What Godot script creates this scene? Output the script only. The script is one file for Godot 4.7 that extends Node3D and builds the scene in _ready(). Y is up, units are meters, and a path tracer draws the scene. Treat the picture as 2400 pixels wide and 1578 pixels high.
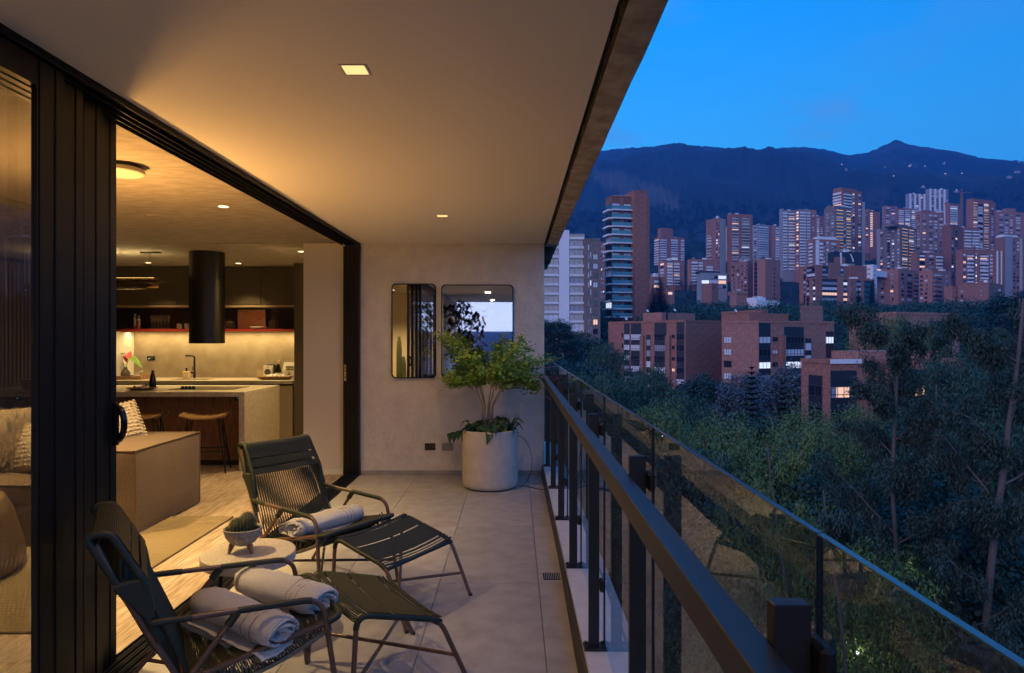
extends Node3D
# Dusk balcony above a hillside city. Lengths in metres; helpers take depth Z (metres in front of the camera), turned into -z.

const FOCAL := 1560.0
const EYE := 1.48
var M := {}
var counts := {}
var rng := RandomNumberGenerator.new()


class MB:
	var v := PackedVector3Array()
	var n := PackedVector3Array()
	var uv := PackedVector2Array()
	var c := PackedColorArray()
	var i := PackedInt32Array()
	var tint := Color(1, 1, 1)
	var xf := Transform3D.IDENTITY

	func vert(p: Vector3, nn: Vector3, u := Vector2.ZERO) -> int:
		v.append(xf * p)
		n.append((xf.basis * nn).normalized())
		uv.append(u)
		c.append(tint)
		return v.size() - 1

	# corners counter-clockwise seen from outside
	func quad(a: Vector3, b: Vector3, d: Vector3, e: Vector3) -> void:
		var nn := (b - a).cross(d - a)
		if nn.length_squared() < 1e-16:
			nn = (d - a).cross(e - a)
		nn = nn.normalized()
		var k := vert(a, nn, Vector2(0, 1))
		vert(b, nn, Vector2(1, 1))
		vert(d, nn, Vector2(1, 0))
		vert(e, nn, Vector2(0, 0))
		i.append_array([k, k + 2, k + 1, k, k + 3, k + 2])

	func tri(a: Vector3, b: Vector3, d: Vector3) -> void:
		var nn := (b - a).cross(d - a).normalized()
		var k := vert(a, nn)
		vert(b, nn)
		vert(d, nn)
		i.append_array([k, k + 2, k + 1])

	func leaf(p: Vector3, along: Vector3, across: Vector3, nn: Vector3) -> void:
		var k := vert(p, nn)
		vert(p + along * 0.5 + across, nn)
		vert(p + along, nn)
		vert(p + along * 0.5 - across, nn)
		i.append_array([k, k + 2, k + 1, k, k + 3, k + 2])

	func box(lo_: Vector3, hi_: Vector3, bev := 0.0) -> void:
		var lo := lo_.min(hi_)
		var hi := lo_.max(hi_)
		var b := minf(bev, minf(hi.x - lo.x, minf(hi.y - lo.y, hi.z - lo.z)) * 0.45)
		var cen := (lo + hi) / 2
		var h := (hi - lo) / 2
		for ax in 3:
			for s in [-1.0, 1.0]:
				var u := (ax + 1) % 3
				var w := (ax + 2) % 3
				var pts := []
				for q in [[-1, -1], [1, -1], [1, 1], [-1, 1]]:
					var p := Vector3.ZERO
					p[ax] = s * h[ax]
					p[u] = q[0] * (h[u] - b)
					p[w] = q[1] * (h[w] - b)
					pts.append(cen + p)
				if s < 0:
					pts.reverse()
				quad(pts[0], pts[1], pts[2], pts[3])
		if b <= 0.0:
			return
		for ax in 3:
			var u := (ax + 1) % 3
			var w := (ax + 2) % 3
			for su in [-1.0, 1.0]:
				for sw in [-1.0, 1.0]:
					var p := []
					for e in [[0, -1.0], [1, -1.0], [1, 1.0], [0, 1.0]]:
						var q := Vector3.ZERO
						q[ax] = e[1] * (h[ax] - b)
						q[u] = su * (h[u] - (b if e[0] == 1 else 0.0))
						q[w] = sw * (h[w] - (b if e[0] == 0 else 0.0))
						p.append(cen + q)
					if su * sw > 0:
						p.reverse()
					quad(p[3], p[2], p[1], p[0])
		for sx in [-1.0, 1.0]:
			for sy in [-1.0, 1.0]:
				for sz in [-1.0, 1.0]:
					var s := Vector3(sx, sy, sz)
					var a := cen + s * (h - Vector3(0, b, b))
					var d := cen + s * (h - Vector3(b, 0, b))
					var e := cen + s * (h - Vector3(b, b, 0))
					if sx * sy * sz > 0:
						tri(a, d, e)
					else:
						tri(a, e, d)

	# smooth tube along a polyline; radii one number or one per point
	func tube(pts: Array, rad, sides := 8, caps := true, flat := 1.0) -> void:
		var m := pts.size()
		var up := Vector3.UP
		var d0: Vector3 = (pts[1] - pts[0]).normalized()
		if absf(d0.y) > 0.9:
			up = Vector3.RIGHT
		var side := d0.cross(up).normalized()
		var first := v.size()
		for k in m:
			var d: Vector3 = (pts[mini(k + 1, m - 1)] - pts[maxi(k - 1, 0)]).normalized()
			side = (side - d * side.dot(d)).normalized()
			var o := side.cross(d).normalized()
			var r: float = rad[k] if rad is Array else rad
			for j in sides + 1:
				var a := TAU * j / sides
				var nn := side * cos(a) + o * sin(a)
				vert(pts[k] + side * cos(a) * r + o * sin(a) * r * flat, nn, Vector2(float(j) / sides, float(k)))
		for k in m - 1:
			for j in sides:
				var a := first + k * (sides + 1) + j
				var b := a + sides + 1
				i.append_array([a, a + 1, b, a + 1, b + 1, b])
		if caps:
			for e in 2:
				var k := 0 if e == 0 else m - 1
				var d: Vector3 = ((pts[0] - pts[1]) if e == 0 else (pts[m - 1] - pts[m - 2])).normalized()
				var cn := vert(pts[k], d)
				var ring := []
				for j in sides:
					ring.append(vert(xf.affine_inverse() * v[first + k * (sides + 1) + j], d))
				for j in sides:
					var p: int = ring[j]
					var q: int = ring[(j + 1) % sides]
					i.append_array([cn, p, q] if e == 1 else [cn, q, p])

	# profile: Array of Vector2(radius, height), turned round y
	func lathe(prof: Array, sides := 24, smooth := true) -> void:
		var m := prof.size()
		if smooth:
			var first := v.size()
			for k in m:
				var t: Vector2 = prof[mini(k + 1, m - 1)] - prof[maxi(k - 1, 0)]
				var nn2 := Vector2(t.y, -t.x).normalized()
				for j in sides + 1:
					var a := TAU * j / sides
					vert(Vector3(cos(a) * prof[k].x, prof[k].y, sin(a) * prof[k].x), Vector3(cos(a) * nn2.x, nn2.y, sin(a) * nn2.x), Vector2(float(j) / sides, float(k) / (m - 1)))
			for k in m - 1:
				for j in sides:
					var a := first + k * (sides + 1) + j
					var b := a + sides + 1
					i.append_array([a, a + 1, b, a + 1, b + 1, b])
		else:
			for k in m - 1:
				for j in sides:
					var a := TAU * j / sides
					var b := TAU * (j + 1) / sides
					var p: Vector2 = prof[k]
					var q: Vector2 = prof[k + 1]
					quad(Vector3(cos(b) * p.x, p.y, sin(b) * p.x), Vector3(cos(a) * p.x, p.y, sin(a) * p.x), Vector3(cos(a) * q.x, q.y, sin(a) * q.x), Vector3(cos(b) * q.x, q.y, sin(b) * q.x))

	func mesh() -> ArrayMesh:
		# turn every triangle to the side its normals point to
		for t in range(0, i.size(), 3):
			var p := i[t]
			var q := i[t + 1]
			var w := i[t + 2]
			if (v[w] - v[p]).cross(v[q] - v[p]).dot(n[p] + n[q] + n[w]) < 0.0:
				i[t + 1] = w
				i[t + 2] = q
		var a := []
		a.resize(Mesh.ARRAY_MAX)
		a[Mesh.ARRAY_VERTEX] = v
		a[Mesh.ARRAY_NORMAL] = n
		a[Mesh.ARRAY_TEX_UV] = uv
		a[Mesh.ARRAY_COLOR] = c
		a[Mesh.ARRAY_INDEX] = i
		var me := ArrayMesh.new()
		me.add_surface_from_arrays(Mesh.PRIMITIVE_TRIANGLES, a)
		return me


func V(x: float, y: float, z: float) -> Vector3:
	return Vector3(x, y, -z)


func numbered(called: String, parent: Node) -> String:
	var key := str(parent.get_instance_id()) + called
	var k: int = counts.get(key, 0)
	counts[key] = k + 1
	return called if k == 0 else "%s_%03d" % [called, k]


func tag(o: Node3D, label: String, category: String, group := "") -> Node3D:
	o.set_meta("label", label)
	o.set_meta("category", category)
	if group:
		o.set_meta("group", group)
	return o


func thing(called: String, label: String, category: String, at := Vector3.ZERO, turn := 0.0, group := "") -> Node3D:
	var o := Node3D.new()
	o.name = numbered(called, self)
	add_child(o, true)
	o.position = at
	o.rotation.y = turn
	tag(o, label, category, group)
	return o


func put(called: String, me: Mesh, m: Material, parent: Node = self, at := Vector3.ZERO) -> MeshInstance3D:
	var o := MeshInstance3D.new()
	o.mesh = me
	o.material_override = m
	o.name = numbered(called, parent)
	o.position = at
	parent.add_child(o, true)
	return o


func bx(called: String, lo: Vector3, hi: Vector3, m: Material, parent: Node = self, bev := 0.0) -> MeshInstance3D:
	# geometry is kept round the piece's own foot so that its node stands where it stands
	var b := MB.new()
	var l := Vector3(minf(lo.x, hi.x), minf(lo.y, hi.y), minf(lo.z, hi.z))
	var h := Vector3(maxf(lo.x, hi.x), maxf(lo.y, hi.y), maxf(lo.z, hi.z))
	var foot := Vector3((l.x + h.x) / 2, l.y, (l.z + h.z) / 2)
	b.box(l - foot, h - foot, bev)
	return put(called, b.mesh(), m, parent, foot)


func struct(o: Node3D) -> Node3D:
	o.set_meta("kind", "structure")
	return o


func copy(o: Node3D, at: Vector3, turn: float, label: String) -> Node3D:
	var r := o.duplicate()
	r.name = numbered(str(o.name).rstrip("0123456789").trim_suffix("_"), self)
	add_child(r, true)
	r.position = at
	r.rotation.y = turn
	r.set_meta("label", label)
	return r


# ---------------------------------------------------------------- materials
func lin(r: float, g: float, b: float) -> Color:
	return Color(r, g, b).linear_to_srgb()


func mat(called: String, col: Color, rough := 0.8, metal := 0.0) -> StandardMaterial3D:
	var m := StandardMaterial3D.new()
	m.resource_name = called
	m.albedo_color = col
	m.roughness = rough
	m.metallic = metal
	M[called] = m
	return m


func noise_tex(seed_: int, freq: float, lo: Color, hi: Color, kind := FastNoiseLite.TYPE_SIMPLEX_SMOOTH, oct := 5, size := 512, mid := 0.5) -> NoiseTexture2D:
	var f := FastNoiseLite.new()
	f.seed = seed_
	f.noise_type = kind
	f.frequency = freq
	f.fractal_octaves = oct
	var t := NoiseTexture2D.new()
	t.width = size
	t.height = size
	t.seamless = true
	t.noise = f
	var g := Gradient.new()
	g.set_color(0, lo)
	g.set_color(1, hi)
	g.add_point(mid, lo.lerp(hi, 0.5))
	t.color_ramp = g
	return t


func height_tex(seed_: int, freq: float, kind := FastNoiseLite.TYPE_SIMPLEX_SMOOTH, oct := 4, size := 512) -> NoiseTexture2D:
	return noise_tex(seed_, freq, Color.BLACK, Color.WHITE, kind, oct, size)


func worldmap(m: StandardMaterial3D, t: Texture2D, sc: Vector3, world := true) -> void:
	m.albedo_texture = t
	m.uv1_triplanar = true
	m.uv1_world_triplanar = world
	m.uv1_scale = sc
	m.uv1_triplanar_sharpness = 4.0


func relief(m: StandardMaterial3D, t: Texture2D, cm: float) -> void:
	m.heightmap_enabled = true
	m.heightmap_texture = t
	m.heightmap_scale = cm
	m.heightmap_deep_parallax = false


func glow(called: String, col: Color, energy: float) -> StandardMaterial3D:
	var m := mat(called, Color(0.9, 0.9, 0.88), 0.5)
	m.emission_enabled = true
	m.emission = col
	m.emission_energy_multiplier = energy
	return m


func grey(a: float, b: float) -> Array:
	return [Color(a, a, a), Color(b, b, b)]


func make_materials() -> void:
	var g1 := noise_tex(11, 0.012, Color(0.93, 0.93, 0.93), Color(1, 1, 1))
	var g2 := noise_tex(12, 0.02, Color(0.62, 0.6, 0.58), Color(1, 1, 1))
	var fine := height_tex(13, 0.08)
	var coarse := height_tex(14, 0.03)
	var m: StandardMaterial3D
	m = mat("gypsum", lin(0.80, 0.77, 0.73), 0.9)
	m = mat("stucco", lin(0.70, 0.67, 0.64), 0.95)
	worldmap(m, g1, Vector3(0.7, 0.7, 0.7))
	relief(m, height_tex(15, 0.035, FastNoiseLite.TYPE_SIMPLEX_SMOOTH, 5), 0.55)
	m = mat("smooth_wall", lin(0.62, 0.58, 0.53), 0.85)
	m = mat("yellow_wall", lin(0.62, 0.55, 0.42), 0.8)
	m = mat("concrete", lin(0.55, 0.52, 0.48), 0.85)
	worldmap(m, noise_tex(16, 0.015, Color(0.7, 0.66, 0.6), Color(1, 1, 1), FastNoiseLite.TYPE_SIMPLEX_SMOOTH, 6, 1024), Vector3(0.5, 0.5, 0.5))
	relief(m, coarse, 0.3)
	m = mat("rust_grime", lin(0.05, 0.032, 0.02), 0.9)
	worldmap(m, g2, Vector3(3, 3, 3))
	relief(m, coarse, 1.2)
	m = mat("concrete_ceiling", lin(0.4, 0.37, 0.33), 0.85)
	worldmap(m, noise_tex(17, 0.014, Color(0.82, 0.80, 0.78), Color(1, 1, 1), FastNoiseLite.TYPE_SIMPLEX_SMOOTH, 6, 1024), Vector3(0.35, 1, 0.9))
	m = mat("curb_stone", lin(0.66, 0.66, 0.66), 0.8)
	worldmap(m, g1, Vector3(1.5, 1.5, 1.5))
	for k in 3:
		var s: float = [0.93, 1.0, 1.06][k]
		m = mat("tile%d" % k, lin(0.42 * s, 0.405 * s, 0.40 * s), 0.55)
		worldmap(m, noise_tex(20 + k, 0.02, Color(0.86, 0.855, 0.85), Color(1, 1, 1), FastNoiseLite.TYPE_SIMPLEX_SMOOTH, 6, 512, 0.45), Vector3(0.55, 0.55, 0.55))
		m.uv1_offset = Vector3(k * 0.37, 0, k * 0.61)
		relief(m, fine, 0.05)
	m = mat("grout", lin(0.12, 0.11, 0.105), 0.95)
	for k in 4:
		m = mat("plank%d" % k, lin([0.56, 0.50, 0.59, 0.53][k], [0.45, 0.40, 0.475, 0.425][k], [0.345, 0.30, 0.365, 0.32][k]), 0.5)
		worldmap(m, noise_tex(30 + k, 0.02, Color(0.6, 0.55, 0.5), Color(1, 1, 1), FastNoiseLite.TYPE_SIMPLEX_SMOOTH, 5, 512, 0.4), Vector3(3.2, 1, 0.35))
		m.uv1_offset = Vector3(k * 0.21, 0, k * 0.4)
	m = mat("black_metal", lin(0.006, 0.006, 0.007), 0.42, 0.0)
	m.metallic_specular = 0.35
	m = mat("dark_rail", lin(0.018, 0.019, 0.022), 0.42, 0.0)
	m = mat("black_rubber", lin(0.01, 0.01, 0.01), 0.45)
	m = mat("black_gloss", lin(0.006, 0.006, 0.007), 0.08)
	m = mat("steel", lin(0.55, 0.54, 0.52), 0.25, 1.0)
	m = mat("mirror", lin(0.86, 0.87, 0.87), 0.015, 1.0)
	m = mat("glass_rail", lin(0.05, 0.06, 0.07), 0.0)
	m.transparency = BaseMaterial3D.TRANSPARENCY_ALPHA
	m.albedo_color.a = 0.32
	m = mat("glass_edge", lin(0.05, 0.12, 0.16), 0.15)
	m = mat("glass_joint", lin(0.012, 0.02, 0.026), 0.3)
	m = mat("glass_door", lin(0.06, 0.055, 0.045), 0.0)
	m.transparency = BaseMaterial3D.TRANSPARENCY_ALPHA
	m.albedo_color.a = 0.2
	m = mat("clear_glass", lin(0.9, 0.9, 0.9), 0.0)
	m.transparency = BaseMaterial3D.TRANSPARENCY_ALPHA
	m.albedo_color.a = 0.06
	m = mat("smoke_glass", lin(0.05, 0.03, 0.015), 0.0)
	m.transparency = BaseMaterial3D.TRANSPARENCY_ALPHA
	m.albedo_color.a = 0.45
	m = mat("outlet_black", lin(0.008, 0.008, 0.008), 0.4)
	m = mat("outlet_grey", lin(0.28, 0.28, 0.28), 0.5)
	# furniture
	m = mat("brown_tube", lin(0.15, 0.075, 0.045), 0.36)
	m.clearcoat_enabled = true
	m.clearcoat = 0.4
	m.clearcoat_roughness = 0.25
	m = mat("rope", lin(0.026, 0.032, 0.019), 0.5)
	m = mat("rope_light", lin(0.24, 0.2, 0.14), 0.65)
	m = mat("terry", lin(0.82, 0.80, 0.78), 0.95)
	worldmap(m, noise_tex(41, 0.06, Color(0.88, 0.87, 0.86), Color(1, 1, 1)), Vector3(3, 3, 3), false)
	relief(m, height_tex(42, 0.25, FastNoiseLite.TYPE_SIMPLEX, 3), 0.5)
	m.rim_enabled = true
	m.rim = 0.4
	m = mat("towel_stripe", lin(0.16, 0.13, 0.11), 0.9)
	m = mat("terrazzo", lin(0.58, 0.55, 0.51), 0.5)
	worldmap(m, terrazzo_image(), Vector3(3.3, 3.3, 3.3), false)
	m = mat("bowl_concrete", lin(0.42, 0.41, 0.4), 0.85)
	worldmap(m, g2, Vector3(4, 4, 4), false)
	m = mat("soil", lin(0.03, 0.02, 0.014), 1.0)
	relief(m, coarse, 2.0)
	m = mat("cactus_skin", lin(0.045, 0.06, 0.025), 0.8)
	m = mat("cactus_spine", lin(0.34, 0.27, 0.17), 0.8)
	m = mat("light_wood", lin(0.42, 0.27, 0.14), 0.6)
	worldmap(m, noise_tex(43, 0.02, Color(0.7, 0.62, 0.55), Color(1, 1, 1)), Vector3(6, 1.2, 6), false)
	m = mat("pot_white", lin(0.66, 0.63, 0.58), 0.85)
	worldmap(m, noise_tex(44, 0.015, Color(0.92, 0.91, 0.89), Color(1, 1, 1), FastNoiseLite.TYPE_SIMPLEX_SMOOTH, 6), Vector3(1.3, 1.3, 1.3), false)
	relief(m, fine, 0.15)
	m = mat("bark_thin", lin(0.40, 0.31, 0.22), 0.9)
	for k in 3:
		m = mat("small_leaf%d" % k, lin([0.15, 0.24, 0.10][k], [0.29, 0.34, 0.21][k], [0.03, 0.035, 0.03][k]), 0.5)
		m.backlight_enabled = true
		m.backlight = Color(0.25, 0.35, 0.08)
	m = mat("broad_leaf", lin(0.04, 0.10, 0.03), 0.35)
	m.backlight_enabled = true
	m.backlight = Color(0.1, 0.25, 0.05)
	m = mat("broad_leaf_pale", lin(0.10, 0.17, 0.04), 0.35)
	m = mat("dark_leaf", lin(0.018, 0.035, 0.015), 0.3)
	# interior
	m = mat("sofa_cloth", lin(0.21, 0.145, 0.095), 0.95)
	worldmap(m, noise_tex(50, 0.3, Color(0.5, 0.47, 0.44), Color(1, 1, 1), FastNoiseLite.TYPE_SIMPLEX, 2), Vector3(0.6, 0.6, 0.6))
	relief(m, height_tex(51, 0.3, FastNoiseLite.TYPE_SIMPLEX, 2), 0.3)
	m.rim_enabled = true
	m.rim = 0.3
	mat("sofa_seam", lin(0.10, 0.065, 0.04), 0.95)
	m = mat("jute", lin(0.55, 0.45, 0.28), 0.95)
	worldmap(m, noise_tex(52, 0.12, Color(0.6, 0.55, 0.45), Color(1, 1, 1), FastNoiseLite.TYPE_SIMPLEX, 3), Vector3(4, 4, 4))
	relief(m, height_tex(53, 0.2, FastNoiseLite.TYPE_SIMPLEX, 2), 0.5)
	m = mat("cream_yarn", lin(0.42, 0.35, 0.27), 0.95)
	m = mat("fur", lin(0.36, 0.28, 0.2), 0.95)
	m = mat("island_stone", lin(0.62, 0.56, 0.46), 0.28)
	worldmap(m, noise_tex(54, 0.02, Color(0.86, 0.84, 0.8), Color(1, 1, 1)), Vector3(1.2, 1.2, 1.2))
	m = mat("counter_stone", lin(0.42, 0.36, 0.28), 0.35)
	worldmap(m, g1, Vector3(1, 1, 1))
	m = mat("walnut", lin(0.34, 0.18, 0.085), 0.5)
	worldmap(m, noise_tex(55, 0.02, Color(0.62, 0.55, 0.5), Color(1, 1, 1), FastNoiseLite.TYPE_SIMPLEX_SMOOTH, 5), Vector3(5, 0.35, 5))
	m = mat("cabinet", lin(0.105, 0.08, 0.055), 0.7)
	worldmap(m, noise_tex(56, 0.1, Color(0.8, 0.8, 0.8), Color(1, 1, 1)), Vector3(3, 3, 3))
	m = mat("cabinet_edge", lin(0.30, 0.23, 0.14), 0.6)
	m = mat("base_cabinet", lin(0.28, 0.22, 0.15), 0.6)
	m = mat("niche", lin(0.03, 0.02, 0.014), 0.7)
	m = mat("red_shelf", lin(0.28, 0.02, 0.015), 0.5)
	m = mat("backsplash", lin(0.44, 0.37, 0.27), 0.6)
	worldmap(m, noise_tex(57, 0.012, Color(0.86, 0.84, 0.81), Color(1, 1, 1)), Vector3(0.6, 0.6, 0.6))
	m = mat("hood_black", lin(0.012, 0.010, 0.009), 0.32, 0.0)
	m = mat("brass", lin(0.55, 0.34, 0.12), 0.25, 1.0)
	m = mat("rattan_seat", lin(0.42, 0.25, 0.09), 0.55)
	m = mat("slat_wood", lin(0.20, 0.14, 0.075), 0.6)
	m = mat("ceramic_dark", lin(0.09, 0.07, 0.055), 0.6)
	m = mat("ceramic_white", lin(0.6, 0.56, 0.48), 0.5)
	m = mat("petal_pink", lin(0.7, 0.12, 0.14), 0.4)
	m = mat("flower_leaf", lin(0.12, 0.26, 0.03), 0.3)
	m = mat("paper_white", lin(0.7, 0.68, 0.62), 0.8)
	m = mat("paper_kraft", lin(0.52, 0.4, 0.24), 0.8)
	m = mat("ink", lin(0.02, 0.017, 0.013), 0.8)
	m = mat("ink_red", lin(0.5, 0.06, 0.03), 0.8)
	m = mat("ink_olive", lin(0.16, 0.15, 0.03), 0.8)
	m = mat("art_peach", lin(0.58, 0.33, 0.17), 0.7)
	m = mat("bottle_dark", lin(0.006, 0.005, 0.004), 0.06)
	m = mat("tomato", lin(0.5, 0.06, 0.02), 0.4)
	m = mat("wrapper_lilac", lin(0.55, 0.35, 0.5), 0.4)
	glow("downlight_glow", Color(1.0, 0.85, 0.6), 3.0)
	glow("uplighter_lamp_glow", Color(1.0, 0.75, 0.42), 2.0)
	glow("balcony_light_glow", Color(1.0, 0.86, 0.55), 0.55)
	glow("led_strip_glow", Color(1.0, 0.8, 0.42), 2.0)
	glow("indicator_light_glow", Color(0.5, 1.0, 0.95), 1.5)


func terrazzo_image() -> ImageTexture:
	var im := Image.create(1024, 1024, false, Image.FORMAT_RGB8)
	im.fill(Color(0.98, 0.96, 0.93))
	var r := RandomNumberGenerator.new()
	r.seed = 77
	for k in 3400:
		var x := r.randi_range(0, 1023)
		var y := r.randi_range(0, 1023)
		var s := r.randf_range(1.5, 6.2)
		var t := r.randf()
		var col := Color(0.1, 0.08, 0.08) if t < 0.42 else (Color(0.42, 0.3, 0.22) if t < 0.7 else Color(0.7, 0.66, 0.62))
		var ax := r.randf_range(0.6, 1.4)
		var an := r.randf() * TAU
		for dy in range(-6, 7):
			for dx in range(-6, 7):
				var u := (dx * cos(an) + dy * sin(an)) / ax
				var w := (-dx * sin(an) + dy * cos(an)) * ax
				if absf(u) + absf(w) < s:
					im.set_pixel(posmod(x + dx, 1024), posmod(y + dy, 1024), col)
	return ImageTexture.create_from_image(im)


# ---------------------------------------------------------------- camera, sky, sun
func sky_image() -> Image:
	var w := 1024
	var h := 512
	var im := Image.create(w, h, false, Image.FORMAT_RGBF)
	var cl := FastNoiseLite.new()
	cl.seed = 5
	cl.frequency = 0.9
	cl.fractal_octaves = 5
	for y in h:
		var el := (0.5 - (y + 0.5) / h) * PI
		for x in w:
			var az := (x + 0.5) / w * TAU
			var d := Vector3(sin(az) * cos(el), sin(el), -cos(az) * cos(el))
			var e := clampf(el / (PI / 2), 0, 1)
			# blue hour: pale azure low down, deep blue above
			var c := Color(0.055, 0.38, 0.74).lerp(Color(0.006, 0.215, 0.66), smoothstep(0.05, 0.32, e))
			c = c.lerp(Color(0.008, 0.15, 0.54), smoothstep(0.3, 0.9, e))
			# away from the afterglow (to the right) the sky is deeper; the afterglow itself stands low behind the camera's left shoulder
			c = c * lerpf(1.0, 0.72, smoothstep(0.1, 0.85, d.x))
			var west := d.dot(Vector3(-0.75, 0.0, 0.66))
			var gl := smoothstep(-0.15, 1.0, west) * (1.0 - smoothstep(0.0, 0.75, e))
			c = c + Color(SKYGLOW.r, SKYGLOW.g, SKYGLOW.b) * gl
			var band := smoothstep(0.10, 0.17, el) * (1.0 - smoothstep(0.27, 0.36, el)) + 0.35 * smoothstep(0.3, 0.45, el) * (1.0 - smoothstep(0.6, 0.9, el))
			var cn := cl.get_noise_3d(d.x * 3.2, d.y * 8.5, d.z * 3.2)
			var k := smoothstep(0.02, 0.32, cn) * band * 0.62
			c = c.lerp(Color(0.085, 0.185, 0.42), k)
			im.set_pixel(x, y, Color(c.r, c.g, c.b))
	return im


const SKYGLOW := Color(0.80, 0.50, 0.46)


func _ready() -> void:
	rng.seed = 4242
	var cam := Camera3D.new()
	cam.name = "camera"
	add_child(cam)
	cam.position = Vector3(0, EYE, 0)
	var near := 0.05
	cam.set_frustum(near * 1565.0 / FOCAL, Vector2(-8.0, 4.5) * near / FOCAL, near, 9000.0)
	cam.current = true
	var env := Environment.new()
	env.background_mode = Environment.BG_SKY
	var sky := Sky.new()
	var pan := PanoramaSkyMaterial.new()
	pan.panorama = ImageTexture.create_from_image(sky_image())
	sky.sky_material = pan
	env.sky = sky
	env.tonemap_mode = Environment.TONE_MAPPER_LINEAR
	env.tonemap_exposure = 2.0
	env.sdfgi_enabled = true
	env.ssao_enabled = true
	env.ssil_enabled = true
	env.fog_enabled = true
	env.fog_density = 0.0002
	env.fog_light_color = Color(0.10, 0.60, 1.0)
	var we := WorldEnvironment.new()
	we.name = "world_environment"
	we.environment = env
	add_child(we)
	# the last afterglow from low behind the camera's left: broad and very soft
	var sun := DirectionalLight3D.new()
	sun.name = "afterglow"
	add_child(sun)
	sun.light_color = Color(1.0, 0.80, 0.76)
	sun.light_energy = 0.13
	sun.light_angular_distance = 40.0
	sun.shadow_enabled = true
	sun.look_at_from_position(Vector3.ZERO, -Vector3(-0.62, 0.42, 0.66).normalized() * 1.0)
	make_materials()
	build_terrain()
	build_shell()
	build_doors()
	build_railing()
	build_kitchen()
	build_living()
	build_wall_things()
	build_pot()
	build_chairs()
	build_table()
	build_behind()
	build_city()
	build_trees()


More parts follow.
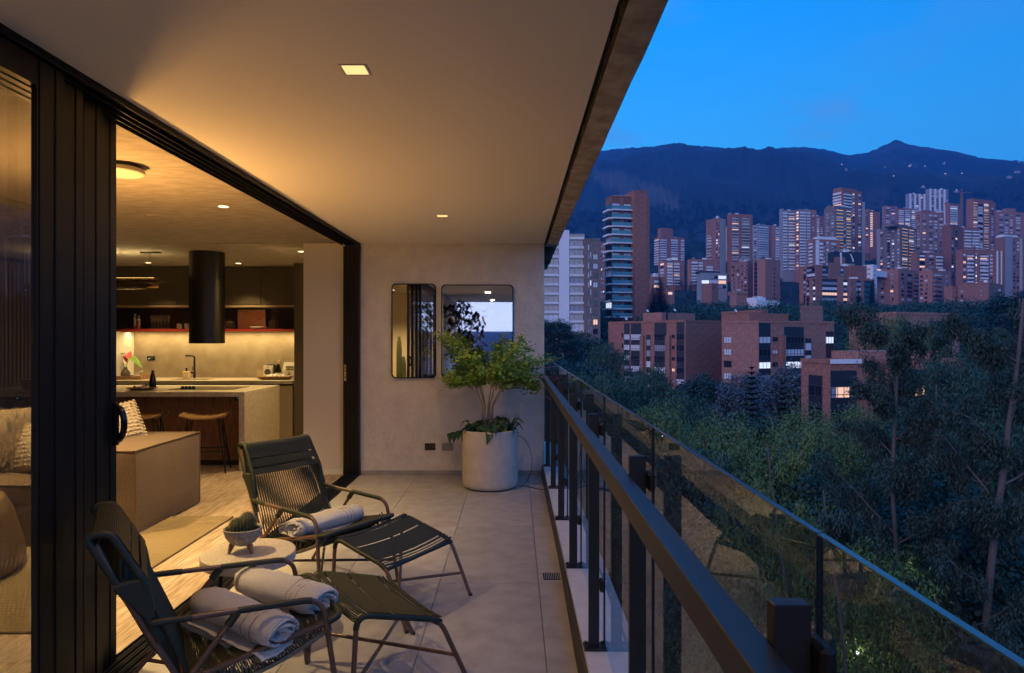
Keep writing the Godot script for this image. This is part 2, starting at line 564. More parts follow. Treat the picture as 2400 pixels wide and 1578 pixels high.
# ---------------------------------------------------------------- the flat: floors, walls, ceilings
func build_shell() -> void:
	# balcony floor: large porcelain tiles on a bed
	var fl := struct(bx("balcony_floor", V(-1.69, -0.25, -4.6), V(0.55, -0.011, 7.31), M.grout))
	var xs := [-1.685, -1.06, -0.46, 0.14, 0.298]
	var zs := [7.306]
	var z0 := 6.5
	while z0 > -4.6:
		zs.append(z0)
		z0 -= 1.22
	zs.append(-4.59)
	for a in zs.size() - 1:
		for b in 4:
			var x0: float = xs[b] + 0.0016
			var x1: float = xs[b + 1] - 0.0016
			var t := bx("tile", V(x0, -0.0105, zs[a] - 0.0016), V(x1, 0.0, zs[a + 1] + 0.0016), M["tile%d" % rng.randi_range(0, 2)], fl, 0.0012)
			t.position -= fl.position
	# kerb outside the floor, with its loose black flashing, and the slab edge below
	struct(bx("kerb", V(0.3, -0.2, -4.6), V(0.415, 0.10, 9.0), M.curb_stone, self, 0.006))
	struct(bx("slab_edge_path", V(0.416, -0.25, -4.6), V(0.56, 0.06, 9.0), M.curb_stone))
	var fb := MB.new()
	for k in 26:
		var za := -4.6 + k * 11.9 / 26
		var zb := za + 11.9 / 26
		var ja := 0.004 * sin(za * 1.7)
		var jb := 0.004 * sin(zb * 1.7)
		var ta := 0.012 * maxf(0.0, (4.0 - za) / 4.0)
		var tb := 0.012 * maxf(0.0, (4.0 - zb) / 4.0)
		fb.quad(V(0.283 + ja - ta, 0.001, za), V(0.292 + ja, 0.103 + ja, za), V(0.292 + jb, 0.103 + jb, zb), V(0.283 + jb - tb, 0.001, zb))
		fb.quad(V(0.292 + ja, 0.103 + ja, za), V(0.299, 0.103, za), V(0.299, 0.103, zb), V(0.292 + jb, 0.103 + jb, zb))
	var fo := put("kerb_flashing", fb.mesh(), M.black_rubber)
	tag(fo, "black flashing strip along the foot of the kerb under the railing", "flashing")
	# ceilings and roof
	struct(bx("balcony_ceiling", V(-1.688, 2.515, -4.6), V(0.316, 2.6, 7.312), M.gypsum))
	struct(bx("interior_ceiling", V(-8.2, 2.517, -1.2), V(-1.862, 2.6, 7.308), M.concrete_ceiling))
	struct(bx("kitchen_ceiling", V(-8.2, 2.513, 7.311), V(-1.5, 2.6, 10.3), M.concrete_ceiling))
	struct(bx("roof_slab", V(-8.4, 2.602, -4.8), V(0.336, 2.9, 10.4), M.concrete))
	# raw concrete edge beam, with a stained gap to the ceiling board
	var be := MB.new()
	for k in 64:
		var za := -4.6 + k * 14.6 / 64
		var zb := za + 14.6 / 64
		var wa := 0.003 * sin(k * 2.3) + 0.0025 * sin(k * 5.1)
		var wb := 0.003 * sin((k + 1) * 2.3) + 0.0025 * sin((k + 1) * 5.1)
		be.quad(V(0.345, 2.506, za), V(0.345, 2.506, zb), V(0.46 + wb, 2.504 + wb, zb), V(0.46 + wa, 2.504 + wa, za))
		be.quad(V(0.46 + wa, 2.504 + wa, za), V(0.46 + wb, 2.504 + wb, zb), V(0.468 + wb, 2.512 + wb, zb), V(0.468 + wa, 2.512 + wa, za))
		be.quad(V(0.468 + wa, 2.512 + wa, za), V(0.468 + wb, 2.512 + wb, zb), V(0.468, 2.95, zb), V(0.468, 2.95, za))
		be.quad(V(0.345, 2.95, za), V(0.345, 2.95, zb), V(0.345, 2.506, zb), V(0.345, 2.506, za))
		be.quad(V(0.468, 2.95, za), V(0.468, 2.95, zb), V(0.345, 2.95, zb), V(0.345, 2.95, za))
	var bo := struct(put("edge_beam", be.mesh(), M.concrete))
	var gr := MB.new()
	for k in 64:
		var za := -4.6 + k * 11.9 / 64
		var zb := za + 11.9 / 64
		var wa := 0.336 + 0.006 * sin(k * 1.9) + 0.004 * sin(k * 4.7)
		var wb := 0.336 + 0.006 * sin((k + 1) * 1.9) + 0.004 * sin((k + 1) * 4.7)
		gr.quad(V(wa, 2.522, za), V(wb, 2.522, zb), V(0.3449, 2.5085, zb), V(0.3449, 2.5085, za))
	put("grime_seam", gr.mesh(), M.rust_grime, bo)
	# the end of the beam past the wall
	struct(bx("beam_end_wall", V(0.318, 2.35, 7.52), V(0.40, 2.503, 7.9), M.dark_rail))
	# end wall of the balcony, with a tiled skirting
	struct(bx("balcony_wall", V(-1.686, 0.0, 7.31), V(0.314, 2.5145, 7.52), M.stucco))
	struct(bx("balcony_wall_skirting", V(-1.684, 0.0005, 7.298), V(0.314, 0.044, 7.3095), M.tile0, self, 0.002))
	# wall stub beside the opening and the rest of the room
	struct(bx("pier_wall", V(-2.31, 0.0, 7.31), V(-1.862, 2.516, 10.2), M.smooth_wall))
	struct(bx("pier_wall_skirting", V(-2.312, 0.0005, 7.299), V(-1.864, 0.06, 7.3095), M.paper_white))
	struct(bx("kitchen_back_wall", V(-8.2, 0.0, 10.0), V(-2.311, 2.512, 10.2), M.smooth_wall))
	struct(bx("interior_back_wall", V(-8.2, 0.0, -1.2), V(-1.70, 2.516, -1.0), M.yellow_wall))
	struct(bx("interior_side_wall", V(-8.4, 0.0, -1.2), V(-6.8, 2.512, 10.2), M.smooth_wall))
	struct(bx("building_below", V(-8.4, -34.0, -4.8), V(0.42, -0.26, 10.4), M.concrete))
	# outside wall of the flat behind the camera, alongside the balcony
	struct(bx("rear_outside_wall", V(-1.86, 0.0, -4.8), V(-1.69, 2.514, -0.3), M.stucco))
	# wooden floor of the room
	var wf := struct(bx("interior_floor", V(-7.0, -0.25, -1.0), V(-1.862, -0.0095, 10.0), M.grout))
	var x := -1.864
	var row := 0
	while x > -6.9:
		var z := -0.99 + fmod(row * 0.47, 1.3)
		var za := -0.99
		while za < 9.99:
			var zb := minf(z if z > za + 0.05 else za + 1.3, 9.99)
			var pl := bx("plank", V(x - 0.1785, -0.009, za + 0.0006), V(x - 0.0006, 0.0005 * (rng.randi() % 2), zb - 0.0006), M["plank%d" % rng.randi_range(0, 3)], wf, 0.001)
			pl.position -= wf.position
			za = zb
			z = zb + 1.3
		x -= 0.179
		row += 1
	# slatted timber wall at the far left of the kitchen
	var sw := struct(bx("slatted_wall", V(-6.8, 0.0, 4.5), V(-6.42, 2.511, 9.99), M.niche))
	for k in 66:
		var zc := 5.2 + k * 0.068
		if zc > 9.5:
			break
		var s := bx("slat", V(-6.419, 0.02, zc), V(-6.385, 2.45, zc + 0.036), M.slat_wood, sw)
		s.position -= sw.position


# ---------------------------------------------------------------- sliding doors in their tracks
func build_doors() -> void:
	var head := thing("door_head_track", "black grooved head track of the sliding doors along the ceiling edge", "door track", V(-1.775, 2.44, 3.5))
	var o := -head.position
	var tp := bx("track_bed", V(-1.862, 2.5, -0.3), V(-1.688, 2.56, 7.31), M.black_metal, head)
	tp.position += o
	for k in 5:
		var xx := -1.69 - k * 0.0423
		var r := bx("rail", V(xx - 0.006, 2.478 if k > 0 else 2.486, -0.3), V(xx, 2.4995, 7.22), M.black_metal, head, 0.001)
		r.position += o
	var sill := thing("door_floor_track", "black aluminium floor track with parallel runners under the sliding doors", "door track", V(-1.775, 0, 3.5))
	o = -sill.position
	tp = bx("track_bed", V(-1.862, -0.03, -0.3), V(-1.688, -0.008, 7.31), M.black_metal, sill)
	tp.position += o
	for k in 9:
		var xx := -1.692 - k * 0.0207
		var r := bx("runner", V(xx - 0.004, -0.0079, -0.3), V(xx, 0.006 if k % 2 == 0 else 0.001, 7.22), M.dark_rail, sill, 0.001)
		r.position += o
	var jamb := thing("door_jamb", "black metal door jamb at the far end of the opening beside the stucco wall", "door frame", V(-1.775, 0, 7.26))
	o = -jamb.position
	for k in 4:
		var xx := -1.69 - k * 0.0425
		bx("jamb_channel", V(xx - 0.041, 0.007, 7.225 + 0.004 * k), V(xx, 2.477, 7.309), M.black_metal, jamb, 0.003).position += o
	var kp := MB.new()
	kp.box(V(-0.012, -0.09, 0.003), V(0.012, 0.09, 0.0), 0.0008)
	put("lock_keeper", kp.mesh(), M.steel, jamb, V(-1.838, 1.11, 7.2365) + o)
	for e in [-0.05, 0.02, 0.055]:
		bx("keeper_slot", V(-1.842, 1.10 + e, 7.23), V(-1.834, 1.118 + e, 7.2331), M.black_gloss, jamb).position += o
	# four panels pushed back over one another, each on its own runner
	var ends := [2.52, 2.70, 2.90, 3.07]
	var says := ["nearest the balcony, its glass showing the sofa", "second from the balcony in the pushed-back stack", "third from the balcony in the pushed-back stack", "furthest inside and with a black pull handle"]
	for k in 4:
		var xo := -1.694 - k * 0.0435
		var e: float = ends[k]
		var p := thing("sliding_glass_door", "black framed sliding glass door " + says[k], "sliding door", V(xo - 0.018, 0.006, e), 0.0, "sliding doors pushed back in a stack")
		o = -p.position
		var z0 := e - 2.15
		bx("stile", V(xo - 0.034, 0.008, e - 0.125), V(xo - 0.004, 2.476, e - 0.048), M.black_metal, p, 0.002).position += o
		bx("stile_edge", V(xo - 0.036, 0.008, e - 0.047), V(xo, 2.476, e), M.black_metal, p, 0.003).position += o
		bx("stile_lip", V(xo - 0.03, 0.008, e - 0.133), V(xo - 0.009, 2.476, e - 0.126), M.dark_rail, p).position += o
		bx("stile", V(xo - 0.034, 0.008, z0), V(xo - 0.004, 2.476, z0 + 0.1), M.black_metal, p, 0.002).position += o
		bx("top_rail", V(xo - 0.033, 2.38, z0 + 0.101), V(xo - 0.005, 2.475, e - 0.134), M.black_metal, p).position += o
		bx("bottom_rail", V(xo - 0.033, 0.009, z0 + 0.101), V(xo - 0.005, 0.105, e - 0.134), M.black_metal, p).position += o
		var gp := MB.new()
		gp.quad(V(xo - 0.018, 0.106, z0 + 0.1015), V(xo - 0.018, 0.106, e - 0.1345), V(xo - 0.018, 2.379, e - 0.1345), V(xo - 0.018, 2.379, z0 + 0.1015))
		put("glass_pane", gp.mesh(), M.glass_door, p).position = o
		if k == 3:
			var h := MB.new()
			var pts := []
			for a in 13:
				var t := a / 12.0
				pts.append(V(xo + 0.004 + 0.036 * pow(sin(PI * t), 0.45), 1.01 + 0.16 * t, e - 0.010))
			h.tube(pts, 0.014, 10, true)
			var hh := put("pull_handle", h.mesh(), M.black_gloss, p)
			hh.position = o
			var h2 := bx("handle_plate", V(xo + 0.0005, 0.99, e - 0.03), V(xo + 0.012, 1.19, e + 0.004), M.black_gloss, p, 0.005)
			h2.position += o


# ---------------------------------------------------------------- railing
func build_railing() -> void:
	var r := thing("balcony_railing", "dark metal balcony railing with posts and a tinted glass screen outside it", "railing", V(0.34, 0.10, 0.9))
	var o := -r.position
	bx("handrail", V(0.278, 1.033, -4.6), V(0.326, 1.09, 7.309), M.dark_rail, r, 0.002).position += o
	var post := MB.new()
	post.box(Vector3(-0.0235, 0, -0.0125), Vector3(0.0235, 1.044, 0.0125), 0.0015)
	var pm := post.mesh()
	var base := MB.new()
	base.box(Vector3(-0.045, 0, -0.04), Vector3(0.055, 0.008, 0.04), 0.001)
	var bm := base.mesh()
	var bolt := MB.new()
	bolt.lathe([Vector2(0.0, 0.009), Vector2(0.007, 0.009), Vector2(0.007, 0.0)], 6, false)
	var bolm := bolt.mesh()
	var clamp_ := MB.new()
	clamp_.box(Vector3(0.0, -0.026, -0.022), Vector3(0.020, 0.026, 0.030), 0.006)
	clamp_.box(Vector3(0.0, -0.02, -0.012), Vector3(0.012, 0.02, 0.012), 0.002)
	var cm := clamp_.mesh()
	var stub := MB.new()
	stub.box(Vector3(-0.012, 0, -0.008), Vector3(0.0, 0.016, 0.008))
	var stm := stub.mesh()
	for k in range(-5, 7):
		var z := 0.858 + 1.068 * k
		var p := put("post", pm, M.dark_rail, r, V(0.3495, 0.10, z) + o)
		put("base_plate", bm, M.dark_rail, p, Vector3(0, 0.0005, 0))
		for s in [Vector3(-0.032, 0.008, 0.026), Vector3(-0.032, 0.008, -0.026), Vector3(0.042, 0.008, 0.026), Vector3(0.042, 0.008, -0.026)]:
			put("bolt", bolm, M.dark_rail, p, s)
		for y in [0.975, 0.285]:
			put("glass_clamp", cm, M.black_rubber, p, Vector3(0.0237, y, 0.012))
		put("rail_stub", stm, M.dark_rail, p, Vector3(-0.0236, 0.955, 0))
	for k in range(-5, 7):
		var z := 0.885 + 1.068 * k
		var g := MB.new()
		g.quad(V(0.4, 0.055, z), V(0.4, 1.222, z), V(0.4, 1.222, z + 1.062), V(0.4, 0.055, z + 1.062))
		var gp := put("glass_pane", g.mesh(), M.glass_rail, r, o)
		var e := MB.new()
		e.box(V(0.3955, 1.2221, z), V(0.4045, 1.2245, z + 1.062))
		put("pane_edge", e.mesh(), M.glass_edge, gp)
		e = MB.new()
		e.box(V(0.3955, 0.055, z - 0.0035), V(0.4045, 1.2245, z - 0.0001))
		put("pane_joint", e.mesh(), M.glass_joint, gp)


# ---------------------------------------------------------------- things on the end wall, floor and ceilings
func rounded_rect(w: float, h: float, rad: float, seg := 8) -> Array:
	var out := []
	for q in [[1, 1, 0.0], [-1, 1, PI / 2], [-1, -1, PI], [1, -1, 1.5 * PI]]:
		for k in seg + 1:
			var a: float = q[2] + PI / 2 * k / seg
			out.append(Vector2(q[0] * (w / 2 - rad) + cos(a) * rad, q[1] * (h / 2 - rad) + sin(a) * rad))
	return out


func mirror(label: String, x0: float, x1: float, y0: float, y1: float, tilt: float) -> void:
	var w := x1 - x0
	var h := y1 - y0
	var t := thing("wall_mirror", label, "mirror", V((x0 + x1) / 2, y0, 7.3), 0.0, "round-cornered mirrors on the stucco wall")
	t.rotation.y = tilt
	var ring := rounded_rect(w, h, 0.045)
	var fr := MB.new()
	var n := ring.size()
	for k in n:
		var a: Vector2 = ring[k]
		var b: Vector2 = ring[(k + 1) % n]
		var ai := Vector2(a.x * (1 - 0.02 / w), a.y * (1 - 0.02 / h))
		var bi := Vector2(b.x * (1 - 0.02 / w), b.y * (1 - 0.02 / h))
		var y := h / 2
		fr.quad(Vector3(a.x, a.y + y, 0.028), Vector3(b.x, b.y + y, 0.028), Vector3(bi.x, bi.y + y, 0.028), Vector3(ai.x, ai.y + y, 0.028))
		fr.quad(Vector3(b.x, b.y + y, 0.028), Vector3(a.x, a.y + y, 0.028), Vector3(a.x, a.y + y, -0.008), Vector3(b.x, b.y + y, -0.008))
		fr.quad(Vector3(ai.x, ai.y + y, 0.028), Vector3(bi.x, bi.y + y, 0.028), Vector3(bi.x, bi.y + y, 0.018), Vector3(ai.x, ai.y + y, 0.018))
	put("frame", fr.mesh(), M.black_metal, t)
	var gl := MB.new()
	var pts := []
	for k in n:
		pts.append(Vector3(ring[k].x * (1 - 0.02 / w), ring[k].y * (1 - 0.02 / h) + h / 2, 0.0185))
	for k in n:
		gl.tri(Vector3(0, h / 2, 0.0185), pts[k], pts[(k + 1) % n])
	put("looking_glass", gl.mesh(), M.mirror, t)


func build_wall_things() -> void:
	mirror("narrow round-cornered mirror reflecting the yellow lit room", -1.344, -0.862, 1.049, 2.075, 0.0)
	mirror("wide round-cornered mirror behind the potted tree reflecting plants and sky", -0.805, -0.023, 1.049, 2.065, 0.0)
	var t := thing("wall_socket", "black wall socket low on the stucco wall", "socket", V(-0.93, 0.266, 7.309))
	bx("plate", V(-0.058, 0.0, 0.0), V(0.058, 0.073, -0.012), M.outlet_black, t, 0.003).position.z = 0.0065
	for k in 3:
		bx("outlet_hole", V(-0.045 + k * 0.033, 0.022, 0), V(-0.022 + k * 0.033, 0.05, 0.002), M.black_gloss, t).position.z = 0.0135
	t = thing("socket_box", "grey lidded weatherproof socket box to the right of the black socket", "socket", V(-0.738, 0.262, 7.309))
	bx("box_body", V(-0.06, 0.0, 0.0), V(0.06, 0.075, -0.02), M.outlet_grey, t, 0.005).position.z = 0.0105
	bx("lid", V(-0.054, 0.004, 0.0), V(0.054, 0.07, -0.008), M.outlet_grey, t, 0.004).position.z = 0.0246
	bx("hinge", V(-0.035, 0.0715, 0.0), V(0.035, 0.08, -0.012), M.outlet_grey, t, 0.002).position.z = 0.0155
	# floor drain
	t = thing("floor_drain", "small slotted black drain grate in the floor tiles near the kerb", "drain", V(0.225, 0.0005, 4.17))
	bx("drain_frame", Vector3(-0.052, 0, -0.06), Vector3(0.052, 0.0015, 0.06), M.black_gloss, t)
	for k in 9:
		bx("bar", Vector3(-0.046 + k * 0.011, 0.0016, -0.054), Vector3(-0.041 + k * 0.011, 0.004, 0.054), M.outlet_grey, t)
	# recessed square lights in the balcony ceiling
	var zz := [5.665, 2.583, -0.5, -3.58]
	for k in 4:
		var nm: String = ["far square downlight in the balcony ceiling, above the mirrors' end", "near square downlight in the balcony ceiling above the lounge chairs", "square downlight in the balcony ceiling just behind the camera", "square downlight in the balcony ceiling at the rear end, seen in the mirror"][k]
		var l := thing("square_downlight", nm, "ceiling light", V(-0.617, 2.50, zz[k]), 0.0, "square downlights in the balcony ceiling")
		var f := MB.new()
		for q in [[-0.052, 0.052, -0.052, -0.044], [-0.052, 0.052, 0.044, 0.052], [-0.052, -0.044, -0.044, 0.044], [0.044, 0.052, -0.044, 0.044]]:
			f.box(Vector3(q[0], 0.0125, q[2]), Vector3(q[1], 0.0148, q[3]))
		put("trim", f.mesh(), M.smooth_wall, l)
		bx("light_diffuser", Vector3(-0.0438, 0.0138, -0.0438), Vector3(0.0438, 0.0147, 0.0438), M.balcony_light_glow, l)
		var a := AreaLight3D.new()
		a.name = "lamp_light"
		l.add_child(a, true)
		a.position.y = 0.011
		a.rotation.x = -PI / 2
		a.area_size = Vector2(0.086, 0.086)
		a.light_color = Color(1.0, 0.80, 0.58)
		a.light_energy = 0.5
		a.area_normalize_energy = true
		a.set("area_range", 12.0)
		a.shadow_enabled = true


func round_spot(label: String, x: float, z: float, energy: float, angle: float, y := 2.516) -> void:
	var l := thing("round_downlight", label, "ceiling light", V(x, y - 0.02, z), 0.0, "round downlights in the room ceiling")
	var f := MB.new()
	f.lathe([Vector2(0.034, 0.0185), Vector2(0.046, 0.0150), Vector2(0.049, 0.0185)], 24)
	put("trim", f.mesh(), M.smooth_wall, l)
	var d := MB.new()
	d.lathe([Vector2(0.0, 0.0165), Vector2(0.036, 0.0165)], 24)
	put("light_lens", d.mesh(), M.downlight_glow, l)
	var s := SpotLight3D.new()
	s.name = "lamp_light"
	l.add_child(s, true)
	s.position.y = 0.010
	s.rotation.x = -PI / 2
	s.light_color = WARM
	s.light_energy = energy
	s.spot_angle = angle
	s.spot_angle_attenuation = 0.9
	s.spot_range = 12.0
	s.spot_attenuation = 2.0
	s.light_size = 0.033
	s.shadow_enabled = true


const WARM := Color(1.0, 0.84, 0.56)


# ---------------------------------------------------------------- kitchen
func kx(px: float, z: float) -> float:
	return ((250.0 + px / 4.347) * 0.99167 - 1198.0) * z / FOCAL


func lathe_mesh(prof: Array, sides := 20) -> ArrayMesh:
	var b := MB.new()
	b.lathe(prof, sides)
	return b.mesh()


func V2(a: Array) -> Array:
	var out := []
	for k in range(0, a.size(), 2):
		out.append(Vector2(a[k], a[k + 1]))
	return out


func build_kitchen() -> void:
	# island
	var il := thing("kitchen_island", "pale stone waterfall kitchen island with a walnut front", "kitchen island", V(-4.6, 0, 8.1))
	var o := -il.position
	bx("worktop", V(-6.25, 0.825, 7.525), V(-3.04, 0.88, 8.65), M.island_stone, il, 0.003).position += o
	bx("waterfall_side", V(-3.103, 0.001, 7.525), V(-3.04, 0.8245, 8.65), M.island_stone, il, 0.003).position += o
	for k in 5:
		bx("wood_panel", V(-3.106 - k * 0.62, 0.06, 7.83), V(-3.724 - k * 0.62, 0.8245, 7.85), M.walnut, il, 0.001).position += o
	bx("cabinet_body", V(-6.22, 0.0, 7.855), V(-3.108, 0.824, 8.60), M.cabinet, il).position += o
	bx("plinth", V(-6.2, 0.001, 7.838), V(-3.106, 0.058, 7.852), M.hood_black, il).position += o
	for x in [-3.23, -5.80]:
		var sk := bx("socket_plate", V(x - 0.05, 0.755, 7.823), V(x + 0.05, 0.81, 7.829), M.outlet_black, il, 0.001)
		sk.position += o
		bx("indicator_light", Vector3(-0.012, 0.024, 0.0032), Vector3(-0.006, 0.030, 0.005), M.indicator_light_glow, sk)
	# hob
	var hb := thing("induction_hob", "black glass hob with a row of knobs set in the island top", "hob", V(kx(1040, 8.0), 0.8805, 8.08))
	bx("glass_top", Vector3(-0.40, 0, -0.25), Vector3(0.36, 0.004, 0.24), M.bottle_dark, hb, 0.001)
	var kn := lathe_mesh(V2([0.017, 0.0, 0.018, 0.028, 0.014, 0.033, 0.0, 0.033]), 14)
	for k in 4:
		put("knob", kn, M.black_gloss, hb, Vector3(-0.27 + k * 0.042, 0.0042, 0.17))
	var zr := MB.new()
	for q in [[-0.05, -0.1, 0.09], [0.2, -0.1, 0.075], [0.2, 0.12, 0.1]]:
		for k in 28:
			var a := TAU * k / 28
			var b2 := TAU * (k + 1) / 28
			var c := Vector3(q[0], 0.0046, q[1])
			zr.quad(c + Vector3(cos(b2), 0, sin(b2)) * q[2], c + Vector3(cos(a), 0, sin(a)) * q[2], c + Vector3(cos(a), 0, sin(a)) * (q[2] - 0.002), c + Vector3(cos(b2), 0, sin(b2)) * (q[2] - 0.002))
	put("zone_mark", zr.mesh(), M.outlet_grey, hb)
	# cooker hood
	var hd := thing("cooker_hood", "black cylindrical cooker hood hanging from the ceiling over the island", "cooker hood", V(-3.70, 1.42, 8.05))
	put("cylinder", lathe_mesh(V2([0.17, 0.004, 0.188, 0.0, 0.2, 0.004, 0.2, 1.089, 0.196, 1.092]), 48), M.hood_black, hd)
	put("filter", lathe_mesh(V2([0.0, 0.006, 0.168, 0.006]), 32), M.outlet_grey, hd)
	put("trim_ring", lathe_mesh(V2([0.2012, 0.085, 0.2014, 0.0875, 0.2012, 0.09]), 48), M.black_gloss, hd)
	# pendant lamp over the island
	var pl := thing("linear_pendant_lamp", "long brass and smoked glass pendant lamp over the island", "pendant lamp", V(-4.95, 2.08, 8.02))
	o = -pl.position
	for s in [-0.01, 0.012]:
		var w := MB.new()
		w.tube([V(-4.37 + s, 2.205, 8.02), V(-4.37 + s, 2.50, 8.02)], 0.0025, 6)
		put("cable", w.mesh(), M.black_metal, pl, o)
	bx("ceiling_plate", V(-4.47, 2.5, 7.98), V(-4.25, 2.5125, 8.06), M.black_metal, pl, 0.002).position += o
	bx("brass_bar", V(-5.75, 2.168, 8.0), V(-4.27, 2.192, 8.04), M.brass, pl, 0.003).position += o
	bx("lower_rail", V(-5.75, 2.142, 8.01), V(-4.32, 2.15, 8.03), M.steel, pl, 0.001).position += o
	for k in 34:
		bx("vent_stud", V(-5.73 + k * 0.0425, 2.1925, 8.008), V(-5.705 + k * 0.0425, 2.204, 8.032), M.brass, pl).position += o
	bx("glass_plate", V(-5.8, 2.158, 7.87), V(-4.12, 2.162, 8.17), M.smoke_glass, pl).position += o
	var tr := MB.new()
	for k in 10:
		var a := PI * k / 10
		var b2 := PI * (k + 1) / 10
		var p0 := V(-5.75, 2.155 - 0.09 * sin(a), 8.02 - 0.075 * cos(a))
		var p1 := V(-5.75, 2.155 - 0.09 * sin(b2), 8.02 - 0.075 * cos(b2))
		var e := Vector3(1.35, 0, 0)
		tr.quad(p0, p1, p1 + e, p0 + e)
	put("glass_trough", tr.mesh(), M.smoke_glass, pl, o)
	var ec := MB.new()
	ec.xf = Transform3D(Basis(Vector3(0, 0, 1), PI / 2), V(-4.27, 2.12, 8.02))
	ec.lathe(V2([0.0, 0.12, 0.036, 0.12, 0.036, 0.0, 0.0, 0.0]), 20)
	put("end_cap", ec.mesh(), M.brass, pl, o)
	bx("light_strip", V(-5.7, 2.2045, 8.017), V(-4.32, 2.2065, 8.023), M.led_strip_glow, pl).position += o
	area("lamp_light", pl, V(-5.0, 2.212, 8.02) + o, Vector3(PI / 2, 0, 0), Vector2(1.36, 0.02), 0.35)
	# run of kitchen units against the back wall
	var un := thing("kitchen_units", "wall of brown kitchen units with a lit backsplash and an open shelf niche", "kitchen units", V(-4.4, 0, 9.6))
	o = -un.position
	bx("backsplash", V(-5.66, 0.9, 9.955), V(-3.075, 1.579, 9.99), M.backsplash, un).position += o
	bx("worktop", V(-6.4, 0.855, 9.22), V(-3.07, 0.9, 9.954), M.counter_stone, un, 0.002).position += o
	bx("shadow_gap", V(-6.4, 0.83, 9.29), V(-3.07, 0.8545, 9.9), M.hood_black, un).position += o
	for k in 6:
		bx("base_door", V(-3.075 - k * 0.55, 0.10, 9.25), V(-3.621 - k * 0.55, 0.828, 9.27), M.base_cabinet, un, 0.001).position += o
	bx("plinth", V(-6.4, 0.001, 9.31), V(-3.07, 0.098, 9.35), M.hood_black, un).position += o
	bx("carcass", V(-6.4, 0.1, 9.272), V(-3.07, 0.829, 9.95), M.cabinet, un).position += o
	var seams := [-6.4, -5.475, -4.852, -4.247, -3.643, -3.04]
	for k in 5:
		bx("wall_door", V(seams[k] + 0.0025, 1.966, 9.6), V(seams[k + 1] - 0.0025, 2.505, 9.62), M.cabinet, un, 0.001).position += o
	bx("carcass", V(-6.4, 1.96, 9.622), V(-3.04, 2.508, 9.99), M.hood_black, un).position += o
	bx("niche_frame", V(-6.4, 1.928, 9.598), V(-3.042, 1.958, 9.98), M.cabinet_edge, un, 0.001).position += o
	bx("niche_frame", V(-3.074, 0.9005, 9.5), V(-3.042, 1.9275, 9.98), M.cabinet_edge, un, 0.001).position += o
	bx("end_panel", V(-6.4, 0.9005, 9.45), V(-5.66, 1.579, 9.98), M.paper_white, un).position += o
	bx("niche_back", V(-6.4, 1.616, 9.93), V(-3.075, 1.927, 9.95), M.niche, un).position += o
	bx("shelf", V(-6.4, 1.58, 9.6), V(-3.0755, 1.6155, 9.954), M.red_shelf, un, 0.001).position += o
	bx("strip_profile", V(-5.65, 1.574, 9.61), V(-3.08, 1.5795, 9.625), M.steel, un).position += o
	bx("light_strip", V(-5.64, 1.5755, 9.80), V(-3.09, 1.5793, 9.812), M.led_strip_glow, un).position += o
	area("lamp_light", un, V(-4.37, 1.571, 9.80) + o, Vector3(-PI / 2, 0, 0), Vector2(2.55, 0.02), 0.75)
	struct(bx("kitchen_side_wall", V(-3.035, 0.0, 9.2), V(-2.312, 2.511, 9.995), M.cabinet))
	build_kitchen_things()
	# stools
	var st := thing("bar_stool", "rattan bar stool nearest the waterfall end of the island", "bar stool", V(-3.43, 0, 7.42), 0.25, "rattan stools at the island")
	make_stool(st)
	copy(st, V(-4.13, 0, 7.42), 0.2, "rattan bar stool half hidden behind the sofa pillow, second along the island")
	copy(st, V(-5.05, 0, 7.42), 0.2, "rattan bar stool seen through the sliding door glass behind the fur pillow")
	# downlights
	round_spot("round downlight in the room ceiling to the right of the disc lamp", -2.29, 5.26, SPOT, 50)
	round_spot("round downlight in the room ceiling seen through the sliding door glass", -2.29, 3.26, SPOT * 0.95, 50)
	round_spot("round downlight over the rug, hidden behind the sliding doors", -3.6, 4.45, SPOT * 1.5, 55)
	round_spot("round downlight over the sofa, hidden behind the sliding doors", -4.2, 5.3, SPOT * 0.6, 55)
	round_spot("round downlight near the yellow wall, seen at the top of the narrow mirror", -2.62, 0.2, SPOT * 1.1, 62)
	round_spot("round downlight over the kitchen counter to the right of the hood", -3.80, 9.2, SPOT * 0.45, 48, 2.512)
	round_spot("round downlight over the kitchen counter behind the pendant cables", -4.99, 9.12, SPOT * 0.45, 48, 2.512)
	round_spot("round downlight beside the pier wall at the end of the island", -2.54, 7.95, SPOT * 0.5, 55, 2.512)


const SPOT := 4.4


func area(called: String, parent: Node3D, at: Vector3, rot: Vector3, size: Vector2, energy: float) -> void:
	var a := AreaLight3D.new()
	a.name = called
	parent.add_child(a, true)
	a.position = at
	a.rotation = rot
	a.area_size = size
	a.area_normalize_energy = true
	a.light_color = Color(1.0, 0.86, 0.58)
	a.light_energy = energy
	a.set("area_range", 14.0)
	a.shadow_enabled = true


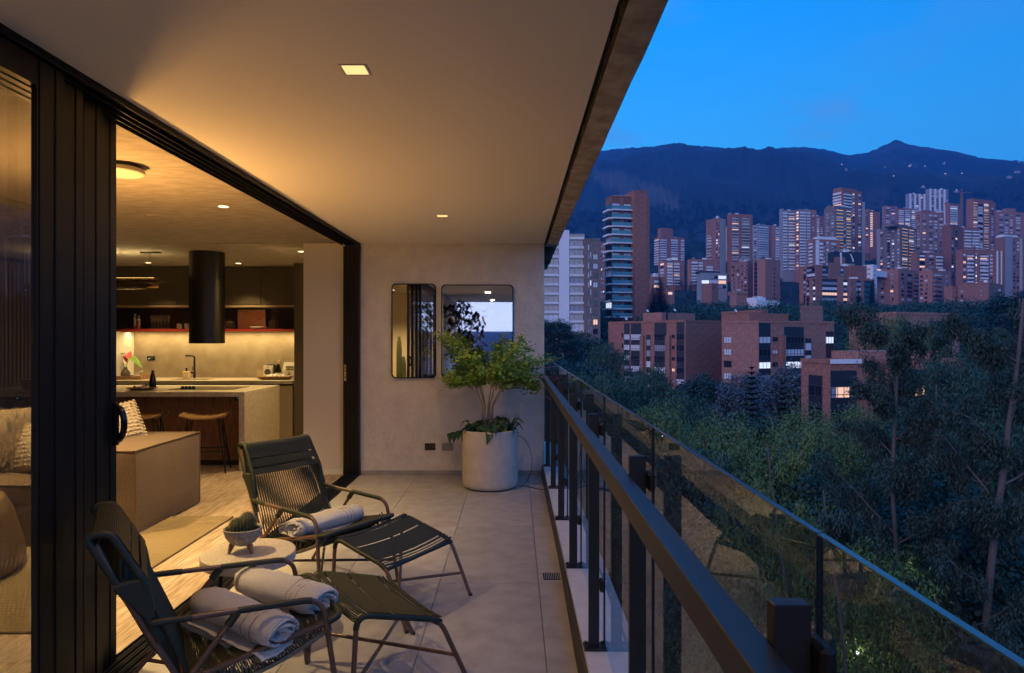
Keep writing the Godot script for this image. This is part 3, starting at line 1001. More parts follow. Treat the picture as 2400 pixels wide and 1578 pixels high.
func make_stool(st: Node3D) -> void:
	var se := MB.new()
	# woven saddle seat, rippled along its length and dished across
	for a in 20:
		for b in 8:
			var q := []
			for c in [[0, 0], [1, 0], [1, 1], [0, 1]]:
				var u: float = (a + c[0]) / 20.0 * 2 - 1
				var w: float = (b + c[1]) / 8.0 * 2 - 1
				q.append(Vector3(u * 0.235, 0.622 + 0.035 * u * u - 0.012 * w * w + 0.006 * cos(u * 19.0), w * 0.16))
			se.quad(q[3], q[2], q[1], q[0])
			for k in 4:
				q[k].y -= 0.022
			se.quad(q[0], q[1], q[2], q[3])
	put("seat", se.mesh(), M.rattan_seat, st)
	var rim := MB.new()
	for s in [-1.0, 1.0]:
		rim.tube([Vector3(-0.235, 0.646, s * 0.16), Vector3(-0.1, 0.612, s * 0.162), Vector3(0.1, 0.612, s * 0.162), Vector3(0.235, 0.646, s * 0.16)], 0.012, 8)
	put("seat_rim", rim.mesh(), M.rattan_seat, st)
	for sx in [-1.0, 1.0]:
		var lg := MB.new()
		lg.tube([Vector3(sx * 0.15, 0.612, -0.13), Vector3(sx * 0.235, 0.02, -0.19), Vector3(sx * 0.235, 0.008, -0.17), Vector3(sx * 0.16, 0.612, 0.10)], 0.0065, 6)
		put("leg", lg.mesh(), M.black_metal, st)
		lg = MB.new()
		lg.tube([Vector3(sx * 0.15, 0.612, 0.13), Vector3(sx * 0.235, 0.02, 0.19), Vector3(sx * 0.235, 0.008, 0.17), Vector3(sx * 0.16, 0.612, -0.10)], 0.0065, 6)
		put("leg", lg.mesh(), M.black_metal, st)
	var fr := MB.new()
	fr.tube([Vector3(-0.2, 0.25, 0.16), Vector3(0.2, 0.25, 0.16)], 0.006, 6)
	fr.tube([Vector3(-0.2, 0.25, -0.16), Vector3(0.2, 0.25, -0.16)], 0.006, 6)
	put("footrest", fr.mesh(), M.black_metal, st)


func build_kitchen_things() -> void:
	var z := 9.76
	var t: Node3D
	# niche
	for k in 2:
		t = thing("cocktail_shaker", ["taller steel cocktail shaker, left of the pair on the red shelf", "shorter steel cocktail shaker, right of the pair on the red shelf"][k], "shaker", V(kx([290, 335][k], z), 1.616, z - 0.02 * k), 0, "steel shakers on the red shelf")
		var h: float = [1.0, 0.88][k]
		put("cup", lathe_mesh(V2([0.0, 0.0, 0.024, 0.0, 0.033, 0.12 * h, 0.034, 0.13 * h]), 18), M.steel, t)
		put("strainer_cap", lathe_mesh(V2([0.034, 0.1305 * h, 0.028, 0.165 * h, 0.014, 0.18 * h, 0.013, 0.195 * h, 0.0145, 0.2 * h, 0.0145, 0.222 * h, 0.0, 0.226 * h]), 18), M.steel, t)
	var fl := lathe_mesh(V2([0.0, 0.0, 0.03, 0.001, 0.0305, 0.003, 0.004, 0.006, 0.0035, 0.095, 0.012, 0.105, 0.024, 0.13, 0.025, 0.16, 0.021, 0.205]), 14)
	var say := ["first wine glass from the left in the row on the red shelf", "second wine glass from the left in the row on the red shelf", "third wine glass from the left in the row on the red shelf", "fourth wine glass from the left in the row on the red shelf", "fifth wine glass from the left in the row on the red shelf", "wine glass at the right end of the row on the red shelf"]
	for k in 6:
		tag(put("wine_glass", fl, M.clear_glass, self, V(kx([460, 490, 525, 555, 592, 630][k], z), 1.616, z)), say[k], "wine glass", "row of wine glasses on the red shelf")
	var tm := lathe_mesh(V2([0.0, 0.0, 0.034, 0.0, 0.04, 0.08, 0.037, 0.08, 0.031, 0.008, 0.0, 0.008]), 16)
	for k in 2:
		tag(put("tumbler", tm, M.clear_glass, self, V(kx([738, 815][k], z), 1.616, z)), ["glass tumbler beside the wine glasses on the red shelf", "glass tumbler half hidden by the cooker hood on the red shelf"][k], "tumbler", "tumblers on the red shelf")
	t = thing("glass_canister", "dark glass canister with a looped lid right of the cooker hood", "canister", V(kx(1252, z), 1.616, z))
	put("jar", lathe_mesh(V2([0.0, 0.0, 0.07, 0.0, 0.074, 0.01, 0.074, 0.095, 0.066, 0.1]), 20), M.smoke_glass, t)
	put("lid", lathe_mesh(V2([0.068, 0.1005, 0.066, 0.112, 0.0, 0.114]), 20), M.brass, t)
	var lp := MB.new()
	var pts := []
	for k in 11:
		pts.append(Vector3(cos(PI * k / 10) * 0.02, 0.114 + sin(PI * k / 10) * 0.025, 0))
	lp.tube(pts, 0.0035, 6)
	put("lid_loop", lp.mesh(), M.brass, t)
	# framed line drawing: a one-point perspective of red lines on peach paper
	t = thing("art_print", "small peach art print of red converging lines leaning in the niche", "art print", V(kx(1475, 9.86), 1.616, 9.86))
	bx("board", Vector3(-0.205, 0, -0.006), Vector3(0.205, 0.285, 0.0), M.art_peach, t)
	bx("top_edge", Vector3(-0.205, 0.2655, 0.0002), Vector3(0.205, 0.2705, 0.002), M.black_metal, t)
	var ln := MB.new()
	var vp := Vector3(0.14, 0.15, 0.0009)
	var line := func(m: MB, a: Vector3, b: Vector3, w: float) -> void:
		var s := (b - a).cross(Vector3(0, 0, 1)).normalized() * w
		m.quad(a + s, a - s, b - s, b + s)
	for k in 15:
		var y := 0.01 + k * 0.017
		line.call(ln, Vector3(-0.14, y, 0.0009), vp, 0.0006)
	for k in 12:
		var f := 1.0 - pow(0.80, k)
		var x := lerpf(-0.14, vp.x, f)
		line.call(ln, Vector3(x, lerpf(0.01, vp.y, f), 0.0011), Vector3(x, lerpf(0.25, vp.y, f), 0.0011), 0.0006)
	put("thin_lines", ln.mesh(), M.ink_red, t)
	ln = MB.new()
	for k in 13:
		var f := k / 12.0
		line.call(ln, Vector3(lerpf(-0.14, vp.x, f), lerpf(0.25, vp.y, f), 0.0013), Vector3(0.195, lerpf(0.25, vp.y + 0.02, f), 0.0013), 0.0016)
		line.call(ln, Vector3(lerpf(-0.08, vp.x, f), lerpf(0.01, vp.y, f), 0.0013), Vector3(0.195, lerpf(0.01, vp.y - 0.02, f), 0.0013), 0.0012)
	put("thick_lines", ln.mesh(), M.ink_red, t)
	tag(put("shallow_bowl", lathe_mesh(V2([0.0, 0.004, 0.10, 0.004, 0.115, 0.02, 0.122, 0.034, 0.112, 0.034, 0.09, 0.014, 0.0, 0.012]), 28), M.ceramic_white, self, V(kx(1545, 9.7), 1.616, 9.7)), "pale shallow bowl in front of the art print", "bowl")
	t = thing("decanter", "round-stoppered dark glass decanter in the niche", "decanter", V(kx(1705, z), 1.616, z))
	put("flask", lathe_mesh(V2([0.0, 0.0, 0.072, 0.0, 0.078, 0.01, 0.078, 0.085, 0.07, 0.115, 0.03, 0.145, 0.018, 0.16, 0.018, 0.18]), 22), M.smoke_glass, t)
	put("stopper", lathe_mesh(V2([0.0, 0.178, 0.018, 0.182, 0.038, 0.205, 0.042, 0.225, 0.034, 0.25, 0.014, 0.264, 0.0, 0.266]), 18), M.smoke_glass, t)
	t = thing("coffee_grinder", "black hourglass grinder at the right end of the niche", "grinder", V(kx(1948, z), 1.616, z))
	put("base", lathe_mesh(V2([0.0, 0.0, 0.055, 0.0, 0.05, 0.03, 0.028, 0.07, 0.02, 0.1]), 18), M.black_gloss, t)
	put("top", lathe_mesh(V2([0.02, 0.1, 0.03, 0.11, 0.022, 0.13, 0.03, 0.15, 0.04, 0.21, 0.03, 0.225, 0.0, 0.227]), 18), M.black_gloss, t)
	# counter, left to right
	z = 9.72
	t = thing("wooden_tray", "light wooden tray with handle holes at the left of the counter", "tray", V(kx(235, 9.6), 0.9005, 9.6))
	bx("tray_floor", Vector3(-0.30, 0, -0.19), Vector3(0.26, 0.01, 0.19), M.light_wood, t)
	bx("tray_side", Vector3(-0.30, 0.0101, 0.178), Vector3(0.26, 0.05, 0.19), M.light_wood, t, 0.002)
	bx("tray_side", Vector3(-0.30, 0.0101, -0.19), Vector3(0.26, 0.05, -0.178), M.light_wood, t, 0.002)
	bx("tray_end", Vector3(0.2485, 0.0101, -0.1775), Vector3(0.26, 0.075, 0.1775), M.light_wood, t, 0.002)
	t = thing("bud_vase", "matt brown bud vase standing on the wooden tray", "vase", V(kx(190, 9.66), 0.911, 9.66))
	put("body", lathe_mesh(V2([0.0, 0.0, 0.058, 0.0, 0.062, 0.005, 0.062, 0.07, 0.055, 0.09, 0.028, 0.125, 0.024, 0.145, 0.027, 0.152, 0.02, 0.15]), 22), M.ceramic_dark, t)
	var fw := thing("anthurium", "pink anthurium flower with broad green leaves in the bud vase", "flower", V(kx(190, 9.66), 1.05, 9.66))
	var stem := MB.new()
	for q in [[-0.07, 0.14, 0.0], [0.04, 0.16, 0.02], [0.03, 0.12, -0.02], [-0.06, 0.22, 0.02]]:
		stem.tube([Vector3(0, -0.08, 0), Vector3(q[0] * 0.5, q[1] * 0.45, q[2] * 0.5), Vector3(q[0], q[1], q[2])], 0.003, 6)
	put("stem", stem.mesh(), M.flower_leaf, fw)
	for q in [[-0.06, 0.14, 0.0, -0.13, -0.09, 0.09], [0.0, 0.15, 0.0, 0.27, -0.09, 0.06], [-0.05, 0.16, 0.02, 0.05, 0.09, 0.03]]:
		put("leaf", heart_leaf(Vector3(q[0], q[1], q[2]), Vector3(q[0] + q[3], q[1] + q[4], q[2] + 0.02), q[5]), M.flower_leaf, fw)
	put("flower_spathe", heart_leaf(Vector3(0.01, 0.20, 0.02), Vector3(0.10, 0.16, 0.05), 0.065), M.petal_pink, fw)
	put("flower_spathe", heart_leaf(Vector3(0.0, 0.17, 0.03), Vector3(0.06, 0.12, 0.07), 0.04), M.petal_pink, fw)
	t = thing("mortar_and_pestle", "pale stone mortar and pestle on the wooden tray", "mortar", V(kx(292, 9.62), 0.911, 9.62))
	put("mortar", lathe_mesh(V2([0.0, 0.0, 0.066, 0.0, 0.07, 0.05, 0.062, 0.05, 0.05, 0.018, 0.0, 0.015]), 22), M.ceramic_white, t)
	var ps := MB.new()
	ps.tube([Vector3(-0.04, 0.03, 0.0), Vector3(0.03, 0.065, 0), Vector3(0.10, 0.1, 0)], [0.014, 0.011, 0.013], 10)
	put("pestle", ps.mesh(), M.ceramic_white, t)
	t = thing("wall_control", "small black control panel on the backsplash above the tray", "control panel", V(kx(450, 9.95), 1.16, 9.9545))
	bx("panel", Vector3(-0.057, 0, 0), Vector3(0.057, 0.058, 0.009), M.outlet_black, t, 0.002)
	bx("screen", Vector3(-0.034, 0.018, 0.0092), Vector3(0.034, 0.046, 0.0105), M.ceramic_dark, t)
	bx("indicator_light", Vector3(-0.034, 0.017, 0.0107), Vector3(-0.022, 0.022, 0.0115), M.indicator_light_glow, t)
	t = thing("soap_bottle", "pale amber soap bottle with a black pump by the tap", "soap bottle", V(kx(812, z), 0.9005, z))
	bx("bottle", Vector3(-0.045, 0, -0.028), Vector3(0.045, 0.105, 0.028), M.paper_kraft, t, 0.006)
	put("pump", lathe_mesh(V2([0.012, 0.1055, 0.016, 0.112, 0.008, 0.125, 0.014, 0.132, 0.014, 0.15, 0.0, 0.153]), 14), M.black_metal, t)
	t = thing("kitchen_tap", "black angular kitchen tap behind the sink", "tap", V(kx(893, 9.8), 0.9005, 9.8))
	var sp := MB.new()
	sp.tube([Vector3(0, 0.0, 0), Vector3(0, 0.30, 0), Vector3(-0.006, 0.318, 0.003), Vector3(-0.022, 0.326, 0.012), Vector3(-0.10, 0.331, 0.07)], [0.017, 0.013, 0.013, 0.013, 0.013], 12)
	put("spout", sp.mesh(), M.hood_black, t)
	sp = MB.new()
	sp.tube([Vector3(0.02, 0.085, 0), Vector3(-0.05, 0.085, 0.01)], 0.018, 12)
	sp.tube([Vector3(-0.035, 0.09, 0.0), Vector3(-0.025, 0.17, 0.0)], 0.005, 8)
	put("lever", sp.mesh(), M.hood_black, t)
	t = thing("kitchen_sink", "dark inset sink in the counter under the tap", "sink", V(kx(870, 9.5), 0.9003, 9.5))
	bx("basin", Vector3(-0.25, 0, -0.16), Vector3(0.25, 0.002, 0.13), M.ceramic_dark, t)
	# counter, right-hand group
	t = thing("sign_card", "plain kraft card standing at the left of the counter tray", "card", V(kx(1562, 9.62), 0.9005, 9.62))
	bx("card", Vector3(-0.042, 0, -0.002), Vector3(0.042, 0.116, 0.002), M.paper_kraft, t, 0.001)
	t = thing("gift_box", "tall white printed box behind the counter tray", "box", V(kx(1646, 9.72), 0.9005, 9.72))
	bx("carton", Vector3(-0.062, 0, -0.03), Vector3(0.062, 0.185, 0.03), M.paper_white, t, 0.001)
	var dk := MB.new()
	for k in 24:
		dk.tri(Vector3(0, 0.095, 0.0304), Vector3(cos(TAU * k / 24) * 0.046, 0.095 + sin(TAU * k / 24) * 0.046, 0.0304), Vector3(cos(TAU * (k + 1) / 24) * 0.046, 0.095 + sin(TAU * (k + 1) / 24) * 0.046, 0.0304))
	put("print_disc", dk.mesh(), M.ceramic_dark, t)
	text("print_text", "Vivaf", 0.018, Vector3(0, 0.164, 0.0306), M.ink, t)
	t = thing("black_carton", "thin black carton behind the white printed box", "box", V(kx(1680, 9.82), 0.9005, 9.82))
	bx("carton", Vector3(-0.06, 0, -0.03), Vector3(0.06, 0.2, 0.03), M.outlet_black, t, 0.001)
	t = thing("wine_bottle", "dark wine bottle with a pale label and foil neck on the counter", "bottle", V(kx(1748, 9.74), 0.9005, 9.74))
	put("bottle", lathe_mesh(V2([0.0, 0.0, 0.044, 0.0, 0.046, 0.006, 0.046, 0.1, 0.04, 0.13, 0.02, 0.19, 0.0145, 0.21, 0.0145, 0.225]), 22), M.bottle_dark, t)
	put("neck_foil", lathe_mesh(V2([0.0152, 0.2, 0.0155, 0.268, 0.0, 0.27]), 16), M.paper_kraft, t)
	put("label", lathe_mesh(V2([0.0464, 0.012, 0.0464, 0.085]), 22), M.paper_white, t)
	text("label_text", "Ca", 0.03, Vector3(-0.005, 0.045, 0.0468), M.ink, t)
	t = thing("snack_bag", "cream snack bag printed DE PAPA at the right of the counter", "bag", V(kx(1860, 9.76), 0.9005, 9.76))
	var bg := MB.new()
	var q2 := [[-0.088, 0.0, 0.03], [0.092, 0.0, 0.03], [0.095, 0.12, 0.026], [0.085, 0.235, 0.004], [-0.078, 0.235, 0.004], [-0.092, 0.12, 0.026]]
	bg.quad(Vector3(-0.088, 0, 0.03), Vector3(0.092, 0, 0.03), Vector3(0.095, 0.12, 0.034), Vector3(-0.092, 0.12, 0.034))
	bg.quad(Vector3(-0.092, 0.12, 0.034), Vector3(0.095, 0.12, 0.034), Vector3(0.085, 0.235, 0.003), Vector3(-0.078, 0.235, 0.003))
	bg.quad(Vector3(0.092, 0, 0.03), Vector3(0.092, 0, -0.03), Vector3(0.095, 0.12, -0.034), Vector3(0.095, 0.12, 0.034))
	bg.quad(Vector3(0.095, 0.12, 0.034), Vector3(0.095, 0.12, -0.034), Vector3(0.085, 0.235, -0.003), Vector3(0.085, 0.235, 0.003))
	bg.quad(Vector3(-0.088, 0, -0.03), Vector3(-0.088, 0, 0.03), Vector3(-0.092, 0.12, 0.034), Vector3(-0.092, 0.12, -0.034))
	bg.quad(Vector3(-0.092, 0.12, -0.034), Vector3(-0.092, 0.12, 0.034), Vector3(-0.078, 0.235, 0.003), Vector3(-0.078, 0.235, -0.003))
	put("bag", bg.mesh(), M.paper_white, t)
	bx("print_patch", Vector3(-0.04, 0.118, 0.0345), Vector3(0.076, 0.178, 0.0355), M.ink_olive, t).rotation.x = -0.0
	text("print_text", "DE PAPA", 0.028, Vector3(0.018, 0.145, 0.0362), M.paper_white, t)
	var cn := MB.new()
	cn.tri(Vector3(-0.012, 0.05, 0.0345), Vector3(0.03, 0.05, 0.0345), Vector3(0.01, 0.105, 0.0355))
	put("print_cone", cn.mesh(), M.ink_olive, t)
	t = thing("dark_oil_bottle", "small black bottle with a white label at the counter's right end", "bottle", V(kx(1958, 9.76), 0.9005, 9.76))
	put("bottle", lathe_mesh(V2([0.0, 0.0, 0.026, 0.0, 0.028, 0.04, 0.022, 0.045, 0.024, 0.05, 0.024, 0.15, 0.018, 0.158, 0.0, 0.16]), 16), M.bottle_dark, t)
	put("label", lathe_mesh(V2([0.0245, 0.055, 0.0245, 0.085]), 16), M.paper_white, t)
	t = thing("snack_tray", "brown wooden dish of snacks in front of the white box and bottle", "dish", V(kx(1722, 9.5), 0.9005, 9.5))
	var dz := MB.new()
	var r0 := rounded_rect(0.34, 0.2, 0.03, 4)
	var r1 := rounded_rect(0.45, 0.3, 0.03, 4)
	for k in r0.size():
		var a: Vector2 = r0[k]
		var b: Vector2 = r0[(k + 1) % r0.size()]
		var c: Vector2 = r1[(k + 1) % r0.size()]
		var d: Vector2 = r1[k]
		dz.quad(Vector3(b.x, 0, b.y), Vector3(a.x, 0, a.y), Vector3(d.x, 0.045, d.y), Vector3(c.x, 0.045, c.y))
		dz.quad(Vector3(c.x * 0.97, 0.0455, c.y * 0.96), Vector3(d.x * 0.97, 0.0455, d.y * 0.96), Vector3(a.x, 0.008, a.y), Vector3(b.x, 0.008, b.y))
		dz.tri(Vector3(0, 0.008, 0), Vector3(b.x, 0.008, b.y), Vector3(a.x, 0.008, a.y))
	put("dish", dz.mesh(), M.light_wood, t)
	for k in 6:
		var pk := MB.new()
		pk.xf = Transform3D(Basis(Vector3(0.3, 1, 0.2).normalized(), k * 1.1), Vector3(-0.1 + k * 0.045, 0.045, 0.02 * (k % 2)))
		pk.box(Vector3(-0.035, -0.015, -0.02), Vector3(0.035, 0.02, 0.02), 0.008)
		tag(put("snack_packet", pk.mesh(), M.paper_white, self, t.position), ["first white snack packet from the left in the wooden dish", "second white snack packet from the left in the wooden dish", "third white snack packet from the left in the wooden dish", "fourth white snack packet from the left in the wooden dish", "fifth white snack packet from the left in the wooden dish", "rightmost white snack packet in the wooden dish"][k], "snack packet", "packets in the wooden dish")
	# on the island
	var pp := V(kx(358, 7.85), 0.8805, 7.85)
	tag(put("serving_plate", lathe_mesh(V2([0.0, 0.004, 0.11, 0.0, 0.165, 0.024, 0.172, 0.026, 0.16, 0.03, 0.11, 0.009, 0.0, 0.01]), 30), M.light_wood, self, pp), "oval wooden plate with snacks on the island top", "plate")
	tag(put("cherry_tomato", lathe_mesh(V2([0.0, 0.0, 0.014, 0.004, 0.019, 0.018, 0.013, 0.033, 0.0, 0.036]), 12), M.tomato, self, pp + Vector3(-0.085, 0.01, 0.0)), "red cherry tomato on the wooden plate", "tomato")
	var wr := MB.new()
	wr.xf = Transform3D(Basis(Vector3(0, 0, 1), 0.25), Vector3.ZERO)
	wr.box(Vector3(-0.06, 0.0, -0.05), Vector3(0.09, 0.012, 0.05), 0.005)
	tag(put("sweet_wrapper", wr.mesh(), M.wrapper_lilac, self, pp + Vector3(0.0, 0.03, 0.0)), "lilac sweet wrapper lying on the wooden plate", "wrapper")
	t = thing("swing_top_bottle", "slim black glass bottle standing on the wooden plate", "bottle", pp + Vector3(0.115, 0.0135, -0.02))
	put("bottle", lathe_mesh(V2([0.0, 0.0, 0.035, 0.0, 0.037, 0.006, 0.037, 0.08, 0.031, 0.12, 0.016, 0.185, 0.0145, 0.2]), 22), M.bottle_dark, t)
	put("cap", lathe_mesh(V2([0.0165, 0.2, 0.017, 0.212, 0.0, 0.214]), 16), M.black_metal, t)
	tag(put("wooden_bowl", lathe_mesh(V2([0.0, 0.0, 0.11, 0.0, 0.125, 0.01, 0.155, 0.115, 0.147, 0.115, 0.118, 0.016, 0.0, 0.014]), 32), M.light_wood, self, V(-5.72, 0.8805, 8.0)), "wooden salad bowl on the island end, seen through the sliding glass", "bowl")


func text(called: String, s: String, h: float, at: Vector3, m: Material, parent: Node) -> void:
	var f := SystemFont.new()
	f.font_names = PackedStringArray(["Droid Sans"])
	f.font_weight = 700
	var tm := TextMesh.new()
	tm.text = s
	tm.font = f
	tm.font_size = 32
	tm.pixel_size = h / 32.0
	tm.depth = 0.0006
	put(called, tm, m, parent, at)


func heart_leaf(base: Vector3, tip: Vector3, w: float) -> ArrayMesh:
	var b := MB.new()
	var d := tip - base
	var up := Vector3(0.1, 1, 0.35).normalized()
	var s := d.cross(up).normalized()
	var nn := s.cross(d).normalized()
	var prev := []
	for k in 11:
		var t := k / 10.0
		var ww := w * pow(sin(PI * pow(t, 0.62)), 0.85)
		var c := base + d * t + nn * (0.03 * sin(t * 5.0) - 0.10 * t * t * d.length())
		var row := [c + s * ww + nn * ww * 0.25, c, c - s * ww + nn * ww * 0.25]
		if k > 0:
			b.quad(prev[0], row[0], row[1], prev[1])
			b.quad(prev[1], row[1], row[2], prev[2])
		prev = row
	return b.mesh()


# ---------------------------------------------------------------- living room
func cushion(w: float, h: float, d: float, seed_: int, rough := 0.0) -> ArrayMesh:
	# pillow: two domed faces meeting in a pinched seam, corners drawn out
	var nz := FastNoiseLite.new()
	nz.seed = seed_
	nz.frequency = 9.0
	var b := MB.new()
	var n := 22
	for side in [1.0, -1.0]:
		var first := b.v.size()
		for a in n + 1:
			for c in n + 1:
				var u := a / float(n) * 2 - 1
				var v2 := c / float(n) * 2 - 1
				var f := pow((1 - pow(absf(u), 2.6)) * (1 - pow(absf(v2), 2.6)), 0.45)
				var pin := 1.0 - 0.07 * (1 - u * u) * absf(v2) - 0.07 * (1 - v2 * v2) * absf(u)
				var p := Vector3(u * w / 2 * pin, v2 * h / 2 * pin, side * d / 2 * f)
				p.z += (nz.get_noise_2d(u * w, v2 * h * side) * 0.02 + (0.008 * sin(a * 2.1) * cos(c * 2.6) if rough > 0 else 0.0)) * f
				b.vert(p, Vector3(u * 0.6, v2 * 0.6, side * (0.25 + f)))
		for a in n:
			for c in n:
				var k := first + a * (n + 1) + c
				if side > 0:
					b.i.append_array([k, k + 1, k + n + 1, k + 1, k + n + 2, k + n + 1])
				else:
					b.i.append_array([k, k + n + 1, k + 1, k + 1, k + n + 1, k + n + 2])
	return b.mesh()


func soft_box(lo: Vector3, hi: Vector3, puff: float, seed_: int) -> ArrayMesh:
	# upholstered block: each face a slightly domed, wrinkled grid with tight edges
	var nz := FastNoiseLite.new()
	nz.seed = seed_
	nz.frequency = 3.0
	var b := MB.new()
	var cen := (lo + hi) / 2
	var h := (hi - lo) / 2
	var n := 14
	for ax in 3:
		for s in [-1.0, 1.0]:
			var u := (ax + 1) % 3
			var w := (ax + 2) % 3
			var grid := []
			for a in n + 1:
				for c in n + 1:
					var p := Vector3.ZERO
					var fu := a / float(n) * 2 - 1
					var fw := c / float(n) * 2 - 1
					p[u] = fu * h[u]
					p[w] = fw * h[w]
					var dome := (1 - pow(absf(fu), 4)) * (1 - pow(absf(fw), 4))
					p[ax] = s * (h[ax] + puff * dome + nz.get_noise_3dv(cen + p) * puff * 0.6 * dome)
					grid.append(cen + p)
			var first := b.v.size()
			for a in n + 1:
				for c in n + 1:
					var pu: Vector3 = grid[mini(a + 1, n) * (n + 1) + c] - grid[maxi(a - 1, 0) * (n + 1) + c]
					var pw: Vector3 = grid[a * (n + 1) + mini(c + 1, n)] - grid[a * (n + 1) + maxi(c - 1, 0)]
					b.vert(grid[a * (n + 1) + c], pu.cross(pw).normalized() * s)
			for a in n:
				for c in n:
					var k := first + a * (n + 1) + c
					if s < 0:
						b.i.append_array([k, k + n + 1, k + 1, k + 1, k + n + 1, k + n + 2])
					else:
						b.i.append_array([k, k + 1, k + n + 1, k + 1, k + n + 2, k + n + 1])
	return b.mesh()


func seam(lo: Vector3, hi: Vector3, r: float) -> ArrayMesh:
	var b := MB.new()
	var nz := FastNoiseLite.new()
	nz.seed = 3
	nz.frequency = 3.0
	var cs := [Vector3(lo.x, 0, lo.z), Vector3(hi.x, 0, lo.z), Vector3(hi.x, 0, hi.z), Vector3(lo.x, 0, hi.z)]
	for k in 4:
		var a: Vector3 = cs[k]
		var c: Vector3 = cs[(k + 1) % 4]
		var pts := []
		for j in 17:
			var p := a.lerp(c, j / 16.0)
			p.y = hi.y + nz.get_noise_3dv(p) * 0.006
			pts.append(p)
		b.tube(pts, r, 6)
		b.tube([Vector3(a.x, lo.y, a.z), Vector3(a.x, hi.y, a.z)], r, 6)
	return b.mesh()


func build_living() -> void:
	var s := thing("modular_sofa", "low tan woven modular sofa with a block arm by the balcony opening", "sofa", V(-4.2, 0, 5.5))
	var o := -s.position
	put("arm_block", soft_box(V(-3.36, 0.015, 6.01), V(-2.83, 0.64, 4.99), 0.014, 1), M.sofa_cloth, s, o)
	put("arm_piping", seam(V(-3.36, 0.02, 6.01), V(-2.83, 0.641, 4.99), 0.0065), M.sofa_seam, s, o)
	put("back_block", soft_box(V(-6.2, 0.015, 6.02), V(-3.37, 0.66, 5.62), 0.014, 2), M.sofa_cloth, s, o)
	put("seat_base", soft_box(V(-6.2, 0.015, 5.615), V(-3.37, 0.30, 4.72), 0.008, 3), M.sofa_cloth, s, o)
	put("seat_cushion", soft_box(V(-6.2, 0.302, 5.612), V(-3.37, 0.44, 4.72), 0.014, 4), M.sofa_cloth, s, o)
	put("seat_piping", seam(V(-6.2, 0.30, 5.612), V(-3.37, 0.445, 4.72), 0.005), M.sofa_seam, s, o)
	# pillows
	var p := tag(put("knitted_pillow", cushion(0.42, 0.38, 0.15, 5, 1.0), M.cream_yarn, self, V(-3.42, 0.74, 5.72)), "cream chunky knitted pillow lying on the sofa arm by the door handle", "pillow")
	p.rotation = Vector3(-0.6, 0.45, 0.3)
	var yk := MB.new()
	for a in 13:
		for c in 12:
			var pp := Vector3(-0.20 + a * 0.033, -0.18 + c * 0.033, 0.066 * pow((1 - pow(absf(-1 + a / 6.0), 2.6)) * (1 - pow(absf(-1 + c / 5.5), 2.6)), 0.45) + 0.012)
			yk.tube([pp + Vector3(-0.014, -0.012, -0.006), pp + Vector3(0, 0, 0.004), pp + Vector3(0.014, -0.012, -0.006)], 0.008, 5)
	put("stitches", yk.mesh(), M.cream_yarn, p).set_meta("kind", "stuff")
	p = tag(put("shaggy_pillow", cushion(0.52, 0.5, 0.18, 6), M.fur, self, V(-4.07, 0.69, 5.22)), "shaggy tan fur pillow on the sofa behind the sliding door glass", "pillow")
	p.rotation = Vector3(-0.25, 0.3, 0.0)
	var fb := MB.new()
	for k in 2600:
		var u := rng.randf_range(-1, 1)
		var w := rng.randf_range(-1, 1)
		var f := pow((1 - pow(absf(u), 2.6)) * (1 - pow(absf(w), 2.6)), 0.45)
		var a := Vector3(u * 0.25, w * 0.24, 0.09 * f)
		var d := Vector3(u * 0.05 + rng.randf_range(-0.03, 0.03), -0.045 + 0.06 * maxf(0, w), 0.03 + rng.randf_range(-0.01, 0.02))
		fb.leaf(a, d, Vector3(0.0014, 0.0003, 0), Vector3(u * 0.3, 0.2, 1))
	put("fur_strands", fb.mesh(), M.fur, p).set_meta("kind", "stuff")
	p = tag(put("fringed_pillow", cushion(0.46, 0.42, 0.16, 7, 1.0), M.cream_yarn, self, V(-3.66, 0.645, 5.20)), "cream fringed knitted pillow leaning beside the shaggy fur pillow", "pillow")
	p.rotation = Vector3(-0.35, -0.2, 0.1)
	put("stitches", yk.mesh(), M.cream_yarn, p).set_meta("kind", "stuff")
	# jute rug: cords side by side
	var rg := thing("jute_rug", "straw coloured braided jute rug under the sofa", "rug", V(-3.9, 0.001, 4.45))
	bx("backing", Vector3(-1.56, 0, -1.085), Vector3(1.56, 0.004, 1.085), M.jute, rg)
	var cord := MB.new()
	for k in 62:
		var z := -1.08 + 0.0177 + k * 0.0352
		var pts := []
		for j in 34:
			pts.append(Vector3(-1.55 + j * 3.1 / 33, 0.008 + 0.0006 * sin(j * 1.9 + k), z + 0.0035 * sin(j * 0.55 + k * 0.3)))
		cord.tube(pts, 0.0165, 6, false, 0.62)
	put("braided_cords", cord.mesh(), M.jute, rg)
	var edge := MB.new()
	for sx in [-1.562, 1.562]:
		var pts := []
		for j in 30:
			pts.append(Vector3(sx, 0.009, -1.09 + j * 2.18 / 29))
		edge.tube(pts, 0.011, 6)
	put("bound_edge", edge.mesh(), M.jute, rg)
	# round tub chair or pouf seen through the glass
	tag(put("round_pouf", lathe_mesh(V2([0.0, 0.0, 0.66, 0.0, 0.69, 0.03, 0.68, 0.14, 0.62, 0.36, 0.58, 0.44, 0.55, 0.455, 0.0, 0.46]), 48), mat("tan_leather", lin(0.13, 0.085, 0.045), 0.5), self, V(-3.78, 0.02, 4.02)), "large round tan pouf on the rug behind the sliding door glass", "pouf")
	# disc lamp on the ceiling
	var dl := thing("disc_ceiling_lamp", "flat pale disc lamp on the concrete ceiling by the door stack, unlit", "ceiling lamp", V(-2.36, 2.46, 4.02))
	put("shade", lathe_mesh(V2([0.0, 0.0, 0.108, 0.002, 0.125, 0.01, 0.128, 0.02, 0.12, 0.036, 0.10, 0.042]), 40), M.ceramic_white, dl)
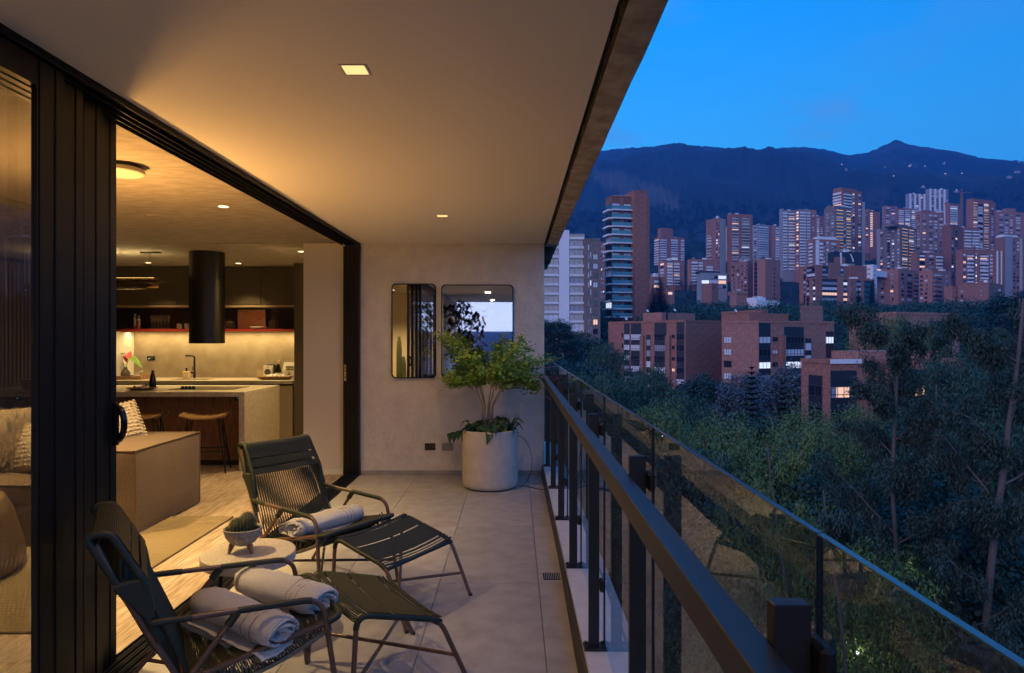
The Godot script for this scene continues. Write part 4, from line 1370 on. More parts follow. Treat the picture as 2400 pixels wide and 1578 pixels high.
	put("ceiling_mount", lathe_mesh(V2([0.105, 0.038, 0.105, 0.0555]), 30), M.ceramic_dark, dl)
	# uplighter behind the door stack: it throws the stiles' shadows over the balcony ceiling
	var ul := thing("uplighter_floor_lamp", "slim black uplighter floor lamp standing behind the stack of sliding doors", "floor lamp", V(-2.62, 0.0, 3.95))
	put("base", lathe_mesh(V2([0.0, 0.0, 0.13, 0.0, 0.13, 0.012, 0.012, 0.02, 0.011, 1.6]), 24), M.black_metal, ul)
	put("bowl", lathe_mesh(V2([0.011, 1.6, 0.06, 1.62, 0.10, 1.68, 0.104, 1.68, 0.095, 1.672, 0.05, 1.632, 0.0, 1.628]), 28), M.black_metal, ul)
	put("lamp_bulb", lathe_mesh(V2([0.0, 1.63, 0.035, 1.645, 0.04, 1.665, 0.028, 1.69, 0.0, 1.70]), 18), M.uplighter_lamp_glow, ul)
	var us := SpotLight3D.new()
	us.name = "lamp_light"
	ul.add_child(us, true)
	us.position.y = 1.715
	us.rotation.x = PI / 2
	us.light_color = Color(1.0, 0.72, 0.38)
	us.light_energy = 1.6
	us.spot_angle = 84
	us.spot_angle_attenuation = 0.25
	us.spot_range = 12.0
	us.spot_attenuation = 2.0
	us.light_size = 0.14
	us.shadow_enabled = true
	tag(put("ceiling_speaker", lathe_mesh(V2([0.0, 0.0, 0.085, 0.0, 0.092, 0.003, 0.092, 0.008]), 32), M.concrete_ceiling, self, V(-3.05, 2.508, 5.7)), "thin round ceiling cover plate left of the round downlight", "ceiling cover")


# ---------------------------------------------------------------- behind the camera (seen in the mirrors)
func build_behind() -> void:
	var t := thing("column_cactus", "tall ribbed column cactus in the room, reflected in the narrow mirror", "cactus", V(-2.62, 0, -0.55))
	put("planter", lathe_mesh(V2([0.0, 0.0, 0.14, 0.0, 0.17, 0.3, 0.155, 0.3, 0.15, 0.27, 0.0, 0.27]), 24), M.pot_white, t)
	for k in 2:
		var b := MB.new()
		var h: float = [1.25, 0.8][k]
		var off := Vector3([0.0, 0.09][k], 0.27, [0.0, 0.03][k])
		for r in 8:
			var a := TAU * r / 8
			var pts := []
			for j in 9:
				var y := h * j / 8.0
				var rr := 0.045 * sqrt(maxf(0.02, 1.0 - pow(j / 8.0, 6)))
				pts.append(off + Vector3(cos(a) * rr, y, sin(a) * rr))
			b.tube(pts, 0.02, 6)
		put("stem", b.mesh(), M.cactus_skin, t)
		var sp := MB.new()
		for r in 8:
			for j in 30:
				var a := TAU * r / 8
				var c := off + Vector3(cos(a) * 0.066, h * j / 30.0, sin(a) * 0.066)
				sp.leaf(c, Vector3(cos(a) * 0.022, 0.008, sin(a) * 0.022), Vector3(0, 0.003, 0), Vector3(0, 0, 1))
		put("spines", sp.mesh(), M.cactus_spine, t)
	t = thing("umbrella_tree", "tall dark broad-leaved plant behind the camera, reflected in the wide mirror", "potted plant", V(-1.22, 0, -1.5))
	put("planter", lathe_mesh(V2([0.0, 0.0, 0.2, 0.0, 0.24, 0.4, 0.22, 0.4, 0.21, 0.36, 0.0, 0.36]), 24), M.pot_white, t)
	var tr := MB.new()
	var lf := MB.new()
	for k in 7:
		var a := TAU * k / 7.0
		var top := Vector3(cos(a) * rng.randf_range(0.15, 0.6), rng.randf_range(1.0, 2.35), sin(a) * rng.randf_range(0.15, 0.45))
		tr.tube([Vector3(0.02 * k - 0.06, 0.36, 0), Vector3(top.x * 0.4, top.y * 0.6, top.z * 0.4), top], 0.012, 6)
		for j in 90:
			var c := top + Vector3(rng.randf_range(-0.25, 0.25), rng.randf_range(-0.45, 0.15), rng.randf_range(-0.25, 0.25))
			var d := Vector3(rng.randf_range(-1, 1), rng.randf_range(-1.2, 0.0), rng.randf_range(-1, 1)).normalized() * 0.19
			lf.leaf(c, d, d.cross(Vector3(0.2, 1, 0.1)).normalized() * 0.042, Vector3(rng.randf_range(-0.4, 0.4), 1, rng.randf_range(-0.4, 0.4)))
	put("stem", tr.mesh(), M.bark_thin, t)
	put("leaves", lf.mesh(), M.dark_leaf, t).set_meta("kind", "stuff")


# ---------------------------------------------------------------- potted tree
func build_pot() -> void:
	var at := V(-0.253, 0.0, 6.7)
	var t := thing("concrete_planter", "tall white cylindrical concrete planter in front of the stucco wall", "planter", at)
	put("planter", lathe_mesh(V2([0.0, 0.008, 0.235, 0.008, 0.26, 0.018, 0.274, 0.05, 0.279, 0.3, 0.277, 0.572, 0.272, 0.577, 0.252, 0.577, 0.248, 0.56, 0.247, 0.53]), 56), M.pot_white, t)
	put("earth", lathe_mesh(V2([0.0, 0.552, 0.12, 0.55, 0.2475, 0.54]), 28), M.soil, t)
	# the little tree
	var tree := thing("potted_tree", "small bushy green tree with slender pale trunks in the white planter", "tree", at + Vector3(0.0, 0.55, 0.0))
	var rr := RandomNumberGenerator.new()
	rr.seed = 91
	var wood := MB.new()
	var tips := []
	var cc := Vector3(0.085, 0.82, 0.05)
	for k in 7:
		var a := TAU * k / 7.0 + 0.3
		var foot := Vector3(-0.03 + 0.045 * cos(a), -0.02, 0.03 * sin(a))
		var mid := Vector3(-0.02 + 0.055 * cos(a), 0.26, 0.05 * sin(a))
		var out := Vector3(0.0 + 0.17 * cos(a), 0.52, 0.15 * sin(a))
		wood.tube([foot, foot.lerp(mid, 0.5) + Vector3(0.008 * sin(k * 2.0), 0, 0), mid, out], [0.0115, 0.009, 0.0075, 0.005], 7)
		for j in 7:
			var b := a + rr.randf_range(-0.9, 0.9)
			var up := rr.randf_range(-0.20, 0.52)
			var reach := rr.randf_range(0.22, 0.52)
			var tip := out + Vector3(cos(b) * reach * 1.15 + 0.06, up, sin(b) * reach * 0.8)
			var q := out.lerp(tip, 0.5) + Vector3(0, 0.04, 0)
			wood.tube([out - Vector3(0, 0.05 * (j % 3), 0), q, tip], [0.006, 0.004, 0.002], 5)
			tips.append([out, q, tip])
	put("trunk", wood.mesh(), M.bark_thin, tree)
	var lv := [MB.new(), MB.new(), MB.new()]
	for k in 10000:
		var b: Array = tips[rr.randi() % tips.size()]
		var f := pow(rr.randf(), 0.7)
		var p: Vector3 = b[0].lerp(b[1], f * 2) if f < 0.5 else b[1].lerp(b[2], f * 2 - 1)
		p += Vector3(rr.randfn(0, 0.035), rr.randfn(0, 0.03), rr.randfn(0, 0.035))
		# keep the crown's outline: a wide uneven dome, with a bulge low on the right
		var d := (p - cc) / Vector3(0.62, 0.45, 0.46)
		if d.length() > 1.0 + 0.16 * sin(atan2(d.y, d.x) * 5.0 + 1.0):
			continue
		var s := rr.randf_range(0.021, 0.038)
		var dir := Vector3(rr.randf_range(-1, 1), rr.randf_range(-0.7, 0.5), rr.randf_range(-1, 1)).normalized()
		var nn := Vector3(rr.randf_range(-0.7, 0.7), 1.0, rr.randf_range(-0.3, 1.0)).normalized()
		var side := dir.cross(nn).normalized()
		var m: MB = lv[0 if k % 9 < 5 else (1 if k % 9 < 8 else 2)]
		# rounded blade of four triangles
		var q := [p, p + dir * s * 0.3 + side * s * 0.36, p + dir * s * 0.75 + side * s * 0.38, p + dir * s, p + dir * s * 0.75 - side * s * 0.38, p + dir * s * 0.3 - side * s * 0.36]
		nn = side.cross(dir).normalized()
		var f0 := m.vert(q[0], nn)
		for j in range(1, 6):
			m.vert(q[j], nn)
		for j in range(1, 5):
			m.i.append_array([f0, f0 + j + 1, f0 + j])
	for k in 3:
		put("foliage", lv[k].mesh(), M["small_leaf%d" % k], tree).set_meta("kind", "stuff")
	# creeping plant round its foot: each broad leaf its own piece
	var cp := thing("pothos_plant", "green trailing pothos plant filling the top of the white planter", "plant", at + Vector3(0, 0.555, 0))
	var shapes := []
	for k in 4:
		shapes.append(broad_leaf([0.10, 0.115, 0.09, 0.105][k], [0.034, 0.04, 0.03, 0.038][k]))
	for k in 78:
		var a := rr.randf() * TAU
		var r := sqrt(rr.randf()) * 0.25
		var l := put("leaf", shapes[k % 4], M.broad_leaf_pale if k % 7 == 0 else (M.dark_leaf if k % 5 == 0 else M.broad_leaf), cp, Vector3(cos(a) * r, rr.randf_range(0.0, 0.085) + (0.02 if r < 0.15 else 0.0), sin(a) * r))
		l.rotation = Vector3(rr.randf_range(-0.3, 0.9), -a + PI / 2 + rr.randf_range(-0.8, 0.8), rr.randf_range(-0.4, 0.4))
	for k in 5:
		var l := put("leaf", shapes[k % 4], M.broad_leaf, cp, Vector3(-0.25 - 0.03 * k, 0.03 - 0.012 * k, 0.12 - 0.01 * k))
		l.rotation = Vector3(0.9, 2.6 + 0.3 * k, 0.2)
	var gb := MB.new()
	for k in 26:
		var a := rr.randf_range(-1.2, 1.6)
		var f := Vector3(cos(a) * 0.17 + 0.03, 0.0, sin(a) * 0.14)
		var d := Vector3(cos(a) * rr.randf_range(0.05, 0.16), rr.randf_range(0.08, 0.2), sin(a) * 0.1)
		gb.leaf(f, d, Vector3(0.005, 0, 0.002), Vector3(0, 0.4, 1))
	put("grass_blades", gb.mesh(), M.broad_leaf, cp).set_meta("kind", "stuff")
	var cb := MB.new()
	var pts := []
	for k in 25:
		var u := k / 24.0
		var x := 0.035 + 0.15 * sin(PI * pow(u, 1.3)) * (1.0 if u < 0.75 else 1.0)
		pts.append(V(0.02 + 0.14 * sin(PI * u) + 0.01 * u, 0.5 * (1 - smoothstep(0, 1, u)) + 0.006, 6.72 - 0.05 * u))
	cb.tube(pts, 0.0032, 6)
	var p2 := []
	for k in 15:
		var u := k / 14.0
		p2.append(V(0.03 + 0.25 * u, 0.006, 6.67 - 0.12 * u * u + 0.03 * sin(u * 6)))
	cb.tube(p2, 0.0032, 6)
	tag(put("irrigation_cable", cb.mesh(), M.black_rubber), "thin black cable looping from the white planter to the kerb", "cable")


func broad_leaf(l: float, w: float) -> ArrayMesh:
	var b := MB.new()
	var prev := []
	for k in 8:
		var t := k / 7.0
		var ww := w * pow(sin(PI * pow(t, 0.6)), 0.8)
		var c := Vector3(0, 0.03 * sin(PI * t) - 0.05 * t * t, l * t)
		var row := [c + Vector3(-ww, 0.012, 0), c, c + Vector3(ww, 0.012, 0)]
		if k > 0:
			b.quad(prev[0], row[0], row[1], prev[1])
			b.quad(prev[1], row[1], row[2], prev[2])
		prev = row
	return b.mesh()


# ---------------------------------------------------------------- lounge chairs, footstools, towels
func bend(p: Array, r: float, seg := 6) -> Array:
	# polyline with its inner corners rounded
	var out := [p[0]]
	for k in range(1, p.size() - 1):
		var a: Vector3 = p[k - 1]
		var b: Vector3 = p[k]
		var c: Vector3 = p[k + 1]
		var u := (a - b).normalized()
		var w := (c - b).normalized()
		var e := minf(r, minf((a - b).length(), (c - b).length()) * 0.49)
		for j in seg + 1:
			var t := j / float(seg)
			out.append((b + u * e).lerp(b, t).lerp(b.lerp(b + w * e, t), t))
	out.append(p[p.size() - 1])
	return out


func along(pts: Array, s: float) -> Vector3:
	var left := s
	for k in pts.size() - 1:
		var l: float = (pts[k + 1] - pts[k]).length()
		if left <= l:
			return pts[k].lerp(pts[k + 1], left / l)
		left -= l
	return pts[pts.size() - 1]


func length_of(pts: Array) -> float:
	var s := 0.0
	for k in pts.size() - 1:
		s += (pts[k + 1] - pts[k]).length()
	return s


# cord wound round a tube: a ribbed sleeve
func winding(b: MB, pts: Array, s0: float, s1: float, r: float, pitch := 0.0072, sides := 8) -> void:
	var n := int((s1 - s0) / pitch)
	var line := []
	var rad := []
	for k in n * 3 + 1:
		line.append(along(pts, s0 + (s1 - s0) * k / (n * 3.0)))
		rad.append(r + [0.0, 0.0017, 0.0017][k % 3])
	b.tube(line, rad, sides, false)


func make_chair(c: Node3D) -> void:
	# local: forward -z?  x = forward, z = to the sitter's right
	var W := 0.263
	var tube := 0.0105
	for s in [1.0, -1.0]:
		var z: float = W * s
		# arm, bent down into the front leg
		var arm := bend([Vector3(-0.555, 0.523, z), Vector3(0.015, 0.499, z), Vector3(0.083, 0.0, z * 1.12)], 0.07)
		var b := MB.new()
		b.tube(arm, tube, 10)
		put("front_leg_and_arm", b.mesh(), M.brown_tube, c)
		# diagonal rear leg
		b = MB.new()
		var diag := [Vector3(-0.285, 0.505, z), Vector3(-0.707, 0.0, z * 1.13)]
		b.tube(diag, tube, 10)
		put("rear_leg", b.mesh(), M.brown_tube, c)
		# back upright with a hairpin at the top
		b = MB.new()
		var up := [Vector3(-0.455, 0.285, z), Vector3(-0.655, 0.665, z * 0.93), Vector3(-0.712, 0.80, z * 0.88)]
		b.tube(up, tube, 10)
		put("back_upright", b.mesh(), M.brown_tube, c)
		b = MB.new()
		var pin := bend([Vector3(-0.628, 0.62, z * 0.94), Vector3(-0.745, 0.832, z * 0.875), Vector3(-0.675, 0.838, z * 0.875), Vector3(-0.572, 0.655, z * 0.93), Vector3(-0.555, 0.56, z * 0.96)], 0.03)
		winding(b, pin, 0.0, length_of(pin), tube + 0.0015)
		# solid winding where hairpin and upright run together
		for k in 16:
			var t := k / 15.0
			var p := Vector3(-0.555, 0.545, z * 0.96).lerp(Vector3(-0.625, 0.66, z * 0.93), t)
			var wd := 0.012 + 0.026 * t
			b.tube([p + Vector3(-wd, -0.004, 0), p + Vector3(wd, 0.004, 0)], 0.0165, 6)
		put("headrest_loop", b.mesh(), M.rope, c)
		# windings
		for q in [[arm, 0.0, 0.125, 0.001], [arm, 0.272, 0.53, 0.001], [[Vector3(-0.525, 0.455, z * 0.985), Vector3(-0.565, 0.545, z * 0.97)], 0.0, 0.10, 0.002], [diag, 0.0, 0.05, 0.004]]:
			b = MB.new()
			winding(b, q[0], q[1], q[2], tube + q[3])
			put("arm_winding", b.mesh(), M.rope, c)
	# seat frame: side rails, front rail beyond the legs
	var fr := MB.new()
	var rail := bend([Vector3(-0.46, 0.30, -W), Vector3(0.085, 0.418, -W - 0.004), Vector3(0.085, 0.418, W + 0.004), Vector3(-0.46, 0.30, W)], 0.05)
	fr.tube(rail, tube, 10)
	put("seat_frame", fr.mesh(), M.brown_tube, c)
	fr = MB.new()
	winding(fr, rail, 0.50, length_of(rail) - 0.50, tube + 0.001)
	put("front_winding", fr.mesh(), M.rope, c)
	# cross stretchers and rear bar
	fr = MB.new()
	fr.tube([Vector3(-0.56, 0.176, -W * 1.085), Vector3(0.062, 0.15, W * 1.08)], 0.008, 8)
	fr.tube([Vector3(-0.56, 0.17, W * 1.085), Vector3(0.062, 0.138, -W * 1.08)], 0.008, 8)
	put("stretcher", fr.mesh(), M.brown_tube, c)
	fr = MB.new()
	fr.tube([Vector3(-0.455, 0.288, -W), Vector3(-0.455, 0.288, W)], tube, 8)
	fr.tube([Vector3(-0.712, 0.80, -W * 0.88), Vector3(-0.712, 0.80, W * 0.88)], 0.007, 8)
	put("cross_bar", fr.mesh(), M.brown_tube, c)
	# seat cords: close together, side to side with a slight sag
	var sc := MB.new()
	var rope_r := 0.0035
	for k in 78:
		var f := k / 77.0
		var a := Vector3(lerpf(-0.45, 0.07, f), lerpf(0.311, 0.427, f), 0)
		var pts := []
		for j in 9:
			var u := j / 8.0 * 2 - 1
			pts.append(a + Vector3(0, -0.022 * (1 - u * u) - 0.006 * u * u * u * u, u * (W + 0.005)))
		sc.tube(pts, rope_r, 5, false)
	put("seat_cords", sc.mesh(), M.rope, c)
	# under-weave hanging below the seat: a second, sparser layer with a pale edge cord
	sc = MB.new()
	for k in 54:
		var f := k / 53.0
		var a := Vector3(lerpf(-0.44, 0.03, f), lerpf(0.27, 0.375, f) - 0.05 * sin(PI * f), 0)
		sc.tube([a + Vector3(0, 0.03, -W), a + Vector3(0, -0.01, -W * 0.4), a + Vector3(0, -0.012, W * 0.3), a + Vector3(0, 0.015, W)], 0.003, 5, false)
	put("under_cords", sc.mesh(), M.rope, c)
	sc = MB.new()
	for s in [1.0, -1.0]:
		var ed := []
		for k in 12:
			var f := k / 11.0
			ed.append(Vector3(lerpf(-0.43, 0.05, f), lerpf(0.25, 0.375, f) - 0.035 * sin(PI * f), s * (W - 0.012)))
		winding(sc, ed, 0.0, length_of(ed), 0.0085)
		for k in 40:
			var f := k / 39.0
			var p := along(ed, length_of(ed) * f)
			sc.tube([p, p + Vector3(rng.randf_range(-0.006, 0.006), 0.03 + 0.02 * (k % 3), -s * rng.randf_range(0.004, 0.05))], 0.0042, 5, false)
	put("woven_edge", sc.mesh(), M.rope_light, c)
	# back cords: front layer from the headrest bar down to the seat rear, rear layer behind it
	sc = MB.new()
	for k in 30:
		var u := (k / 29.0) * 2 - 1
		sc.tube([Vector3(-0.585, 0.655, u * (W * 0.93 - 0.014)), Vector3(-0.50, 0.46, u * (W * 0.95 - 0.01)), Vector3(-0.437, 0.302, u * (W - 0.004))], 0.0036, 5, false)
		u *= 0.985
		sc.tube([Vector3(-0.66, 0.66, u * (W * 0.92 - 0.014)), Vector3(-0.56, 0.45, u * (W * 0.94 - 0.012)), Vector3(-0.462, 0.295, u * (W - 0.006))], 0.0032, 5, false)
	put("back_cords", sc.mesh(), M.rope, c)
	# headrest cords: round the hairpin, side to side
	sc = MB.new()
	var pin0 := bend([Vector3(-0.655, 0.67, 0), Vector3(-0.745, 0.832, 0), Vector3(-0.675, 0.838, 0), Vector3(-0.578, 0.665, 0)], 0.03)
	var ll := length_of(pin0)
	for k in 58:
		var f := k / 57.0
		if k == 44 or k == 51 or k == 52:
			continue
		var p := along(pin0, ll * f)
		var w := lerpf(W * 0.93, W * 0.875, clampf((p.y - 0.66) / 0.17, 0, 1)) + 0.003
		sc.tube([p + Vector3(0.012, 0.004, -w), p + Vector3(0.012, 0.0, 0), p + Vector3(0.012, 0.004, w)], 0.0038, 5, false)
	put("headrest_cords", sc.mesh(), M.rope, c)


func make_stool_for_feet(c: Node3D) -> void:
	var W := 0.279
	var tube := 0.0105
	for s in [1.0, -1.0]:
		var z: float = W * s
		var side := bend([Vector3(-0.385, 0.0, z * 1.02), Vector3(-0.36, 0.402, z), Vector3(0.0, 0.302, z), Vector3(0.139, 0.0, z * 1.02)], 0.06)
		var b := MB.new()
		b.tube(side, tube, 10)
		put("side_frame", b.mesh(), M.brown_tube, c)
		b = MB.new()
		winding(b, side, 0.345, 0.345 + 0.40, tube + 0.001)
		put("side_winding", b.mesh(), M.rope, c)
		b = MB.new()
		for e in [0, side.size() - 1]:
			var p: Vector3 = side[e]
			b.tube([p + Vector3(0, -0.0005, 0), p + Vector3(0, 0.012, 0)], 0.0118, 10)
		put("foot_cap", b.mesh(), M.black_rubber, c)
	var fr := MB.new()
	fr.tube([Vector3(0.004, 0.292, -W), Vector3(0.004, 0.292, W)], tube, 10)
	put("front_rail", fr.mesh(), M.rope, c)
	fr = MB.new()
	fr.tube([Vector3(-0.374, 0.14, -W * 1.015), Vector3(0.078, 0.135, W * 1.012)], 0.0085, 8)
	fr.tube([Vector3(-0.374, 0.125, W * 1.015), Vector3(0.078, 0.12, -W * 1.012)], 0.0085, 8)
	put("stretcher", fr.mesh(), M.brown_tube, c)
	var sc := MB.new()
	var path := bend([Vector3(-0.362, 0.37, 0), Vector3(-0.36, 0.41, 0), Vector3(-0.30, 0.399, 0), Vector3(0.005, 0.313, 0)], 0.03)
	var ll := length_of(path)
	for k in 46:
		var f := k / 45.0
		var p := along(path, ll * f)
		var pts := []
		for j in 7:
			var u := j / 6.0 * 2 - 1
			pts.append(p + Vector3(0, -0.016 * (1 - u * u), u * (W + 0.004)))
		if k == 8 or k == 21 or k == 38 or k == 41 or k == 43:
			continue
		sc.tube(pts, 0.0034, 5, false)
	put("seat_cords", sc.mesh(), M.rope, c)


func towel_mesh(l: float, r: float, squash: float, seed_: int, turns := 2.6) -> Array:
	# a towel rolled up: a thick spiral sheet lying along x, its ends slightly telescoped
	var nz := FastNoiseLite.new()
	nz.seed = seed_
	nz.frequency = 6.0
	var b := MB.new()
	var n := 96
	var th := r / (turns + 0.55) * 0.46
	var rings := 15
	var ctr := []
	for k in n + 1:
		var t := k / float(n)
		var a := -PI * 0.5 - t * turns * TAU
		var rad := lerpf(r - th, r * 0.16, t)
		var p := Vector2(cos(a) * rad * 1.12, sin(a) * rad * squash)
		if p.y < -r * 0.72 * squash and t < 0.9:
			p.y = lerpf(p.y, -r * 0.8 * squash + (t * turns) * th * 0.9, 0.5)
		ctr.append(p)
	# a loose flap of the sheet's end lying on the seat
	var flap := []
	for k in 7:
		flap.append(Vector2(lerpf(r * 1.15, 0.02, k / 6.0) * 1.0, -(r - th * 0.6) * squash * 0.98))
	ctr = flap + ctr
	n = ctr.size() - 1
	for sgn in [1.0, -1.0]:
		var first := b.v.size()
		for k in n + 1:
			var d: Vector2 = (ctr[mini(k + 1, n)] - ctr[maxi(k - 1, 0)]).normalized()
			var nn: Vector2 = Vector2(d.y, -d.x) * sgn
			for j in rings:
				var u := j / float(rings - 1) * 2 - 1
				var half := l / 2 + 0.012 * sin(k * 0.21 + seed_) + nz.get_noise_1d(k * 0.05) * 0.012
				var q: Vector2 = ctr[k] + nn * th * (0.95 if absf(u) < 0.99 else 0.45)
				var bump := nz.get_noise_3d(q.x * 2, q.y * 2, u * 0.7) * 0.010
				q += nn * bump
				b.vert(Vector3(u * half, q.y, q.x), Vector3(u * u * u * u * u * u * u * 0.8, nn.y, nn.x))
		for k in n:
			for j in rings - 1:
				var a := first + k * rings + j
				if sgn > 0:
					b.i.append_array([a, a + 1, a + rings, a + 1, a + rings + 1, a + rings])
				else:
					b.i.append_array([a, a + rings, a + 1, a + 1, a + rings, a + rings + 1])
	# rims of the sheet at both ends
	for e in [-1.0, 1.0]:
		for k in n:
			var q := []
			for kk in [k, k + 1]:
				var d: Vector2 = (ctr[mini(kk + 1, n)] - ctr[maxi(kk - 1, 0)]).normalized()
				var nn := Vector2(d.y, -d.x)
				var half := l / 2 + 0.012 * sin(kk * 0.21 + seed_) + nz.get_noise_1d(kk * 0.05) * 0.012
				for s2 in [1.0, 0.0, -1.0]:
					var c: Vector2 = ctr[kk] + nn * th * 0.45 * s2
					q.append(Vector3(e * (half + (0.005 if s2 == 0.0 else 0.0)), c.y, c.x))
			for m in 2:
				if e > 0:
					b.quad(q[m], q[m + 1], q[m + 4], q[m + 3])
				else:
					b.quad(q[m + 3], q[m + 4], q[m + 1], q[m])
	# three woven lines near one end, following the outer turn
	var st := MB.new()
	for s3 in 3:
		var x: float = l * 0.5 * [0.42, 0.52, 0.62][s3]
		var pts := []
		for k in range(8, 8 + 33):
			var d: Vector2 = (ctr[k + 1] - ctr[k - 1]).normalized()
			var nn := Vector2(d.y, -d.x)
			var u := x / (l / 2)
			var side := 1.0 if nn.dot(ctr[k]) > 0 else -1.0
			var q: Vector2 = ctr[k] + nn * side * th * 0.95
			q += nn * side * nz.get_noise_3d(q.x * 2, q.y * 2, u * 0.7) * 0.010
			pts.append(Vector3(x, q.y, q.x) + Vector3(0, nn.y, nn.x) * side * 0.0005)
		st.tube(pts, 0.0011, 4, false)
	return [b.mesh(), st.mesh()]


func towel(label: String, at: Vector3, yaw: float, l: float, r: float, squash: float, seed_: int, flip: float, pitch := 0.0) -> void:
	var t := thing("rolled_towel", label, "towel", at, 0.0, "rolled white towels on the lounge chairs")
	t.rotation = Vector3(0, yaw, pitch)
	var ms := towel_mesh(l, r, squash, seed_)
	var a := put("towel", ms[0], M.terry, t, Vector3(0, r * squash, 0))
	var b := put("woven_lines", ms[1], M.towel_stripe, t, Vector3(0, r * squash, 0))
	if flip < 0:
		a.rotation.y = PI
		b.rotation.y = PI


func build_chairs() -> void:
	# yaw: local +x is forward; chair faces (cos, sin) in (X, depth)
	var c := thing("lounge_chair", "dark green cord lounge chair farther from the camera, beside the sofa arm", "lounge chair", V(-0.945, 0.0, 3.871), -0.593, "pair of cord lounge chairs")
	make_chair(c)
	copy(c, V(-0.873, 0.0, 2.756), 0.521, "dark green cord lounge chair in the foreground by the sliding doors")
	var f := thing("footstool", "dark green cord footstool in front of the far lounge chair", "footstool", V(-0.523, 0.0, 3.691), -0.53, "pair of cord footstools")
	make_stool_for_feet(f)
	copy(f, V(-0.472, 0.0, 3.046), 0.584, "dark green cord footstool in front of the near lounge chair")
	# towels: local x axis along the roll
	var f1 := Vector2(cos(-0.593), sin(-0.593))
	var lt1 := Vector2(sin(-0.593), -cos(-0.593))
	var o1 := Vector2(-0.945, 3.871)
	for k in 2:
		var p: Vector2 = o1 + f1 * [-0.30, -0.165][k] + lt1 * [0.0, 0.03][k]
		towel(["rolled white towel at the back of the far chair's seat", "rolled white towel at the front of the far chair's seat"][k], V(p.x, [0.325, 0.355][k], p.y), -0.593 + PI / 2 + [0.05, 0.0][k], [0.46, 0.48][k], 0.066, 0.82, 3 + k, 1.0)
	towel("rolled white towel at the back of the near chair's seat", V(-1.06, 0.335, 2.60), 0.521 - 1.15, 0.52, 0.083, 0.8, 8, 1.0)
	towel("rolled white towel at the front of the near chair's seat", V(-0.965, 0.362, 2.79), 0.521 - 1.08, 0.48, 0.084, 0.8, 9, 1.0)


# ---------------------------------------------------------------- side table and cactus
func build_table() -> void:
	var t := thing("terrazzo_side_table", "round speckled terrazzo side table between the two lounge chairs", "side table", V(-1.328, 0.0, 3.34))
	put("tabletop", lathe_mesh(V2([0.0, 0.372, 0.218, 0.372, 0.2225, 0.376, 0.2235, 0.414, 0.2195, 0.4195, 0.0, 0.42]), 64), M.terrazzo, t)
	for k in 3:
		var a := TAU * k / 3.0 + 0.5
		var b := MB.new()
		b.tube(bend([Vector3(0, 0.365, 0), Vector3(cos(a) * 0.12, 0.365, sin(a) * 0.12), Vector3(cos(a) * 0.17, 0.004, sin(a) * 0.17)], 0.03), 0.011, 8)
		put("leg", b.mesh(), M.black_metal, t)
	var at := V(-1.352, 0.4205, 3.33)
	t = thing("footed_bowl", "grey concrete bowl on three wooden feet on the terrazzo table", "planter", at)
	put("bowl", lathe_mesh(V2([0.0, 0.034, 0.03, 0.036, 0.06, 0.052, 0.082, 0.08, 0.0925, 0.118, 0.0915, 0.122, 0.085, 0.122, 0.082, 0.112]), 40), M.bowl_concrete, t)
	put("earth", lathe_mesh(V2([0.0, 0.112, 0.05, 0.111, 0.084, 0.107]), 24), M.soil, t)
	for k in 3:
		var a := TAU * k / 3.0 + PI / 2 + PI
		var b := MB.new()
		b.tube([Vector3(cos(a) * 0.068, 0.0, sin(a) * 0.068), Vector3(cos(a) * 0.05, 0.045, sin(a) * 0.05)], [0.0065, 0.015], 14)
		put("foot", b.mesh(), M.light_wood, t)
	for k in 2:
		var c := thing("ball_cactus", ["spiny ball cactus, lower of the two in the concrete bowl", "spiny oval cactus, taller and behind in the concrete bowl"][k], "cactus", at + [Vector3(-0.022, 0.105, 0.014), Vector3(0.016, 0.105, -0.016)][k], 0.0, "small cacti in the concrete bowl")
		var h: float = [0.068, 0.092][k]
		var r: float = [0.036, 0.036][k]
		var b := MB.new()
		var ribs := 15
		var first := 0
		for y in 15:
			var v2 := y / 14.0
			var rr := r * pow(sin(PI * (0.18 + 0.82 * v2)), 0.6)
			for x in ribs * 4 + 1:
				var a := TAU * x / (ribs * 4)
				var q := rr * (1.0 + 0.09 * cos(a * ribs))
				b.vert(Vector3(cos(a) * q, v2 * h, sin(a) * q), Vector3(cos(a), v2 * 1.6 - 0.6, sin(a)))
		for y in 14:
			for x in ribs * 4:
				var q := y * (ribs * 4 + 1) + x
				var q2 := q + ribs * 4 + 1
				b.i.append_array([q, q + 1, q2, q + 1, q2 + 1, q2])
		put("flesh", b.mesh(), M.cactus_skin, c)
		var sp := MB.new()
		for x in ribs:
			for y in 11:
				var v2 := (y + 0.5 * (x % 2)) / 11.0
				var a := TAU * x / ribs
				var rr := r * pow(sin(PI * (0.18 + 0.82 * v2)), 0.6) * 1.08
				var p := Vector3(cos(a) * rr, v2 * h, sin(a) * rr)
				for j in 7:
					var d := (Vector3(cos(a), v2 * 1.4 - 0.4, sin(a)).normalized() + Vector3(rng.randf_range(-0.8, 0.8), rng.randf_range(-0.8, 0.8), rng.randf_range(-0.8, 0.8))).normalized() * 0.011
					sp.leaf(p, d, d.cross(Vector3(0.3, 0.5, 0.8)).normalized() * 0.0004, d)
		put("spines", sp.mesh(), M.cactus_spine, c).set_meta("kind", "stuff")


